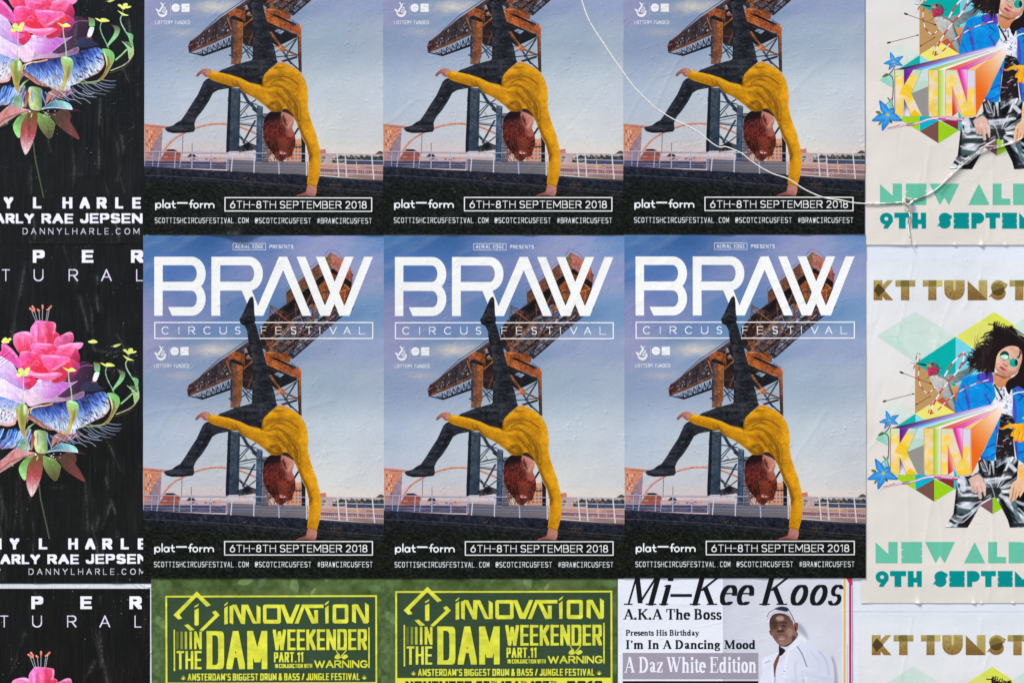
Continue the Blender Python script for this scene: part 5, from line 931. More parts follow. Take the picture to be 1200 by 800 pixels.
    for a, w, c in ((K9(250, 60, 240, 300, 220, 480), 3, (20, 26, 28)), (K9(270, -20, 260, 120, 300, 210, 380, 250, 520, 235), 1.2, (236, 238, 240)), (K9(320, 0, 340, 150), 7, (220, 222, 228)), (K9(280, 290, 560, 290, 640, 210), 6, (40, 50, 50)), (K9(240, 370, 330, 395, 460, 370, 590, 320), 1.7, (206, 206, 214)), (K9(280, 450, 420, 470), 6, (62, 84, 88)), (K9(250, 530, 340, 540, 440, 480, 590, 350), 1.4, (244, 244, 246)), (K9(150, 550, 230, 600, 310, 625, 420, 540, 560, 400), 1.4, (240, 240, 242)), (K9(160, 590, 240, 640, 360, 640), 3, (24, 24, 28)),
                    (K9(110, 640, 200, 655, 260, 640), 2.2, (190, 204, 206)), (K9(280, 660, 390, 650, 480, 540), 3.4, (36, 26, 32)), (K9(90, 690, 400, 688), 1.2, (24, 22, 22)), (K9(660, 180, 820, 180, 780, 250), 8, (30, 32, 30)), (K9(700, 0, 780, 260), 1.1, (200, 206, 206)), (K9(640, 60, 800, 50, 960, -20), 3.4, (196, 200, 206)), (K9(860, 130, 1000, 90), 1.6, (236, 236, 240)), (K9(860, 215, 1000, 180), 1.5, (230, 230, 236)), (K9(850, 240, 1000, 300, 1060, 380), 3, (206, 208, 212)), (K9(880, 320, 980, 560, 1000, 690), 5, (18, 20, 20)), (K9(1050, 340, 1100, 560), 6, (84, 110, 116)), (K9(1110, 420, 1190, 500, 1194, 520), 1.4, (246, 246, 250)), (K9(1100, 480, 1194, 560), 1.0, (226, 228, 236)), (K9(1010, 660, 1200, 650), 4.6, (26, 30, 30)),
                    (K8(540, 480, 560, 560, 600, 640), 2, (22, 24, 26)), (K8(580, 500, 620, 600, 700, 640), 1.2, (240, 240, 244)), (K8(620, 450, 680, 600, 700, 700), 1.4, (226, 226, 232)), (K8(710, 520, 712, 660), 1.5, (214, 214, 220)), (K8(600, 690, 800, 680, 1000, 600, 1090, 580), 2.4, (40, 26, 24)), (K8(640, 740, 1000, 700), 3, (226, 226, 232)), (K8(800, 560, 1000, 440), 1.0, (240, 240, 240)), (K8(830, 520, 1020, 410), 1.2, (180, 190, 200)), (K8(600, 640, 680, 640), 2.4, (40, 44, 56)), (K8(1000, 540, 1060, 600), 5, (230, 230, 236)), (K8(380, 690, 420, 800), 2.2, (26, 26, 30))): cv.line(smooth(a, False, 3), w, c, .88, .25)
    cv.set_clip(None)
    # hands
    sk = (226, 186, 168)
    cv.fill(smooth(K8(440, 700, 520, 660, 600, 700, 630, 800) + K9(640, 60, 655, 160, 650, 245, 632, 250, 610, 180, 585, 170, 600, 275, 570, 290, 550, 270, 530, 170, 525, 210, 500, 210, 480, 150, 480, 190, 455, 180, 445, 100, 430, 20), True, 2), sk)
    for a in (K9(480, 110, 505, 205), K9(525, 110, 560, 270), K9(585, 110, 630, 240), K9(455, 110, 460, 180)): cv.line(a, .8, (176, 106, 84), .7, .2)
    cv.line(K8(390, 720, 470, 690, 540, 650), .9, (60, 50, 56), .8); cv.line(K9(610, 130, 650, 120), 1, (200, 204, 214), .9)
    cv.fill(smooth(K8(1100, 560, 1150, 520, 1240, 560, 1240, 700) + K9(1230, 100, 1170, 210, 1130, 270, 1120, 230, 1090, 270, 1060, 310, 990, 330, 980, 300, 990, 170, 1030, 60, 1090, 10), True, 2), (236, 190, 150))
    cv.fill(K8(1100, 560, 1240, 600, 1240, 760, 1150, 740, 1105, 680), (244, 184, 96), .9, .4)
    for a in (K9(1040, 120, 1030, 250, 1000, 320), K9(1080, 190, 1060, 300), K9(1130, 190, 1110, 250)): cv.line(a, .9, (150, 84, 60), .8, .2)
    # neck and face
    cv.grad(smooth(K3(735, 350, 980, 400, 960, 470, 900, 560, 850, 590, 790, 580, 735, 525, 722, 430), True, 3), (214, 150, 110), (198, 126, 80), K3(740, 380)[0], K3(880, 560)[0]); cv.line(K3(760, 380, 880, 430, 980, 400), 2.4, (110, 64, 44), .7, .6)
    face = smooth(K2(800, 690, 880, 560, 1000, 520, 1110, 560, 1160, 660, 1180, 790) + K3(1150, 180, 1120, 280, 1080, 350, 1000, 400, 900, 415, 820, 380, 760, 310, 735, 240, 760, 140, 800, 60), True, 3)
    cv.grad(face, (230, 184, 160), (188, 128, 102), K3(900, 60)[0], K3(1080, 380)[0]); cv.set_clip([face])
    cv.line(K2(860, 660, 980, 640, 1080, 680), 3, (214, 150, 118), .6, 1); cv.line(K3(750, 120, 740, 250, 790, 340), 1.6, (190, 120, 96), .6, .6); cv.line(K3(800, 330, 900, 390, 1000, 385), 1.8, (190, 120, 90), .6, .7); cv.line(K3(960, 290, 1060, 300), 3.4, (236, 196, 176), .6, 1); cv.line(K3(880, 110, 960, 100, 980, 180), 1.8, (240, 204, 186), .6, .5)
    cv.line(K3(870, 205, 890, 240, 930, 248), .8, (140, 70, 56), .9); cv.line(K3(905, 245, 925, 248), .9, (70, 34, 30)); cv.fill(smooth(K3(810, 258, 850, 258, 880, 285, 915, 318, 870, 318, 830, 290)), (206, 60, 84)); cv.line(K3(812, 262, 860, 285, 912, 316), .5, (96, 24, 34))
    cv.set_clip(None)
    g1, g2 = K3(890, 85)[0], K3(1032, 198)[0]
    cv.fill(SE(*g1, 5.2, 5.2, 0, 360), (208, 226, 222)); cv.fill(SE(*g1, 5.0, 5.0, -190, 10), (22, 62, 50)); cv.line(SE(*g1, 5.2, 5.2, 0, 360), .6, (90, 90, 96)); cv.fill(smooth([(g1[0] - 4.6, g1[1] + .6), (g1[0], g1[1] - 1), (g1[0] + 4.6, g1[1] + .8), (g1[0] + 3, g1[1] + 3.4), (g1[0], g1[1] + 4.6), (g1[0] - 3, g1[1] + 3.6)]), (190, 240, 214))
    cv.fill(SE(*g2, 5.5, 5.5, 0, 360), (22, 170, 140)); cv.fill(SE(g2[0] + 3.2, g2[1], 2.2, 4.2, 0, 360), (16, 52, 48)); cv.line(SE(*g2, 5.5, 5.5, 0, 360), .7, (214, 196, 190)); cv.line([(g1[0] + 4.5, g1[1] + 2), (g2[0] - 4.8, g2[1] - 3)], .7, (70, 64, 70)); cv.line(K3(1080, 120, 1150, 60), .7, (40, 30, 34))
    cv.fill(smooth(K3(1050, 370, 1090, 365, 1100, 410, 1060, 430)), (214, 150, 120)); cv.line(K3(1040, 425, 1110, 445), .9, (226, 226, 226))
    # hair
    hr = (30, 21, 23)
    hair = K2(720, 280, 800, 290, 900, 320, 985, 315, 1060, 360, 1100, 430, 1200, 480, 1320, 600, 1420, 800) + K3(1450, 200, 1420, 420, 1300, 560, 1200, 620, 1100, 560, 1040, 600, 990, 620, 960, 700, 900, 560, 960, 460, 1060, 400, 1100, 340, 1148, 200, 1166, 110, 1150, 20, 1100, -44, 1000, -66, 900, -40, 815, 20, 765, 110, 735, 300, 730, 350, 700, 350, 640, 340, 560, 330, 480, 320, 420, 250, 360, 220, 380, 130, 400, 40) + K2(340, 800, 420, 680, 520, 610, 600, 560, 620, 500, 690, 470, 700, 400, 740, 350)
    cv.fill(smooth(hair, True, 2), hr)
    LB = smooth(K2(985, 312, 900, 318, 800, 288, 720, 280, 735, 350, 690, 410, 680, 470, 620, 505, 600, 560, 520, 610, 420, 680, 340, 800) + K3(380, 130, 360, 220, 420, 250, 480, 320, 560, 332, 640, 340), False, 3)
    for k in range(190):
        q = rs.randint(len(LB) - 1); ex, ey = LB[q]; an = math.atan2(ey - 408, ex - 1172) + rs.uniform(-.5, .5) + .35; L = rs.uniform(1.2, 5.2); b = an + rs.uniform(-.5, .9)
        cv.line(smooth([(ex - 2 * math.cos(an), ey - 2 * math.sin(an)), (ex + L * .45 * math.cos(an), ey + L * .45 * math.sin(an)), (ex + L * math.cos(b), ey + L * math.sin(b))], False, 3), rs.uniform(.7, 1.4), (32, 23, 25), .92, w1=.3)
    for k in range(30):
        q = rs.randint(len(LB) - 1); ex, ey = LB[q]; an = math.atan2(ey - 408, ex - 1172) + rs.uniform(-.3, .6)
        cv.line([(ex - rs.uniform(2, 5) * math.cos(an), ey - rs.uniform(2, 5) * math.sin(an)), (ex - .4 * math.cos(an), ey - .4 * math.sin(an))], .5, [(190, 190, 110), (150, 200, 206), (120, 110, 96)][rs.randint(3)], .7)
    for k in range(36):
        t = rs.rand()
        sx, sy = K2(lerp(330, 760, t) + rs.uniform(-10, 40), lerp(860, 300, t) + rs.uniform(-40, 60))[0]; an = lerp(2.6, 3.5, t) + rs.uniform(-.25, .25); L = rs.uniform(3, 8.5)
        cv.line(smooth([(sx + 3, sy), (sx + L * .5 * math.cos(an), sy + L * .5 * math.sin(an) * .6), (sx + L * math.cos(an), sy - L * math.sin(an) + rs.uniform(-1, 1))], False, 3), 1.1, hr, 1, w1=.3)
    for k in range(30):
        t = rs.rand(); sx, sy = K3(lerp(350, 700, t), lerp(240, 340, t) + rs.uniform(-60, 20))[0]; an = rs.uniform(1.4, 3.0); L = rs.uniform(3, 9)
        cv.line(smooth([(sx, sy), (sx + L * .5 * math.cos(an), sy + L * .5 * math.sin(an) + .8), (sx + L * math.cos(an), sy + L * math.sin(an))], False, 3), 1.1, hr, 1, w1=.3)
    for a in (K2(640, 265, 720, 275, 800, 300), K2(570, 430, 640, 390, 720, 370), K2(520, 480, 620, 440, 700, 410), K2(450, 590, 520, 550, 600, 545), K2(980, 300, 1080, 360, 1200, 440), K2(1000, 330, 1200, 480), K3(240, 225, 300, 160, 380, 130), K3(340, 340, 380, 290, 420, 260)): cv.line(smooth(a, False, 3), 1.3, hr, 1, w1=1.1)
    for k in range(50):
        x = rs.uniform(1142, 1163); y = rs.uniform(388, 428); cv.line(smooth(G(x, y, x - 1.4, y + 5, x + rs.uniform(-3, 1), y + 10), False, 3), .5, (66, 52, 46), .5)
    for k in range(6): cv.line(K2(930 + k * 40, 330 + k * 26, 985 + k * 44, 385 + k * 34), .35, (150, 146, 144), .5)
    cv.line(K3(1130, 20, 1120, 100, 1100, 130), 1.2, hr); cv.line(K3(1120, -20, 1150, 60), .8, hr)
    cv.rec = None
    # glove
    cv.rec = 'woman_picture'
    ye = (246, 170, 26)
    cv.fill(smooth(K6(820, 560, 880, 530, 960, 490, 1100, 484, 1300, 480, 1330, 700, 1200, 740, 1150, 770, 1110, 772, 1090, 740, 1040, 755, 1020, 740, 1030, 690, 980, 670, 1000, 620, 1040, 560, 980, 545, 900, 560, 840, 575), True, 3), ye)
    for a in (K6(1060, 560, 1020, 640), K6(1130, 610, 1090, 740), K6(1190, 640, 1150, 760)): cv.line(a, 1, (206, 110, 20), .8, .3); cv.line([(x + 1.6, y - .5) for x, y in a], .9, (252, 214, 120), .8, .3)
    cv.line(K6(820, 562, 860, 545), 1.4, (226, 90, 70)); cv.line(K6(1020, 745, 1180, 765), 1.4, (240, 120, 90), .8, .4); cv.line(K6(960, 495, 1100, 500), 1, (252, 206, 90), .8, .3); cv.fill(SE(1200, 489.5, 3, 2, 0, 360), (120, 190, 150), .9)
    cv.rec = None
    # ribbons
    def candy(pts, w, ph=0, c1=(206, 74, 50), c2=(240, 232, 234)):
        P = smooth(pts, False, 6)
        cv.line(P, w + .5, (120, 90, 110), .6)
        for i in range(len(P) - 1): cv.line(P[i:i + 2], w, c1 if ((i // 3 + ph) % 2) else c2)
    candy(K4(585, 250, 620, 170, 640, 60, 660, 38, 680, 60, 665, 150), .9); candy(K4(672, 200, 660, 310, 690, 430, 765, 503, 830, 460, 850, 430), 1.2, 1)
    candy(K4(968, 300, 1060, 150, 1185, 35, 1195, 75, 1130, 230, 1000, 380, 900, 520, 830, 650, 802, 745), 1.8, 0, (206, 70, 40)); candy(K4(775, 735, 800, 650, 840, 600), .8, 1); candy(K4(802, 748, 890, 700, 980, 610, 1090, 520, 1200, 450, 1340, 390, 1480, 350), 1.1, 1)
    cv.line(smooth(K3(940, 760, 1020, 690, 1100, 660, 1200, 650), False), 1.6, (240, 238, 242)); cv.line(smooth(K3(940, 750, 1020, 680, 1100, 652, 1200, 645), False), .4, (150, 140, 160))
    # rays
    cv.rec = 'kin_lettering'
    ap = (1172, 473.5)
    x = [1042.5, 1054, 1064.5, 1075.5, 1082.8, 1094, 1102.5, 1116, 1128, 1137.5]
    cs = [((46, 24, 60), (196, 170, 210)), ((110, 40, 150), (216, 200, 226)), ((70, 184, 226), (220, 226, 240)), ((190, 220, 240), (226, 226, 240)), ((150, 196, 60), (228, 234, 216)), ((240, 240, 214), (240, 238, 230)), ((232, 66, 48), (244, 196, 190)), ((224, 40, 150), (244, 214, 236)), ((246, 190, 90), (246, 226, 200))]
    for i, (c0, c1) in enumerate(cs):
        y = 501.6
        cv.grad([(x[i], y), (x[i + 1], y), (ap[0], ap[1] + i * .9 - 1), (ap[0], ap[1] + i * .9 - 2.6)], c0, c1, (x[i], y), (x[i] + (ap[0] - x[i]) * .75, ap[1]))
    for i in (0, 2, 4, 6, 7, 8): cv.line([(x[i], 501.6), (lerp(x[i], ap[0], .8), lerp(501.6, ap[1] + i * .9 - 2, .8))], .4, (96, 40, 110), .6)
    cv.grad(G(1137.5, 502, 1173.5, 474, 1173.5, 484, 1166, 500, 1138, 555.8), (236, 104, 24), (246, 222, 204), (1137, 520), (1174, 486), mid=(238, 164, 104))
    cv.line(G(1137.5, 502, 1172, 475), .6, (222, 120, 60), .6)
    cv.fill(SE(1170, 474, 7, 4, 0, 360), (242, 240, 242), .85, 1.5)
    # letter sides
    cv.grad(K5(440, 318, 542, 318, 440, 490), (96, 28, 140), (136, 50, 160), K5(440, 330)[0], K5(520, 330)[0]); cv.grad(K5(440, 660, 520, 860, 440, 860), (90, 30, 140), (226, 214, 236), K5(440, 700)[0], K5(510, 760)[0])
    cv.fill(K5(525, 592, 722, 510, 722, 860, 655, 860), (150, 146, 140)); cv.fill(K5(528, 585, 655, 318, 722, 318, 722, 510), (188, 214, 194)); cv.fill(K5(600, 440, 722, 440, 722, 318, 655, 318), (206, 222, 218), .7)
    cv.grad(K5(838, 318, 922, 318, 918, 860, 838, 860), (166, 204, 36), (228, 230, 206), K5(840, 400)[0], K5(915, 400)[0])
    cv.grad(K8(190, 12, 332, 22, 328, 460), (222, 14, 134), (240, 176, 222), K8(240, 200)[0], K8(330, 180)[0]); cv.grad(K8(122, 268, 240, 585, 122, 672), (218, 50, 34), (240, 222, 220), K8(125, 500)[0], K8(215, 480)[0])
    def face_c(X, Y):
        g = fbm(X / 12, Y / 9, 66, 2)[..., None]; q = noise2(X / 7 + Y / 11, Y / 8 - X / 13, 67)[..., None]
        return np.clip(np.where(q > .12, np.array((244, 206, 92.)), np.where(q < -.25, np.array((238, 212, 180.)), np.array((242, 214, 130.)))) + g * 10, 0, 250)
    kn = [K5(330, 315, 440, 315, 440, 490, 545, 315, 650, 315, 525, 590, 655, 860, 520, 860, 440, 655, 440, 860, 330, 860), K5(725, 315, 838, 315, 838, 860, 728, 860), K8(30, 25, 185, 25, 328, 460, 335, 25, 440, 25, 440, 670, 265, 670, 125, 265, 125, 670, 25, 670)]
    cv.fills(kn, face_c)
    cv.set_clip([kn[0]]); cv.fill(K5(380, 600, 440, 470, 560, 540, 520, 650), (246, 196, 20), .8, .6); cv.fill(K5(500, 860, 560, 780, 650, 860), (248, 190, 0), .9, .4); cv.fill(K5(330, 315, 440, 315, 440, 380, 330, 420), (214, 222, 176), .8, .6); cv.fill(K5(520, 360, 600, 315, 650, 315, 600, 400), (190, 216, 190), .9); cv.set_clip(None)
    cv.set_clip([kn[2]]); cv.fill(K8(30, 20, 185, 20, 210, 100, 60, 90), (206, 222, 180), .9, .4); cv.fill(K8(335, 20, 440, 20, 440, 300, 335, 250), (214, 210, 232), .95, .8); cv.fill(K8(270, 600, 440, 560, 440, 670, 265, 670), (248, 200, 40), .7, .8); cv.set_clip(None)
    cv.line(kn[0], .5, (60, 150, 160), .8, closed=True); cv.line(K5(330, 315, 330, 860), .7, (90, 80, 96)); cv.line(kn[1], .5, (150, 110, 80), .7, closed=True); cv.line(kn[2], .5, (206, 110, 70), .8, closed=True)
    cv.line(K5(440, 315, 440, 490, 545, 315), .5, (110, 50, 140), .8)
    cv.rec = 'kin_lettering'
    for i, (dy, c, w) in enumerate(((0, (226, 214, 232), 2.2), (-1.2, (206, 120, 90), .6), (1.3, (150, 60, 150), .8), (.3, (246, 240, 246), .8))):
        cv.line(smooth([(a, b + dy * min(1, k * .22)) for k, (a, b) in enumerate(K7(168, 385, 230, 320, 350, 285, 480, 258, 620, 232, 740, 192, 900, 180, 1110, 205))], False), w, c, .9)
    cv.line(smooth(K7(850, 190, 950, 195, 1110, 215), False), 2.4, (176, 76, 150)); cv.line(smooth(K7(930, 188, 1050, 200), False), 1.2, (236, 214, 226), .8); cv.line(K7(1020, 170, 1115, 195), .9, (244, 180, 60)); cv.line(smooth(K7(250, 300, 340, 280, 380, 262), False), 1, (196, 80, 60), .8); cv.line(K7(470, 258, 550, 240), 1.1, (30, 130, 130), .9); cv.line(K7(480, 272, 560, 268), .9, (220, 90, 60), .8)
    cv.rec = None
    # blue flowers and twig
    cv.rec = 'blossom_picture'
    cv.line(smooth(K5(335, 268, 300, 330, 268, 372, 305, 410, 312, 500, 308, 620, 300, 700) + K7(312, 60, 300, 100), False), 1.1, (96, 60, 84)); cv.line(K5(300, 650, 230, 725), .7, (40, 70, 50)); cv.line(K5(250, 645, 300, 720), 1.2, (40, 84, 50)); cv.fill(smooth(K5(182, 405, 205, 375, 240, 358, 262, 378, 235, 395)), (84, 110, 50)); cv.fill(smooth(K5(310, 390, 335, 375, 365, 395, 335, 415)), (206, 206, 90), .9); cv.fill(K5(240, 700, 300, 670, 305, 780, 270, 770), (110, 196, 176), .9)
    def star(P, cx, cy, tips, wd):
        c = P(cx, cy)[0]
        for (tx, ty) in tips:
            t = P(tx, ty)[0]; dx, dy = t[0] - c[0], t[1] - c[1]; l = math.hypot(dx, dy); nx, ny = -dy / l, dx / l
            pet = smooth([c, (c[0] + dx * .35 + nx * wd, c[1] + dy * .35 + ny * wd), (c[0] + dx * .7 + nx * wd * .6, c[1] + dy * .7 + ny * wd * .6), t, (c[0] + dx * .7 - nx * wd * .6, c[1] + dy * .7 - ny * wd * .6), (c[0] + dx * .35 - nx * wd, c[1] + dy * .35 - ny * wd)], True, 3)
            cv.grad(pet, (70, 160, 224), (34, 120, 200), c, t); cv.line([c, (c[0] + dx * .75, c[1] + dy * .75)], .6, (130, 196, 240), .7); cv.line(pet, .35, (26, 84, 150), .7, closed=True)
        cv.fill(SE(*c, wd * .45, wd * .45, 0, 360), (210, 190, 90))
    cv.fill(smooth(K7(105, 105, 150, 100, 170, 130, 130, 132)), (96, 116, 50)); cv.fill(smooth(K7(140, 265, 150, 230, 175, 220, 165, 255)), (96, 120, 60)); cv.fill(smooth(K7(255, 200, 290, 200, 300, 240, 270, 230)), (60, 90, 50)); cv.fill(smooth(K7(262, 100, 290, 60, 300, 85, 280, 115)), (50, 90, 60))
    star(K5, 318, 222, ((280, 112), (430, 160), (422, 268), (262, 318), (202, 245)), 2.6)
    star(K7, 250, 142, ((152, -25), (330, 70), (418, 212), (185, 330), (62, 215)), 4.6)
    cv.rec = None
    cv.grime('woman_picture', lambda x, y: 1 + .08 * fbm(x / 1.2, y / 1.4, 140, 3) + .09 * fbm(x / 5, y / 7, 141, 3))
    cv.grime('bird_picture', lambda x, y: 1 + .16 * fbm(x / 1.1, y / 1.3, 142, 3))
    cv.grime('blossom_picture', lambda x, y: 1 + .14 * fbm(x / 1.4, y / 1.4, 143, 3))
    cv.grime('geometric_pattern', lambda x, y: 1 + .02 * fbm(x / 6, y / 3, 144, 3))
    # album line
    g1c = (104, 192, 160); g2c = (0, 140, 138)
    cv.rec = 'album_lettering'
    for ch, a, b in (('N', 1025.8, 1051.6), ('E', 1056, 1080.3), ('W', 1083.8, 1118.6), ('A', 1129.2, 1154.2), ('L', 1157.6, 1178.5), ('B', 1181.6, 1206), ('U', 1210, 1234), ('M', 1238, 1266)): 
        for c in deco(cv, ch, a, b - a, 634.6, 659.6, g1c): cv.fill(c, paper)
    cv.rec = 'date_lettering'
    for ch, a, b in (('9', 1025.6, 1041), ('T', 1042.6, 1061.5), ('H', 1063.4, 1079.8), ('S', 1092.4, 1110.5), ('E', 1112, 1130), ('P', 1132.8, 1147.8), ('T', 1149.2, 1166.6), ('E', 1168.8, 1186.2), ('M', 1188.8, 1208), ('B', 1211, 1226), ('E', 1229, 1245), ('R', 1248, 1264)):
        for c in deco(cv, ch, a, b - a, 668.6, 687.2, g2c): cv.fill(c, paper)
    cv.rec = None
    return cv

# ------------------------------------------------------------------ print 4: green festival poster
def paint_green():
    cv = Canvas(178, 655, 447, 1040, 3.0, (74, 98, 66))
    X, Y = cv.xy(); rs = np.random.RandomState(31)
    g = fbm(X / 16, Y / 12, 101, 4)[..., None]; g2 = fbm(X / 5, Y / 6, 102, 3)[..., None]
    cv.a[:] = np.clip(np.array((78, 96, 52)) + g * 24 * np.array((1, 1, .8)) + g2 * 12, 20, 200)
    for k in range(150):
        x = rs.uniform(178, 447); y = rs.uniform(660, 1040); r = rs.uniform(9, 24); an = rs.uniform(0, 6.28)
        P = smooth([(x, y), (x + r * .5 * math.cos(an + .5), y + r * .5 * math.sin(an + .5)), (x + r * math.cos(an), y + r * math.sin(an)), (x + r * .5 * math.cos(an - .5), y + r * .5 * math.sin(an - .5))], True, 3)
        cv.fill(P, [(132, 158, 94), (58, 88, 62), (160, 184, 118), (46, 78, 60), (104, 134, 86)][rs.randint(5)], .42, rs.choice([0, .6, 1.2]))
    cv.rect(178, 676, 194, 1040, (88, 112, 74), .35, 1)
    n = fbm(X / 3.4, Y / 4.2, 105)[..., None] * np.clip((196 - X) / 9, 0, 1)[..., None]; n2 = fbm(X / 3.4, Y / 4.2, 106)[..., None] * np.clip((X - 443) / 4, 0, 1)[..., None]
    cv.a += (n + n2) * 22
    cv.rect(197, 699, 440, 799, (50, 70, 52), .84)
    YL = (224, 224, 66); V1 = T(170, 670, 8); V2 = T(310, 670, 8)
    cv.rec = 'frame_print'
    cv.frame(194.5, 697, 442, 1020, 2.1, YL)
    cv.rec = 'emblem_print'
    cv.fills([V1(490, 175, 622, 305, 580, 320, 490, 225, 328, 392, 355, 430, 315, 438, 272, 395), V1(632, 370, 665, 355, 705, 398, 545, 550, 515, 538, 655, 400), V1(372, 490, 410, 482, 470, 535, 425, 545), V1(465, 330, 470, 312, 510, 290, 503, 312), V1(468, 350, 508, 332, 508, 490, 488, 498, 468, 490)], YL)
    cv.rec = 'title_lettering'
    # wide spaced title, drawn as joined strokes with cut corners
    V0 = T(170, 660, 4.286)
    def bar(*p): cv.fills([V0(*p)], YL)
    bar(400, 204, 420, 188, 415, 202, 400, 212); bar(400, 222, 418, 210, 418, 300, 400, 304)
    for a in ((426, 212, 448, 204, 452, 204, 446, 212, 445, 303, 427, 295), (440, 204, 462, 204, 502, 300, 484, 300), (486, 204, 510, 204, 504, 302, 484, 300), (500, 204, 520, 204, 562, 298, 542, 298), (562, 206, 582, 218, 582, 298, 545, 300, 562, 290)): bar(*a)
    for x0, x1 in ((594, 684), (943, 1022)):
        bar(x0 + 8, 204, x1 - 8, 204, x1, 210, x1, 222, x0, 222, x0, 210); bar(x0, 280, x1, 280, x1, 292, x1 - 8, 300, x0 + 8, 300, x0, 292); bar(x0, 220, x0 + 18, 220, x0 + 18, 282, x0, 282); bar(x1 - 18, 220, x1, 220, x1, 282, x1 - 18, 282)
    bar(680, 204, 702, 204, 732, 278, 718, 300, 712, 296); bar(718, 298, 760, 204, 780, 204, 742, 300); bar(752, 300, 790, 204, 808, 204, 772, 300); bar(795, 204, 815, 204, 862, 300, 838, 300)
    bar(812, 204, 898, 204, 898, 222, 820, 222); bar(850, 232, 870, 232, 870, 300, 852, 290); bar(905, 200, 926, 184, 922, 198, 905, 210); bar(905, 222, 923, 208, 923, 298, 907, 300)
    bar(1040, 206, 1060, 202, 1060, 300, 1040, 290); bar(1050, 204, 1070, 204, 1118, 296, 1098, 300); bar(1105, 196, 1125, 208, 1125, 292, 1118, 300, 1100, 300, 1107, 290)
    cv.rec = 'title_lettering'
    text(cv, 'N', 228, 237, 738.8, 759.6, 2.9, 2.4, YL, 5)
    for i, (x, al) in enumerate(((207, .3), (212, .5), (217, .8), (222.6, 1))): cv.rect(x, 738.8, x + 2.9, 759.6, YL, al)
    text(cv, 'THE', 207.4, 236.6, 761.6, 783, 3.0, 2.6, YL, 5, .2); text(cv, 'DAM', 242.5, 313.6, 738.5, 783, 6.8, 4.8, YL, 6, .16)
    text(cv, 'WEEKENDER', 320, 430, 736.8, 761, 3.5, 3.0, YL, 6, .16); text(cv, 'PART.11', 321.3, 355.5, 763.3, 775.2, 1.9, 1.7, YL, 5, .22)
    cv.rect(204, 736.4, 205.7, 785, YL); cv.rect(431.6, 734.4, 433.3, 782, YL)
    cv.rec = 'small_lettering'
    text(cv, 'IN CONJUNCTION WITH', 322.5, 366, 777, 781.8, .9, .8, YL, 4, .16, .3); text(cv, 'WARNING', 368.5, 431, 773, 782, 1.5, 1.5, YL, 2, .1)
    cv.fill(smooth([(392, 770), (395, 766), (400, 769), (405, 766), (408, 769), (403, 772), (400, 770), (396, 772)]), YL)
    for a, b in ((394, 761), (397, 765), (403, 765), (406, 761)): cv.line([(a, b), (399 + (a - 400) * .3, 768)], 1.1, YL)
    text(cv, "AMSTERDAM'S BIGGEST DRUM & BASS / JUNGLE FESTIVAL", 220.3, 421.5, 788.2, 796.2, 1.45, 1.2, YL, 5, .2, .3)
    for cx in (215.2, 426.8):
        for an in (-160, -125, -90, -55, -20): r = 3.8 if an == -90 else 3.2; cv.line([(cx, 795), (cx + r * math.cos(math.radians(an)), 795 + 1.3 * r * math.sin(math.radians(an)))], 1.3, YL, w1=.4)
    cv.rec = 'date_band'
    cv.rect(196.6, 798.6, 440, 822, YL); cv.rec = 'date_band'
    text(cv, 'NOVEMBER 25', 206, 302, 802.4, 817, 3.0, 2.4, (40, 52, 34), 5, .16, .4); text(cv, 'TH', 303.5, 310, 802.4, 807.4, 1, 1, (40, 52, 34)); text(cv, '/26', 312, 336, 802.4, 817, 3.0, 2.4, (40, 52, 34), 5, .16); text(cv, 'TH', 337.5, 344, 802.4, 807.4, 1, 1, (40, 52, 34)); text(cv, '/27', 346, 370, 802.4, 817, 3.0, 2.4, (40, 52, 34), 5, .16); text(cv, 'TH', 371.5, 378, 802.4, 807.4, 1, 1, (40, 52, 34)); text(cv, '2018', 390, 431, 802.4, 817, 3.0, 2.4, (40, 52, 34), 5, .16)
    for p_ in ('title_lettering', 'emblem_print', 'small_lettering', 'frame_print'): cv.grime(p_, lambda x, y: 1 + .10 * fbm(x / 9, y / 7, 150, 3) - .02)
    cv.rec = None
    return cv

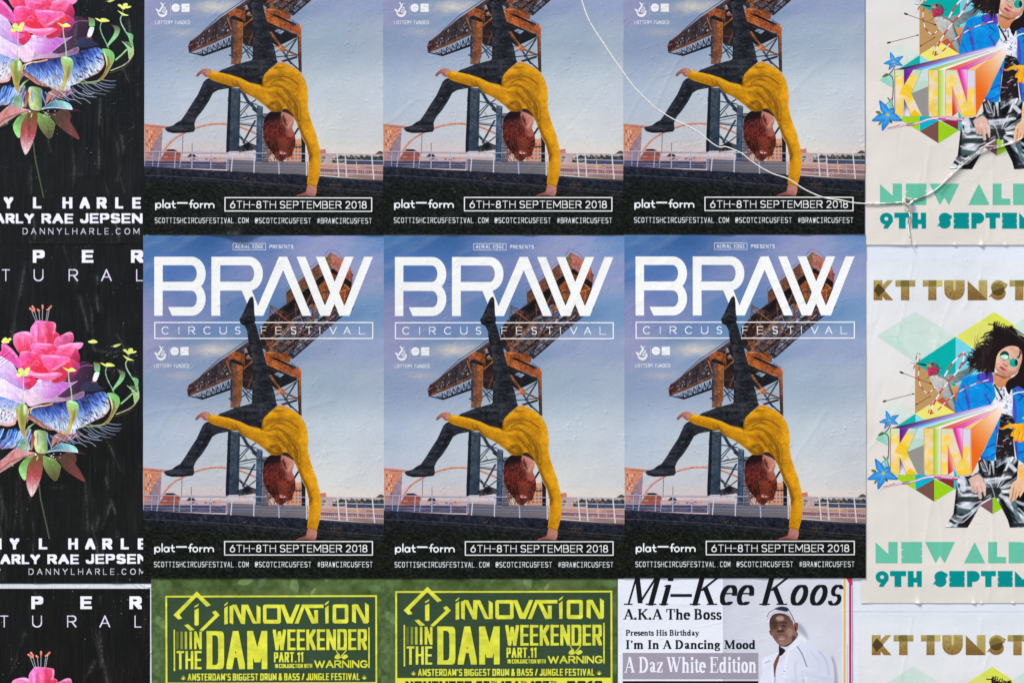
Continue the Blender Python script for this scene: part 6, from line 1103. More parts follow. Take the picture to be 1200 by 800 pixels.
# ------------------------------------------------------------------ print 5: birthday party poster
def paint_party():
    cv = Canvas(724, 660, 998, 1050, 3.0, (232, 234, 242))
    X, Y = cv.xy(); rs = np.random.RandomState(41); ink = (24, 24, 28); G = T(0, 0, 1)
    M1 = T(720, 670, 6.153); M2 = T(870, 670, 8); M3 = T(870, 740, 8)
    t = np.clip((X - 847) / 60, 0, 1)[..., None]
    rgt = lerp(np.array((203, 203, 213.)), np.array((213, 213, 220.)), t) + fbm(X / 18, Y / 22, 111, 3)[..., None] * 5
    cv.a[:] = np.where((X > 846.8)[..., None] & (X < 987)[..., None], rgt, np.array((230, 231, 238.)))
    cv.rect(986.5, 655, 998, 1050, (226, 228, 236))
    cv.rec = 'stripe_print'; cv.rect(988, 655, 990.6, 1050, (228, 184, 88)); cv.rect(994.6, 655, 997.2, 1050, (200, 40, 84)); cv.rec = None
    cv.rect(992, 754, 993.4, 1050, (92, 96, 110)); cv.rect(990.6, 655, 994.4, 1050, (214, 226, 232), .8); cv.fill(G(990.5, 655, 998, 655, 998, 685, 994.6, 683, 991.5, 677), (214, 40, 80))
    # man
    cv.rec = 'man_picture'
    cv.fill(smooth(G(934, 728, 942, 735, 947, 748, 940, 742, 934, 737)), (150, 150, 166), .7, 1.6)
    cv.fill(smooth(M3(830, 230, 880, 340, 890, 600, 820, 600)), (156, 146, 158), .7, 1)
    shirt = M2(545, 590, 590, 620, 700, 690) + M3(760, 170, 810, 220, 850, 300, 860, 500) + G(975, 850, 985, 900, 870, 900, 884, 850) + M3(150, 500, 190, 360, 180, 260, 240, 220) + M2(345, 740, 350, 790, 420, 720, 510, 620)
    cv.grad(smooth(shirt, True, 2), (224, 225, 236), (208, 209, 224), G(900, 760)[0], G(970, 790)[0]); cv.set_clip([smooth(shirt, True, 2)])
    for k in range(26):
        x = rs.uniform(898, 978); y = rs.uniform(752, 860); cv.line(smooth([(x, y), (x + rs.uniform(-3, 3), y + 9), (x + rs.uniform(-5, 5), y + rs.uniform(16, 30))], False, 3), rs.uniform(1.2, 3), [(196, 196, 212), (236, 237, 244), (204, 204, 218)][rs.randint(3)], .55, .8)
    for a, w, c in ((M3(510, 130, 560, 210, 600, 320), .8, (64, 60, 74)), (M3(570, 440, 590, 520), .7, (120, 118, 134)), (M3(290, 300, 305, 420, 292, 500), .8, (120, 116, 130)), (M3(720, 180, 780, 260, 810, 400), 1.6, (186, 186, 204)), (M3(640, 180, 700, 260), 1.2, (196, 196, 212)), (M3(300, 500, 280, 640), 1, (170, 170, 190)), (M3(210, 290, 250, 265), .7, (130, 124, 140)), (M3(430, 180, 400, 300, 390, 420), 1.6, (232, 233, 242))): cv.line(smooth(a, False, 3), w, c, .85, .3)
    cv.fill(SE(*M3(390, 366)[0], .8, .5, 0, 360), (90, 86, 100)); cv.set_clip(None)
    cv.fill(smooth(M3(345, 190, 300, 270, 290, 330, 300, 425, 315, 330, 345, 235)), (120, 74, 62)); 
    cv.fill(smooth(M2(350, 690, 420, 690, 505, 610, 510, 560, 440, 560, 350, 640, 345, 780, 400, 730)), (38, 30, 30))
    cv.fill(smooth(M2(545, 588, 590, 625, 600, 650, 545, 640, 505, 690, 430, 740, 370, 790, 440, 700, 505, 625)), (226, 227, 236))
    head = smooth(M2(250, 480, 258, 430, 290, 390, 350, 375, 420, 390, 465, 440, 478, 500, 505, 560, 508, 600, 470, 640, 430, 670, 390, 686, 345, 680, 310, 645, 280, 600, 262, 560), True, 3)
    cv.grad(head, (84, 58, 50), (146, 108, 94), M2(300, 440)[0], M2(430, 640)[0]); cv.set_clip([head])
    sp = lambda x, y, rx, ry, c, al, bl=.7: cv.fill(SE(*M2(x, y)[0], rx, ry, 0, 360), c, al, bl)
    sp(350, 430, 5, 3.0, (190, 152, 136), .85, .8); sp(300, 570, 2.4, 3.4, (150, 108, 92), .6, 1); sp(440, 560, 4, 5, (170, 130, 114), .8, 1.0); sp(350, 535, 1.4, 3.4, (190, 148, 130), .8, .6); sp(275, 590, 1.4, 5, (160, 110, 84), .5, .6); sp(480, 620, 2.6, 4, (52, 36, 36), .7, 1.2)
    for x in (300, 385): cv.line(M2(x - 30, 478 - (x > 350) * 6, x, 468, x + 28, 474), 1.0, (28, 18, 18), .9, .2); cv.fill(SE(*M2(x, 500)[0], 2.8, 1.3, 0, 360), (36, 24, 24), .9, .3); cv.line(M2(x - 12, 502, x - 5, 502), .7, (186, 172, 170), .5); cv.line(M2(x + 4, 501, x + 12, 503), .6, (170, 156, 156), .45); cv.line(M2(x - 22, 520, x + 20, 520), .7, (40, 26, 26), .6, .3)
    cv.fill(smooth(M2(325, 545, 350, 535, 385, 540, 388, 556, 350, 562, 325, 558)), (50, 32, 30), .8, .3); cv.line(M2(335, 585, 370, 580, 400, 590), .9, (90, 62, 58), .8, .2); cv.fill(smooth(M2(335, 606, 365, 600, 402, 606, 392, 624, 362, 634, 340, 624)), (186, 140, 136)); cv.line(M2(336, 610, 368, 612, 402, 608), .5, (60, 34, 36)); cv.line(M2(300, 560, 318, 620), .5, (44, 28, 28), .7, .2); cv.line(M2(420, 560, 412, 620), .5, (60, 40, 36), .7, .2); sp(368, 655, 3.2, 1.6, (150, 126, 118), .7, .6)
    cv.set_clip(None)
    cv.fill(smooth(M2(480, 478, 505, 468, 520, 490, 512, 540, 498, 556, 485, 520)), (128, 74, 56)); cv.line(M2(490, 500, 496, 545), .9, (40, 24, 24)); cv.fill(smooth(M2(248, 545, 262, 548, 275, 590, 258, 578)), (120, 72, 56))
    cap = smooth(M2(225, 420, 240, 378, 280, 340, 340, 320, 400, 322, 440, 350, 470, 410, 492, 468, 470, 458, 430, 410, 380, 385, 330, 380, 285, 395, 255, 430, 245, 478, 232, 465), True, 3)
    cv.fill(cap, (222, 218, 228)); cv.set_clip([cap]); cv.fill(smooth(M2(300, 340, 360, 318, 420, 325, 432, 350, 410, 366, 360, 358)), (46, 42, 66), 1, .2); cv.line(M2(228, 415, 250, 372, 300, 345, 340, 330), .7, (60, 54, 80)); cv.line(M2(430, 350, 460, 400, 490, 465), .8, (56, 50, 72)); cv.line(M2(330, 352, 420, 370, 470, 440), .5, (150, 146, 168), .8)
    cv.line(smooth(M2(232, 440, 262, 400, 320, 366, 390, 372, 440, 404, 480, 462), False), 1.6, (176, 172, 188), .7, .5); cv.line(smooth(M2(240, 455, 268, 412, 330, 380, 390, 384), False), .9, (244, 242, 248), .9, .2)
    cv.set_clip(None); cv.line(M2(258, 440, 290, 400, 340, 384, 390, 388, 440, 418), .9, (60, 44, 44), .8, .3)
    # lettering
    cv.rec = 'title_lettering'
    stext(cv, 'Mi-Kee', 730, 880, 673.6, 707.8, ink, .18, .05, .27); stext(cv, 'Koos', 888, 985, 673.6, 707.8, ink, .18, .05, .27)
    cv.rec = 'party_lettering'
    stext(cv, 'A.K.A The Boss', 730.5, 845.5, 713, 724.8, ink, .21, .08); stext(cv, 'Presents His Birthday', 733, 819, 737.4, 743.6, ink, .2, .1); stext(cv, "I'm In A Dancing Mood", 732.6, 885.5, 749.4, 759.2, ink, .22, .08)
    cv.rec = 'lower_panel'
    cv.rect(729.6, 764, 888.4, 794.8, (158, 150, 162)); cv.rect(729.6, 797, 888.4, 900, (26, 24, 28))
    cv.rec = 'lower_panel'
    stext(cv, 'A Daz White Edition', 731.5, 886.5, 769, 786.8, (236, 234, 244), .2, .06)
    cv.rec = None
    return cv
# ------------------------------------------------------------------ scene building
COL = sc.collection
def tag(o, label=None, cat=None, group=None, kind=None):
    for k, v in (('label', label), ('category', cat), ('group', group), ('kind', kind)):
        if v: o[k] = v
    return o

def N(nt, typ, **kw):
    n = nt.nodes.new(typ)
    for k, v in kw.items():
        if k.startswith('i_'): n.inputs[int(k[2:])].default_value = v
        else: setattr(n, k, v)
    return n

def mth(nt, op, a, b=None, clamp=False):
    n = nt.nodes.new('ShaderNodeMath'); n.operation = op; n.use_clamp = clamp
    for i, v in enumerate((a, b)):
        if v is None: continue
        if isinstance(v, (int, float)): n.inputs[i].default_value = v
        else: nt.links.new(v, n.inputs[i])
    return n.outputs[0]

def noise(nt, vec, scale, detail=3, rough=.5, dist=0):
    n = nt.nodes.new('ShaderNodeTexNoise'); n.inputs['Scale'].default_value = scale; n.inputs['Detail'].default_value = detail
    n.inputs['Roughness'].default_value = rough; n.inputs['Distortion'].default_value = dist; nt.links.new(vec, n.inputs['Vector']); return n.outputs[0]

def mapping(nt, vec, rot=(0, 0, 0), scale=(1, 1, 1)):
    m = nt.nodes.new('ShaderNodeMapping'); m.inputs['Rotation'].default_value = rot; m.inputs['Scale'].default_value = scale
    nt.links.new(vec, m.inputs['Vector']); return m.outputs[0]

def ramp(nt, v, a, b):
    m = nt.nodes.new('ShaderNodeMapRange'); m.inputs[1].default_value = a; m.inputs[2].default_value = b; m.interpolation_type = 'SMOOTHSTEP'
    nt.links.new(v, m.inputs[0]); return m.outputs[0]

def paper_material(name, img=None, color=(.8, .8, .8), pimple=1.0, streak=1.0, fibre=0.0, crumple=.5, rough=.48, spec=.07, nicks=0.0, dirt=.08, worn=0.0):
    m = bpy.data.materials.new(name); m.use_nodes = True; nt = m.node_tree; L = nt.links
    b = nt.nodes['Principled BSDF']; pos = nt.nodes.new('ShaderNodeNewGeometry').outputs['Position']
    if img is not None:
        t = nt.nodes.new('ShaderNodeTexImage'); t.image = img; t.interpolation = 'Linear'; t.extension = 'EXTEND'; colr = t.outputs[0]
    else:
        t = nt.nodes.new('ShaderNodeRGB'); t.outputs[0].default_value = (*color, 1); colr = t.outputs[0]
    # faded, dusty ink: soft uneven tone that belongs to the paper
    d = noise(nt, pos, 9, 5, .6); dm = mth(nt, 'ADD', mth(nt, 'MULTIPLY', d, dirt * 2), 1 - dirt)
    d2 = noise(nt, pos, 1.7, 2, .5); dm = mth(nt, 'MULTIPLY', dm, mth(nt, 'ADD', mth(nt, 'MULTIPLY', d2, .24), .88))
    vm = nt.nodes.new('ShaderNodeVectorMath'); vm.operation = 'SCALE'; L.new(colr, vm.inputs[0]); L.new(dm, vm.inputs[3]); colr = vm.outputs[0]
    if nicks:
        v = noise(nt, pos, 210, 2, .5); v2 = noise(nt, pos, 11, 3, .5)
        k = mth(nt, 'MULTIPLY', ramp(nt, v, .735, .76), ramp(nt, v2, .5, .62)); k = mth(nt, 'MULTIPLY', k, nicks)
        mx = nt.nodes.new('ShaderNodeMix'); mx.data_type = 'RGBA'; L.new(k, mx.inputs[0]); L.new(colr, mx.inputs[6]); mx.inputs[7].default_value = (.62, .6, .56, 1); colr = mx.outputs[2]
    if worn:  # folds lightened in the colour: cracked ink and painted glints
        wa = nt.nodes.new('ShaderNodeAttribute'); wa.attribute_name = 'wear'; k = mth(nt, 'MULTIPLY', wa.outputs['Fac'], mth(nt, 'MULTIPLY', ramp(nt, noise(nt, pos, 190, 3, .6), .3, .62), worn), True)
        mx = nt.nodes.new('ShaderNodeMix'); mx.data_type = 'RGBA'; L.new(k, mx.inputs[0]); L.new(colr, mx.inputs[6]); mx.inputs[7].default_value = (.34, .33, .31, 1); colr = mx.outputs[2]
    L.new(colr, b.inputs['Base Color'])
    rr = mth(nt, 'ADD', mth(nt, 'MULTIPLY', noise(nt, pos, 34, 4, .6), .28), rough - .14); L.new(rr, b.inputs['Roughness'])
    b.inputs['Specular IOR Level'].default_value = spec
    # relief of the rough wall and pasted paper
    hs = []
    vo = nt.nodes.new('ShaderNodeTexVoronoi'); vo.feature = 'SMOOTH_F1'; vo.inputs['Scale'].default_value = 62; vo.inputs['Smoothness'].default_value = .6
    wob = nt.nodes.new('ShaderNodeVectorMath'); wob.operation = 'ADD'; L.new(pos, wob.inputs[0])
    ws = nt.nodes.new('ShaderNodeTexNoise'); ws.inputs['Scale'].default_value = 30; L.new(pos, ws.inputs['Vector'])
    sc_ = nt.nodes.new('ShaderNodeVectorMath'); sc_.operation = 'SCALE'; L.new(ws.outputs[1], sc_.inputs[0]); sc_.inputs[3].default_value = .02; L.new(sc_.outputs[0], wob.inputs[1])
    L.new(wob.outputs[0], vo.inputs['Vector'])
    pim = mth(nt, 'SUBTRACT', 1.0, ramp(nt, vo.outputs['Distance'], .05, .34)); sp = ramp(nt, noise(nt, pos, 16, 2, .5), .46, .66)
    hs.append(mth(nt, 'MULTIPLY', mth(nt, 'MULTIPLY', pim, sp), .0006 * pimple))
    v1 = mapping(nt, pos, (0, math.radians(32), 0), (40, 40, 84)); s1 = noise(nt, v1, 1, 4, .6, .9); hs.append(mth(nt, 'MULTIPLY', s1, .0008 * streak))
    v3 = mapping(nt, pos, (0, math.radians(-24), 0), (24, 24, 52)); s3 = ramp(nt, noise(nt, v3, 1, 3, .5, 1.2), .56, .74); hs.append(mth(nt, 'MULTIPLY', s3, .0008 * streak))
    hs.append(mth(nt, 'MULTIPLY', noise(nt, pos, 150, 4, .6), .00022 * (.5 + .5 * pimple)))
    if fibre:
        v2 = mapping(nt, pos, (0, math.radians(3), 0), (150, 150, 9)); hs.append(mth(nt, 'MULTIPLY', noise(nt, v2, 1, 4, .6, .3), .0016 * fibre))
        v4 = mapping(nt, pos, (0, 0, 0), (12, 12, 120)); hs.append(mth(nt, 'MULTIPLY', ramp(nt, noise(nt, v4, 1, 3, .5, .2), .5, .75), .0002 * fibre))
    if crumple:
        c1 = noise(nt, pos, 13, 3, .5, .8); r1 = mth(nt, 'ABSOLUTE', mth(nt, 'SUBTRACT', c1, .5)); r1 = mth(nt, 'SUBTRACT', 1.0, ramp(nt, r1, 0.0, .03))
        mk = ramp(nt, noise(nt, pos, 5, 2, .5), .5, .68); hs.append(mth(nt, 'MULTIPLY', mth(nt, 'MULTIPLY', r1, mk), .0012 * crumple))
    h = hs[0]
    for q in hs[1:]: h = mth(nt, 'ADD', h, q)
    bp = nt.nodes.new('ShaderNodeBump'); bp.inputs['Strength'].default_value = 1.0; bp.inputs['Distance'].default_value = .66
    L.new(h, bp.inputs['Height']); L.new(bp.outputs[0], b.inputs['Normal'])
    return m

def to_image(cv, name):
    a = np.ones((cv.H, cv.W, 4), np.float32); a[..., :3] = np.clip(cv.a, 0, 255) / 255.0
    im = bpy.data.images.new(name, cv.W, cv.H, alpha=False); im.pixels.foreach_set(np.ascontiguousarray(a[::-1]).ravel()); im.update(); im.pack()
    return im

# relief shared by everything pasted on the wall (metres, towards the street) in layout units
def wall_relief(x, y):
    return 0.0007 * fbm(x / 58, y / 46, 201, 3) + 0.0003 * fbm(x / 17, y / 22, 205, 2)

class Sheet:
    """placement of one sheet of paper: layout rectangle, layer, small turn, own creases and lifted corners"""
    def __init__(s, rect, layer, rot=0.0, seed=1, creases=(), lifts=(), amp=.00014, curl=.0012):
        s.r = rect; s.layer = layer; s.rot = rot; s.seed = seed; s.creases = creases; s.lifts = lifts; s.amp = amp; s.curl = curl
    def pos(s, u, v):
        """u, v in 0..1 from the top left corner"""
        x0, y0, x1, y1 = s.r; x = lerp(x0, x1, u); y = lerp(y0, y1, v)
        cx, cy = (x0 + x1) / 2, (y0 + y1) / 2; c, sn = math.cos(s.rot), math.sin(s.rot)
        return cx + (x - cx) * c - (y - cy) * sn, cy + (x - cx) * sn + (y - cy) * c
    def height(s, u, v):
        x, y = s.pos(u, v)
        h = s.layer + wall_relief(x, y) + s.amp * fbm(x / 24, y / 30, s.seed, 2)
        for pts, wd, am in s.creases:
            d = np.full(np.shape(x), 1e9)
            for (ax, ay), (bx, by) in zip(pts[:-1], pts[1:]):
                dx, dy = bx - ax, by - ay; t = np.clip(((x - ax) * dx + (y - ay) * dy) / (dx * dx + dy * dy), 0, 1)
                d = np.minimum(d, np.hypot(x - ax - t * dx, y - ay - t * dy))
            h = h + am * np.exp(-np.sqrt((d / wd) ** 2 + .15) + .387)
        W = (s.r[2] - s.r[0]); H = (s.r[3] - s.r[1])
        e = np.exp(-((1 - v) * H / 3.0)); h = h + s.curl * e * np.clip(noise2(x / 23, y * 0 + s.seed, s.seed + 5), 0, 1) ** 1.5
        e = np.exp(-np.minimum(u, 1 - u) * W / 2.5); h = h + s.curl * .4 * e * np.clip(noise2(x * 0 + s.seed, y / 19, s.seed + 9), 0, 1)
        for (lx, sg, am) in s.lifts:
            h = h + am * np.exp(-((x - lx) / sg) ** 2) * np.exp(-((1 - v) * H / (sg * 1.5)))
        return h
    def wear(s, u, v):
        """ink cracked along the folds, plus their glints painted in as pale colour"""
        x, y = s.pos(u, v); w = np.zeros(np.shape(x))
        for pts, wd, am in s.creases:
            d = np.full(np.shape(x), 1e9)
            for (ax, ay), (bx, by) in zip(pts[:-1], pts[1:]):
                dx, dy = bx - ax, by - ay; t = np.clip(((x - ax) * dx + (y - ay) * dy) / (dx * dx + dy * dy), 0, 1)
                d = np.minimum(d, np.hypot(x - ax - t * dx - .6, y - ay - t * dy))
            w = np.maximum(w, min(1.0, abs(am) / .0016) * (.8 * np.exp(-(d / .95) ** 2) + .10 * np.exp(-(d / 4) ** 2)) * np.clip(.55 + .9 * noise2(x / 13, y / 17, s.seed + 3), 0, 1))
        return w
    def verts(s, u, v, off=0.0):
        x, y = s.pos(u, v); h = s.height(u, v) + off
        return np.stack([WX(x), -h, WZ(y)], -1)
    def normals(s, u, v):
        W = (s.r[2] - s.r[0]); H = (s.r[3] - s.r[1]); e = 1.0
        hx = (s.height(u + e / W, v) - s.height(u - e / W, v)) / (2 * e * S); hy = (s.height(u, v + e / H) - s.height(u, v - e / H)) / (2 * e * S)
        n = np.stack([-hx, -np.ones_like(hx), hy], -1); return n / np.linalg.norm(n, axis=-1, keepdims=True)

def mesh_from(name, V, F, UV, mat, Nrm=None, wear=None):
    me = bpy.data.meshes.new(name); me.vertices.add(len(V)); me.vertices.foreach_set('co', V.astype(np.float32).ravel())
    me.loops.add(F.size); me.loops.foreach_set('vertex_index', F.astype(np.int32).ravel()); me.polygons.add(len(F))
    me.polygons.foreach_set('loop_start', np.arange(0, F.size, 4, dtype=np.int32)); me.polygons.foreach_set('loop_total', np.full(len(F), 4, np.int32))
    me.update(calc_edges=True); uv = me.uv_layers.new(name='print'); uv.data.foreach_set('uv', UV[F.ravel()].astype(np.float32).ravel())
    me.polygons.foreach_set('use_smooth', np.ones(len(F), bool)); me.materials.append(mat); me.validate()
    if wear is not None: at = me.attributes.new('wear', 'FLOAT', 'POINT'); at.data.foreach_set('value', wear.astype(np.float32))
    if Nrm is not None and len(me.vertices) == len(Nrm): me.normals_split_custom_set_from_vertices(Nrm.tolist())
    return me

def sheet_mesh(sh, mat, step=2.0):
    W = sh.r[2] - sh.r[0]; H = sh.r[3] - sh.r[1]; nx, ny = int(W / step), int(H / step)
    u, v = np.meshgrid(np.linspace(0, 1, nx + 1), np.linspace(0, 1, ny + 1)); u = u.ravel(); v = v.ravel()
    V = sh.verts(u, v); Nn = sh.normals(u, v)
    i = np.arange(ny)[:, None] * (nx + 1) + np.arange(nx)[None]; i = i.ravel()
    F = np.stack([i, i + nx + 1, i + nx + 2, i + 1], -1)
    # back side of the paper: an edge all round going back 0.4 mm
    ring = list(range(nx + 1)) + [(r + 1) * (nx + 1) + nx for r in range(ny)] + [ny * (nx + 1) + c for c in range(nx - 1, -1, -1)] + [r * (nx + 1) for r in range(ny - 1, 0, -1)]
    ring = np.array(ring); n0 = len(V); B = V[ring].copy(); B[:, 1] += .0004
    V = np.concatenate([V, B]); k = np.arange(len(ring)); k2 = (k + 1) % len(ring)
    F = np.concatenate([F, np.stack([ring[k], ring[k2], n0 + k2, n0 + k], -1)])
    UV = np.stack([u, 1 - v], -1); UV = np.concatenate([UV, UV[ring]]); Nn = np.concatenate([Nn, Nn[ring]]); Wr = s_w = sh.wear(u, v); Wr = np.concatenate([Wr, Wr[ring]])
    return V, F, UV, Nn, Wr

def cells(mask, c=2, maxw=5):
    """solid cells of a printed shape as merged strips (col0, col1, row0, row1)"""
    h, w = mask.shape[0] // c, mask.shape[1] // c
    m = mask[:h * c, :w * c].reshape(h, c, w, c).mean((1, 3)) > .5
    out = []; open_ = {}
    for r in range(h + 1):
        cur = {}
        if r < h:
            row = np.concatenate([[0], m[r].astype(np.int8), [0]]); d = np.diff(row); st = np.nonzero(d == 1)[0]; en = np.nonzero(d == -1)[0]
            for a, b in zip(st.tolist(), en.tolist()):
                while a < b:
                    e = min(b, (a // maxw + 1) * maxw); cur[(a, e)] = r; a = e
        nxt = {}
        for k, r0 in open_.items():
            if k in cur and r - r0 < maxw: nxt[k] = r0; cur.pop(k)
            else: out.append((k[0], k[1], r0, r))
        nxt.update(cur); open_ = nxt
    return np.array(out, float)

def split_cells(q, g=6, least=70):
    """words, letters and motifs that stand apart from each other, largest first"""
    if not len(q): return []
    occ = {}
    for i, (a, b, r0, r1) in enumerate(q.astype(int).tolist()):
        for X in range(a // g, (b - 1) // g + 1):
            for Y in range(r0 // g, (r1 - 1) // g + 1): occ.setdefault((X, Y), []).append(i)
    seen = set(); out = []
    for k in list(occ):
        if k in seen: continue
        st = [k]; seen.add(k); ids = set()
        while st:
            c = st.pop(); ids.update(occ[c])
            for dx in (-1, 0, 1):
                for dy in (-1, 0, 1):
                    n = (c[0] + dx, c[1] + dy)
                    if n in occ and n not in seen: seen.add(n); st.append(n)
        p = q[sorted(ids)]; ar = ((p[:, 1] - p[:, 0]) * (p[:, 3] - p[:, 2])).sum()
        if ar >= least: out.append((ar, p))
    out.sort(key=lambda t: -t[0]); return [p for _, p in out]

def part_mesh(sh, cv, q, off, c=2):
    q = q * c; u0, u1 = q[:, 0] / cv.W, q[:, 1] / cv.W; v0, v1 = q[:, 2] / cv.H, q[:, 3] / cv.H
    u = np.stack([u0, u0, u1, u1], -1).ravel(); v = np.stack([v0, v1, v1, v0], -1).ravel()
    V = sh.verts(u, v, off); F = np.arange(len(V)).reshape(-1, 4); return V, F, np.stack([u, 1 - v], -1), sh.normals(u, v), sh.wear(u, v)

FOLDS = {'circus_poster': (14, -1.0, .00045, 1.8), 'flower_poster': (30, .1, .0016, 1.2), 'album_poster': (16, -.15, .0005, 1.3), 'green_poster': (14, .3, .0006, 1.4), 'party_poster': (9, 1.3, .0004, 1.6)}

def poster(name, design, sh, label, cat, group):
    cv, mat, qs = design
    n_, lean_, amp_, wd_ = FOLDS[name]; sh.creases = tuple(sh.creases) + soft_folds(sh.r, n_, sh.seed, lean_, amp_, wd_)
    e = bpy.data.objects.new(name, None); COL.objects.link(e); x, y = sh.pos(.5, 1.0)
    e.location = (WX(x), -sh.layer, WZ(y)); e.empty_display_size = .05; tag(e, label, cat, group)
    base = np.array(e.location)
    def add(pn, dat):
        V, F, UV, Nn, Wr = dat; o = bpy.data.objects.new(pn, mesh_from(pn, V - base, F, UV, mat, Nn, Wr)); COL.objects.link(o); o.parent = e; return o
    add('paper_sheet', sheet_mesh(sh, mat, 1.4 if name == 'flower_poster' else 2.0))
    for pn, q, pl in qs:
        o = add(pn, part_mesh(sh, cv, q, .00012))
        if pl: o['label'] = pl
    return e

def design(cv, name, plabels=None, **kw):
    img = to_image(cv, name); mat = paper_material(name, img, **kw)
    qs = []
    for k, m in cv.parts.items():
        comps = split_cells(cells(m))
        for i, q in enumerate(comps): qs.append((k, q, (plabels or {}).get(k) if i == 0 else None))
    return cv, mat, qs

# ------------------------------------------------------------------ ground and wall
def box(name, x0, x1, y0, y1, z0, z1, mat, cuts=0):
    V = [(x, y, z) for x in (x0, x1) for y in (y0, y1) for z in (z0, z1)]
    F = [(0, 1, 3, 2), (4, 6, 7, 5), (0, 4, 5, 1), (2, 3, 7, 6), (0, 2, 6, 4), (1, 5, 7, 3)]
    me = bpy.data.meshes.new(name); me.from_pydata(V, [], F); me.materials.append(mat); me.update()
    o = bpy.data.objects.new(name, me); COL.objects.link(o); return o

def simple_mat(name, c1, c2, scale, rough=.8, bump=.002, bscale=60):
    m = bpy.data.materials.new(name); m.use_nodes = True; nt = m.node_tree; b = nt.nodes['Principled BSDF']
    pos = nt.nodes.new('ShaderNodeNewGeometry').outputs['Position']
    mx = nt.nodes.new('ShaderNodeMix'); mx.data_type = 'RGBA'; mx.inputs[6].default_value = (*c1, 1); mx.inputs[7].default_value = (*c2, 1)
    nt.links.new(noise(nt, pos, scale, 5, .6), mx.inputs[0]); nt.links.new(mx.outputs[2], b.inputs['Base Color']); b.inputs['Roughness'].default_value = rough
    bp = nt.nodes.new('ShaderNodeBump'); bp.inputs['Distance'].default_value = bump; nt.links.new(noise(nt, pos, bscale, 5, .6), bp.inputs['Height']); nt.links.new(bp.outputs[0], b.inputs['Normal'])
    return m

g = bpy.data.meshes.new('ground'); g.from_pydata([(-250, -250, 0), (250, -250, 0), (250, 250, 0), (-250, 250, 0)], [], [(0, 1, 2, 3)])
g.materials.append(simple_mat('pavement_concrete', (.22, .215, .205), (.32, .31, .295), 3, .85, .003, 90)); go = bpy.data.objects.new('ground', g); COL.objects.link(go); tag(go, kind='structure')
wall = box('wall', -6, 6, .0, .3, 0, 4.2, simple_mat('wall_render', (.30, .295, .28), (.42, .41, .39), 6, .9, .004, 70)); tag(wall, kind='structure')
wall.location.y = .0006

# ------------------------------------------------------------------ the posters
def soft_folds(rect, n, seed, lean, amp, wd):
    rs = np.random.RandomState(seed); out = []
    for _ in range(n):
        x = rs.uniform(rect[0] + 8, rect[2] - 8); y = rs.uniform(rect[1] + 8, rect[3] - 40); L = rs.uniform(25, 95); a = lean + rs.uniform(-.3, .3); p = [(x, y)]
        for k in range(3):
            a += rs.uniform(-.25, .25); p.append((p[-1][0] + L / 3 * math.sin(a), p[-1][1] + L / 3 * math.cos(a)))
        out.append((p, wd * rs.uniform(.7, 1.5), amp * rs.uniform(.5, 1.3) * (1 if rs.rand() < .8 else -.6)))
    return tuple(out)
D_circ = design(paint_circus(), 'circus_print', {'acrobat_picture': 'acrobat upside down on one hand in mustard sweater and black trousers', 'crane_picture': 'rusty orange crane on a slate grey mast', 'title_lettering': 'large thin-stroked white title', 'railing_picture': 'pale waterside railing', 'date_lettering': 'boxed white date line'}, pimple=1.3, streak=.42, crumple=.2, rough=.42, spec=.12, nicks=.3, worn=.10)
D_flow = design(paint_flower(), 'flower_print', {'flower_picture': 'pink rose over a blue and white frilled bloom with green sepals'}, pimple=.2, streak=.1, fibre=1.3, crumple=1.2, rough=.36, spec=.24, nicks=.7, worn=.3)
D_albm = design(paint_album(), 'album_print', {'woman_picture': 'woman with wild dark hair, round green glasses, blue jacket and silver trousers', 'bird_picture': 'hummingbird with a red throat', 'blossom_picture': 'blue star-shaped blossom', 'kin_lettering': 'yellow block letters with rainbow rays'}, pimple=.25, streak=.22, fibre=.2, crumple=.12, rough=.55, dirt=.03)
D_gren = design(paint_green(), 'green_print', pimple=.2, streak=.35, fibre=.25, crumple=.45, rough=.5, dirt=.06)
D_prty = design(paint_party(), 'party_print', {'man_picture': 'man in a white cap and open white shirt'}, pimple=.2, streak=.35, crumple=.25, rough=.5, dirt=.03)

grp_c = 'circus festival posters pasted in two rows of three'
cx = ((168.3, 450.3), (450.0, 731.8), (731.6, 1014.0)); cx1 = ((170.0, 449.7), (449.3, 730.6), (730.2, 1012.6))
lc = (('circus poster with its whole title showing, between a black flower poster and another circus poster', 'circus poster with its whole title showing, directly between two other whole circus posters', 'circus poster with its whole title showing, directly above the white birthday party poster'),
      ('circus poster with its title cut off, beside the black flower poster with the long fold', 'circus poster with its title cut off, the cord crossing only its empty sky', 'circus poster with its title cut off and the cord hanging across the acrobat'))
for i in range(3):
    poster('circus_poster', D_circ, Sheet((cx[i][0], 276 + (0, .3, -.4)[i], cx[i][1], 677 + (0, .2, -.3)[i]), .0044 + .0003 * i, (.0003, 0, -.0004)[i], 301 + i), lc[0][i], 'poster', grp_c)
for i in range(3):
    poster('circus_poster', D_circ, Sheet((cx1[i][0], -124.5, cx1[i][1], 275.2 + (0, -.3, -.6)[i]), .0056 + .0003 * i, (.0022, .0012, .0008)[i], 311 + i,
           creases=([((395, 120), (450, 70))], 3, .0006) and (), lifts=(((282, 15, .010),), ((530, 9, .0015),), ((700, 6, .004),))[i], curl=.0016), lc[1][i], 'poster', grp_c)
grp_f = 'black flower posters down the left side'
fold1 = (([(118, 118), (116, 160), (116.5, 200), (126, 222), (134, 250), (141, 285)], 1.6, .0022), ([(84, 206), (100, 204), (116, 206)], 2, .0007), ([(38, 196), (31, 230)], 1.2, .0008))
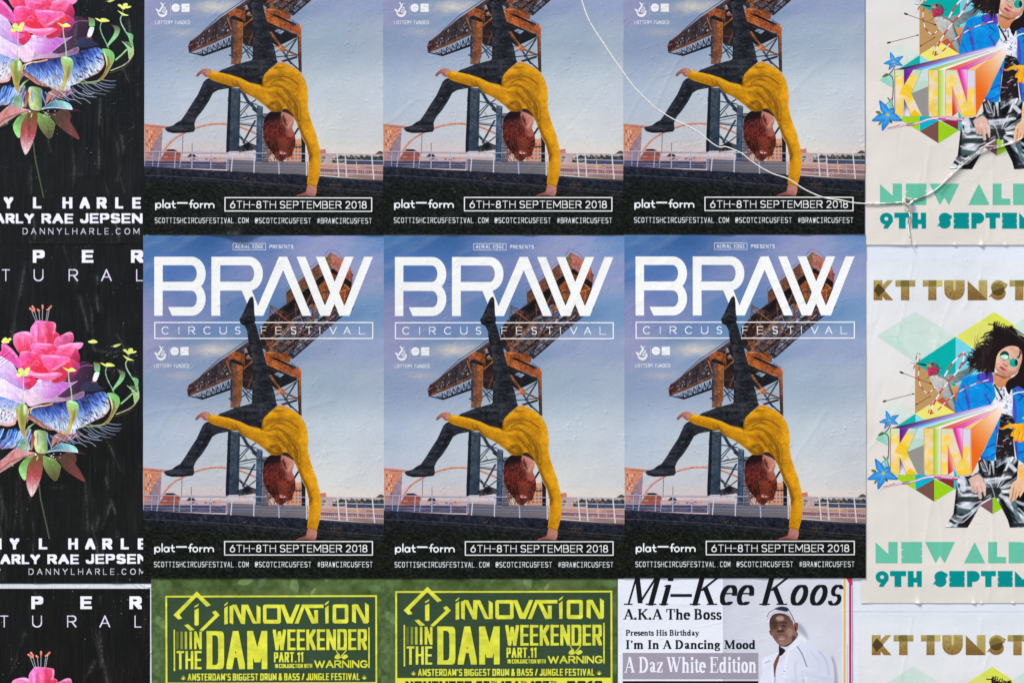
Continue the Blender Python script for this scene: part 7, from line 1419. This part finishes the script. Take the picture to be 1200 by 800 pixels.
fold2 = (([(90, 338), (97, 362), (104, 388)], 1.5, .0013), ([(112, 588), (117, 600), (112, 622)], 2.6, .0016), ([(136, 574), (128, 596), (120, 618)], 2.6, .0014), ([(62, 572), (80, 570)], 1.5, .0007), ([(0, 500), (3, 680)], 2, .0006), ([(108, 410), (130, 414), (150, 408)], 1.6, .0009), ([(22, 520), (26, 620)], 1.4, .0005), ([(100, 560), (104, 640)], 4, .0010))
fold3 = (([(118, 700), (112, 740), (120, 770), (126, 800)], 2, .0012), ([(40, 692), (48, 704)], 2, .001))
poster('flower_poster', D_flow, Sheet((-115, 1.022 * 276 - 412.4, 174.5, 285.4), .0034, .0016, 401, fold1, curl=.0018), 'black flower poster without a title line, a long fold running down through its bottom lettering', 'poster', grp_f)
poster('flower_poster', D_flow, Sheet((-108, 276, 180.5, 683.2), .0026, 0, 402, fold2, curl=.0022), 'black flower poster showing both its title lines and its whole pink rose', 'poster', grp_f)
poster('flower_poster', D_flow, Sheet((-110, 681, 178.5, 1088), .0018, .0004, 403, fold3), 'lowest black flower poster, showing a white top margin and only the tip of the rose', 'poster', grp_f)
grp_a = 'white album posters down the right side'
foldA = lambda dy: (([(1070, 300 + dy), (1062, 350 + dy), (1050, 400 + dy)], 1.2, .0005), ([(1150, 310 + dy), (1146, 360 + dy)], 1.4, .0004), ([(1160, 520 + dy), (1163, 640 + dy), (1158, 700 + dy)], 1.8, .0006), ([(1090, 590 + dy), (1082, 640 + dy)], 2, .0005), ([(1120, 325 + dy), (1100, 300 + dy)], 1.4, .0004))
poster('album_poster', D_albm, Sheet((1013.6, -113.6, 1295.6, 287.0), .0034, .0004, 501, foldA(-420), lifts=((1150, 2.2, .004), (1072, 1.4, .002), (1119, 1.6, .002), (1178, 1.4, .002)), curl=.0008), 'white album poster crossed by the knotted cord', 'poster', grp_a)
poster('album_poster', D_albm, Sheet((1008.6, 306, 1290.6, 705.8), .0026, 0, 502, foldA(0), lifts=((1076, 2.6, .004), (1141, 2, .003), (1150, 1.2, .002), (1187, 1.6, .002)), curl=.0008), 'white album poster with both its gold name line and green album lines showing', 'poster', grp_a)
poster('album_poster', D_albm, Sheet((1006.6, 721, 1288.6, 1121), .0018, 0, 503, foldA(415), curl=.0008), 'lowest white album poster, only its gold name line and diamond tops showing', 'poster', grp_a)
grp_g = 'green festival posters in the bottom row'
poster('green_poster', D_gren, Sheet((178, 655, 447.4, 1040), .0026, -.003, 601, (([(257, 676), (258, 730), (255, 800)], 1.1, .0007), ([(206, 786), (440, 784)], 2, .0005), ([(430, 676), (432, 800)], 1.2, .0006), ([(270, 752), (300, 760)], 2, .0006))), 'green festival poster next to the lowest black flower poster', 'poster', grp_g)
poster('green_poster', D_gren, Sheet((446.6, 649.6, 722.8, 1034.6), .0032, -.002, 602, (([(600, 676), (603, 800)], 1.3, .0006), ([(460, 742), (700, 738)], 2, .0005), ([(560, 730), (590, 726)], 2, .0006), ([(672, 690), (676, 800)], 1.4, .0005))), 'green festival poster next to the white birthday party poster', 'poster', grp_g)
poster('party_poster', D_prty, Sheet((724, 660, 998, 1050), .0036, 0, 603, (([(846.8, 676), (846.8, 800)], 1.0, .0004), ([(760, 705), (840, 708)], 2, .0004))), 'white birthday party poster with a man in a white cap and white shirt', 'poster', None)

# blank white paper pasted under the right column
mw = paper_material('blank_white_paper', None, (.76, .79, .84), pimple=.2, streak=.25, fibre=.2, crumple=.3, rough=.55, dirt=.03)
def blank(rect, layer, seed, label, rot=0):
    sh = Sheet(rect, layer, rot, seed, curl=.0006); V, F, UV, Nn, Wr = sheet_mesh(sh, mw, 4); x, y = sh.pos(.5, 1); base = np.array((WX(x), -layer, WZ(y)))
    o = bpy.data.objects.new('blank_sheet', mesh_from('blank_sheet', V - base, F, UV, mw, Nn)); o.location = base; COL.objects.link(o); tag(o, label, 'paper', 'blank white sheets under the album posters')
blank((985, -180, 1310, 296), .0008, 701, 'blank white sheet under the top album poster, a thin strip showing at its edge')
blank((984, 283, 1306, 716), .0012, 702, 'blank white sheet showing as a band below the album poster with the knotted cord', .001)
blank((982, 700, 1302, 1130), .0008, 703, 'blank white sheet beside the birthday party poster and above the lowest album poster', -.001)

# ------------------------------------------------------------------ the cord
def tube(name, pts, rad, mat, parent, base, n=10):
    P = []
    for k in range(len(pts) - 1):
        p0, p1, p2, p3 = (np.array(pts[max(0, min(len(pts) - 1, k + d))], float) for d in (-1, 0, 1, 2))
        for j in range(4):
            t = j / 4; P.append(.5 * (2 * p1 + (p2 - p0) * t + (2 * p0 - 5 * p1 + 4 * p2 - p3) * t * t + (-p0 + 3 * p1 - 3 * p2 + p3) * t ** 3))
    P.append(np.array(pts[-1], float)); P = np.array(P); m = len(P); rad = np.interp(np.linspace(0, 1, m), np.linspace(0, 1, len(rad)), rad)
    V = []; tan = np.gradient(P, axis=0)
    for i in range(m):
        t = tan[i] / np.linalg.norm(tan[i]); a = np.cross(t, (0, 1, 0)); a /= max(np.linalg.norm(a), 1e-6); b = np.cross(t, a)
        r = rad[i] * (1 + .10 * math.sin(i * 1.9) * math.cos(i * .7))
        for k in range(n): an = 2 * math.pi * k / n; V.append(P[i] + (a * math.cos(an) + b * math.sin(an)) * r - base)
    F = [(i * n + k, i * n + (k + 1) % n, (i + 1) * n + (k + 1) % n, (i + 1) * n + k) for i in range(m - 1) for k in range(n)] + [tuple(range(n - 1, -1, -1)), tuple(range((m - 1) * n, m * n))]
    me = bpy.data.meshes.new(name); me.from_pydata([tuple(v) for v in V], [], F); me.polygons.foreach_set('use_smooth', [True] * len(F)); me.materials.append(mat); me.update()
    o = bpy.data.objects.new(name, me); COL.objects.link(o); o.parent = parent; return o

def cord_material():
    m = bpy.data.materials.new('cord_fibre'); m.use_nodes = True; nt = m.node_tree; b = nt.nodes['Principled BSDF']
    pos = nt.nodes.new('ShaderNodeNewGeometry').outputs['Position']; sx = nt.nodes.new('ShaderNodeSeparateXYZ'); nt.links.new(pos, sx.inputs[0])
    # dirt on the old end of the cord, right of the posters' edge
    k = ramp(nt, sx.outputs[0], WX(1000), WX(1070)); k = mth(nt, 'MULTIPLY', k, ramp(nt, noise(nt, pos, 45, 3, .6), .46, .56)); k = mth(nt, 'ADD', k, mth(nt, 'MULTIPLY', ramp(nt, noise(nt, pos, 60, 3, .6), .6, .7), .25), True)
    mx = nt.nodes.new('ShaderNodeMix'); mx.data_type = 'RGBA'; mx.inputs[6].default_value = (.90, .86, .77, 1); mx.inputs[7].default_value = (.26, .19, .19, 1)
    nt.links.new(k, mx.inputs[0]); nt.links.new(mx.outputs[2], b.inputs['Base Color']); b.inputs['Roughness'].default_value = .75
    bp = nt.nodes.new('ShaderNodeBump'); bp.inputs['Distance'].default_value = .0022; nt.links.new(noise(nt, mapping(nt, pos, (0, .8, 0), (160, 160, 700)), 1, 2), bp.inputs['Height']); nt.links.new(bp.outputs[0], b.inputs['Normal'])
    return m
cm = cord_material(); ce = bpy.data.objects.new('cord', None); COL.objects.link(ce); ce.location = (WX(1062), -.012, WZ(236)); cbase = np.array(ce.location)
tag(ce, 'thin off-white cord hanging across the posters, knotted over the top album poster', 'cord')
def c3(l, off=.0058): return [(WX(x), -off - wall_relief(np.array(float(x)), np.array(float(y))), WZ(y)) for x, y in l]
main = [(676, -30), (680.5, -5), (683, 5), (687, 17), (692, 28), (700, 41), (712, 59), (720, 71), (728, 82), (737, 95), (745, 105), (760, 120), (772, 130), (790, 141), (805, 148), (820, 157), (835, 169), (843, 173), (850, 172.5), (860, 176), (870, 181), (876, 186), (890, 196), (905, 204), (923, 210), (940, 221), (952, 227), (965, 232), (985, 235), (1000, 238), (1020, 239), (1040, 238.5), (1055, 237.3), (1062, 235), (1072, 234), (1085, 229), (1098, 221), (1110, 210), (1120, 200), (1132, 190), (1148, 180), (1165, 174), (1186, 168), (1192, 165), (1202, 158), (1240, 130), (1280, 96)]
tube('strand', c3(main), [.0015, .0017, .0015, .0017, .0014, .0013], cm, ce, cbase)
tube('strand', c3([(1098, 221), (1108, 210), (1120, 197), (1130, 187.5), (1140, 180), (1149, 173.5), (1158, 172), (1170, 171.5), (1190, 165)], .011), [.0011] * 3, cm, ce, cbase, 8)
kp = [(1056, 239), (1058, 234), (1062, 233), (1066, 235), (1065, 239), (1061, 240), (1058, 237), (1062, 234.5), (1066, 233.5), (1068, 236), (1064, 239.5), (1060, 241)]
tube('knot', [(WX(x), -.012 - .002 * math.sin(i * 1.4), WZ(y)) for i, (x, y) in enumerate(kp)], [.0017] * 3, cm, ce, cbase, 8)
tube('tail', c3([(1061, 237), (1061, 243), (1064, 250), (1065, 254), (1063, 260), (1063.4, 268), (1065, 278), (1066, 283), (1069, 287), (1070, 290)], .0085), [.0022, .002, .0015, .0012, .0006], cm, ce, cbase, 8)
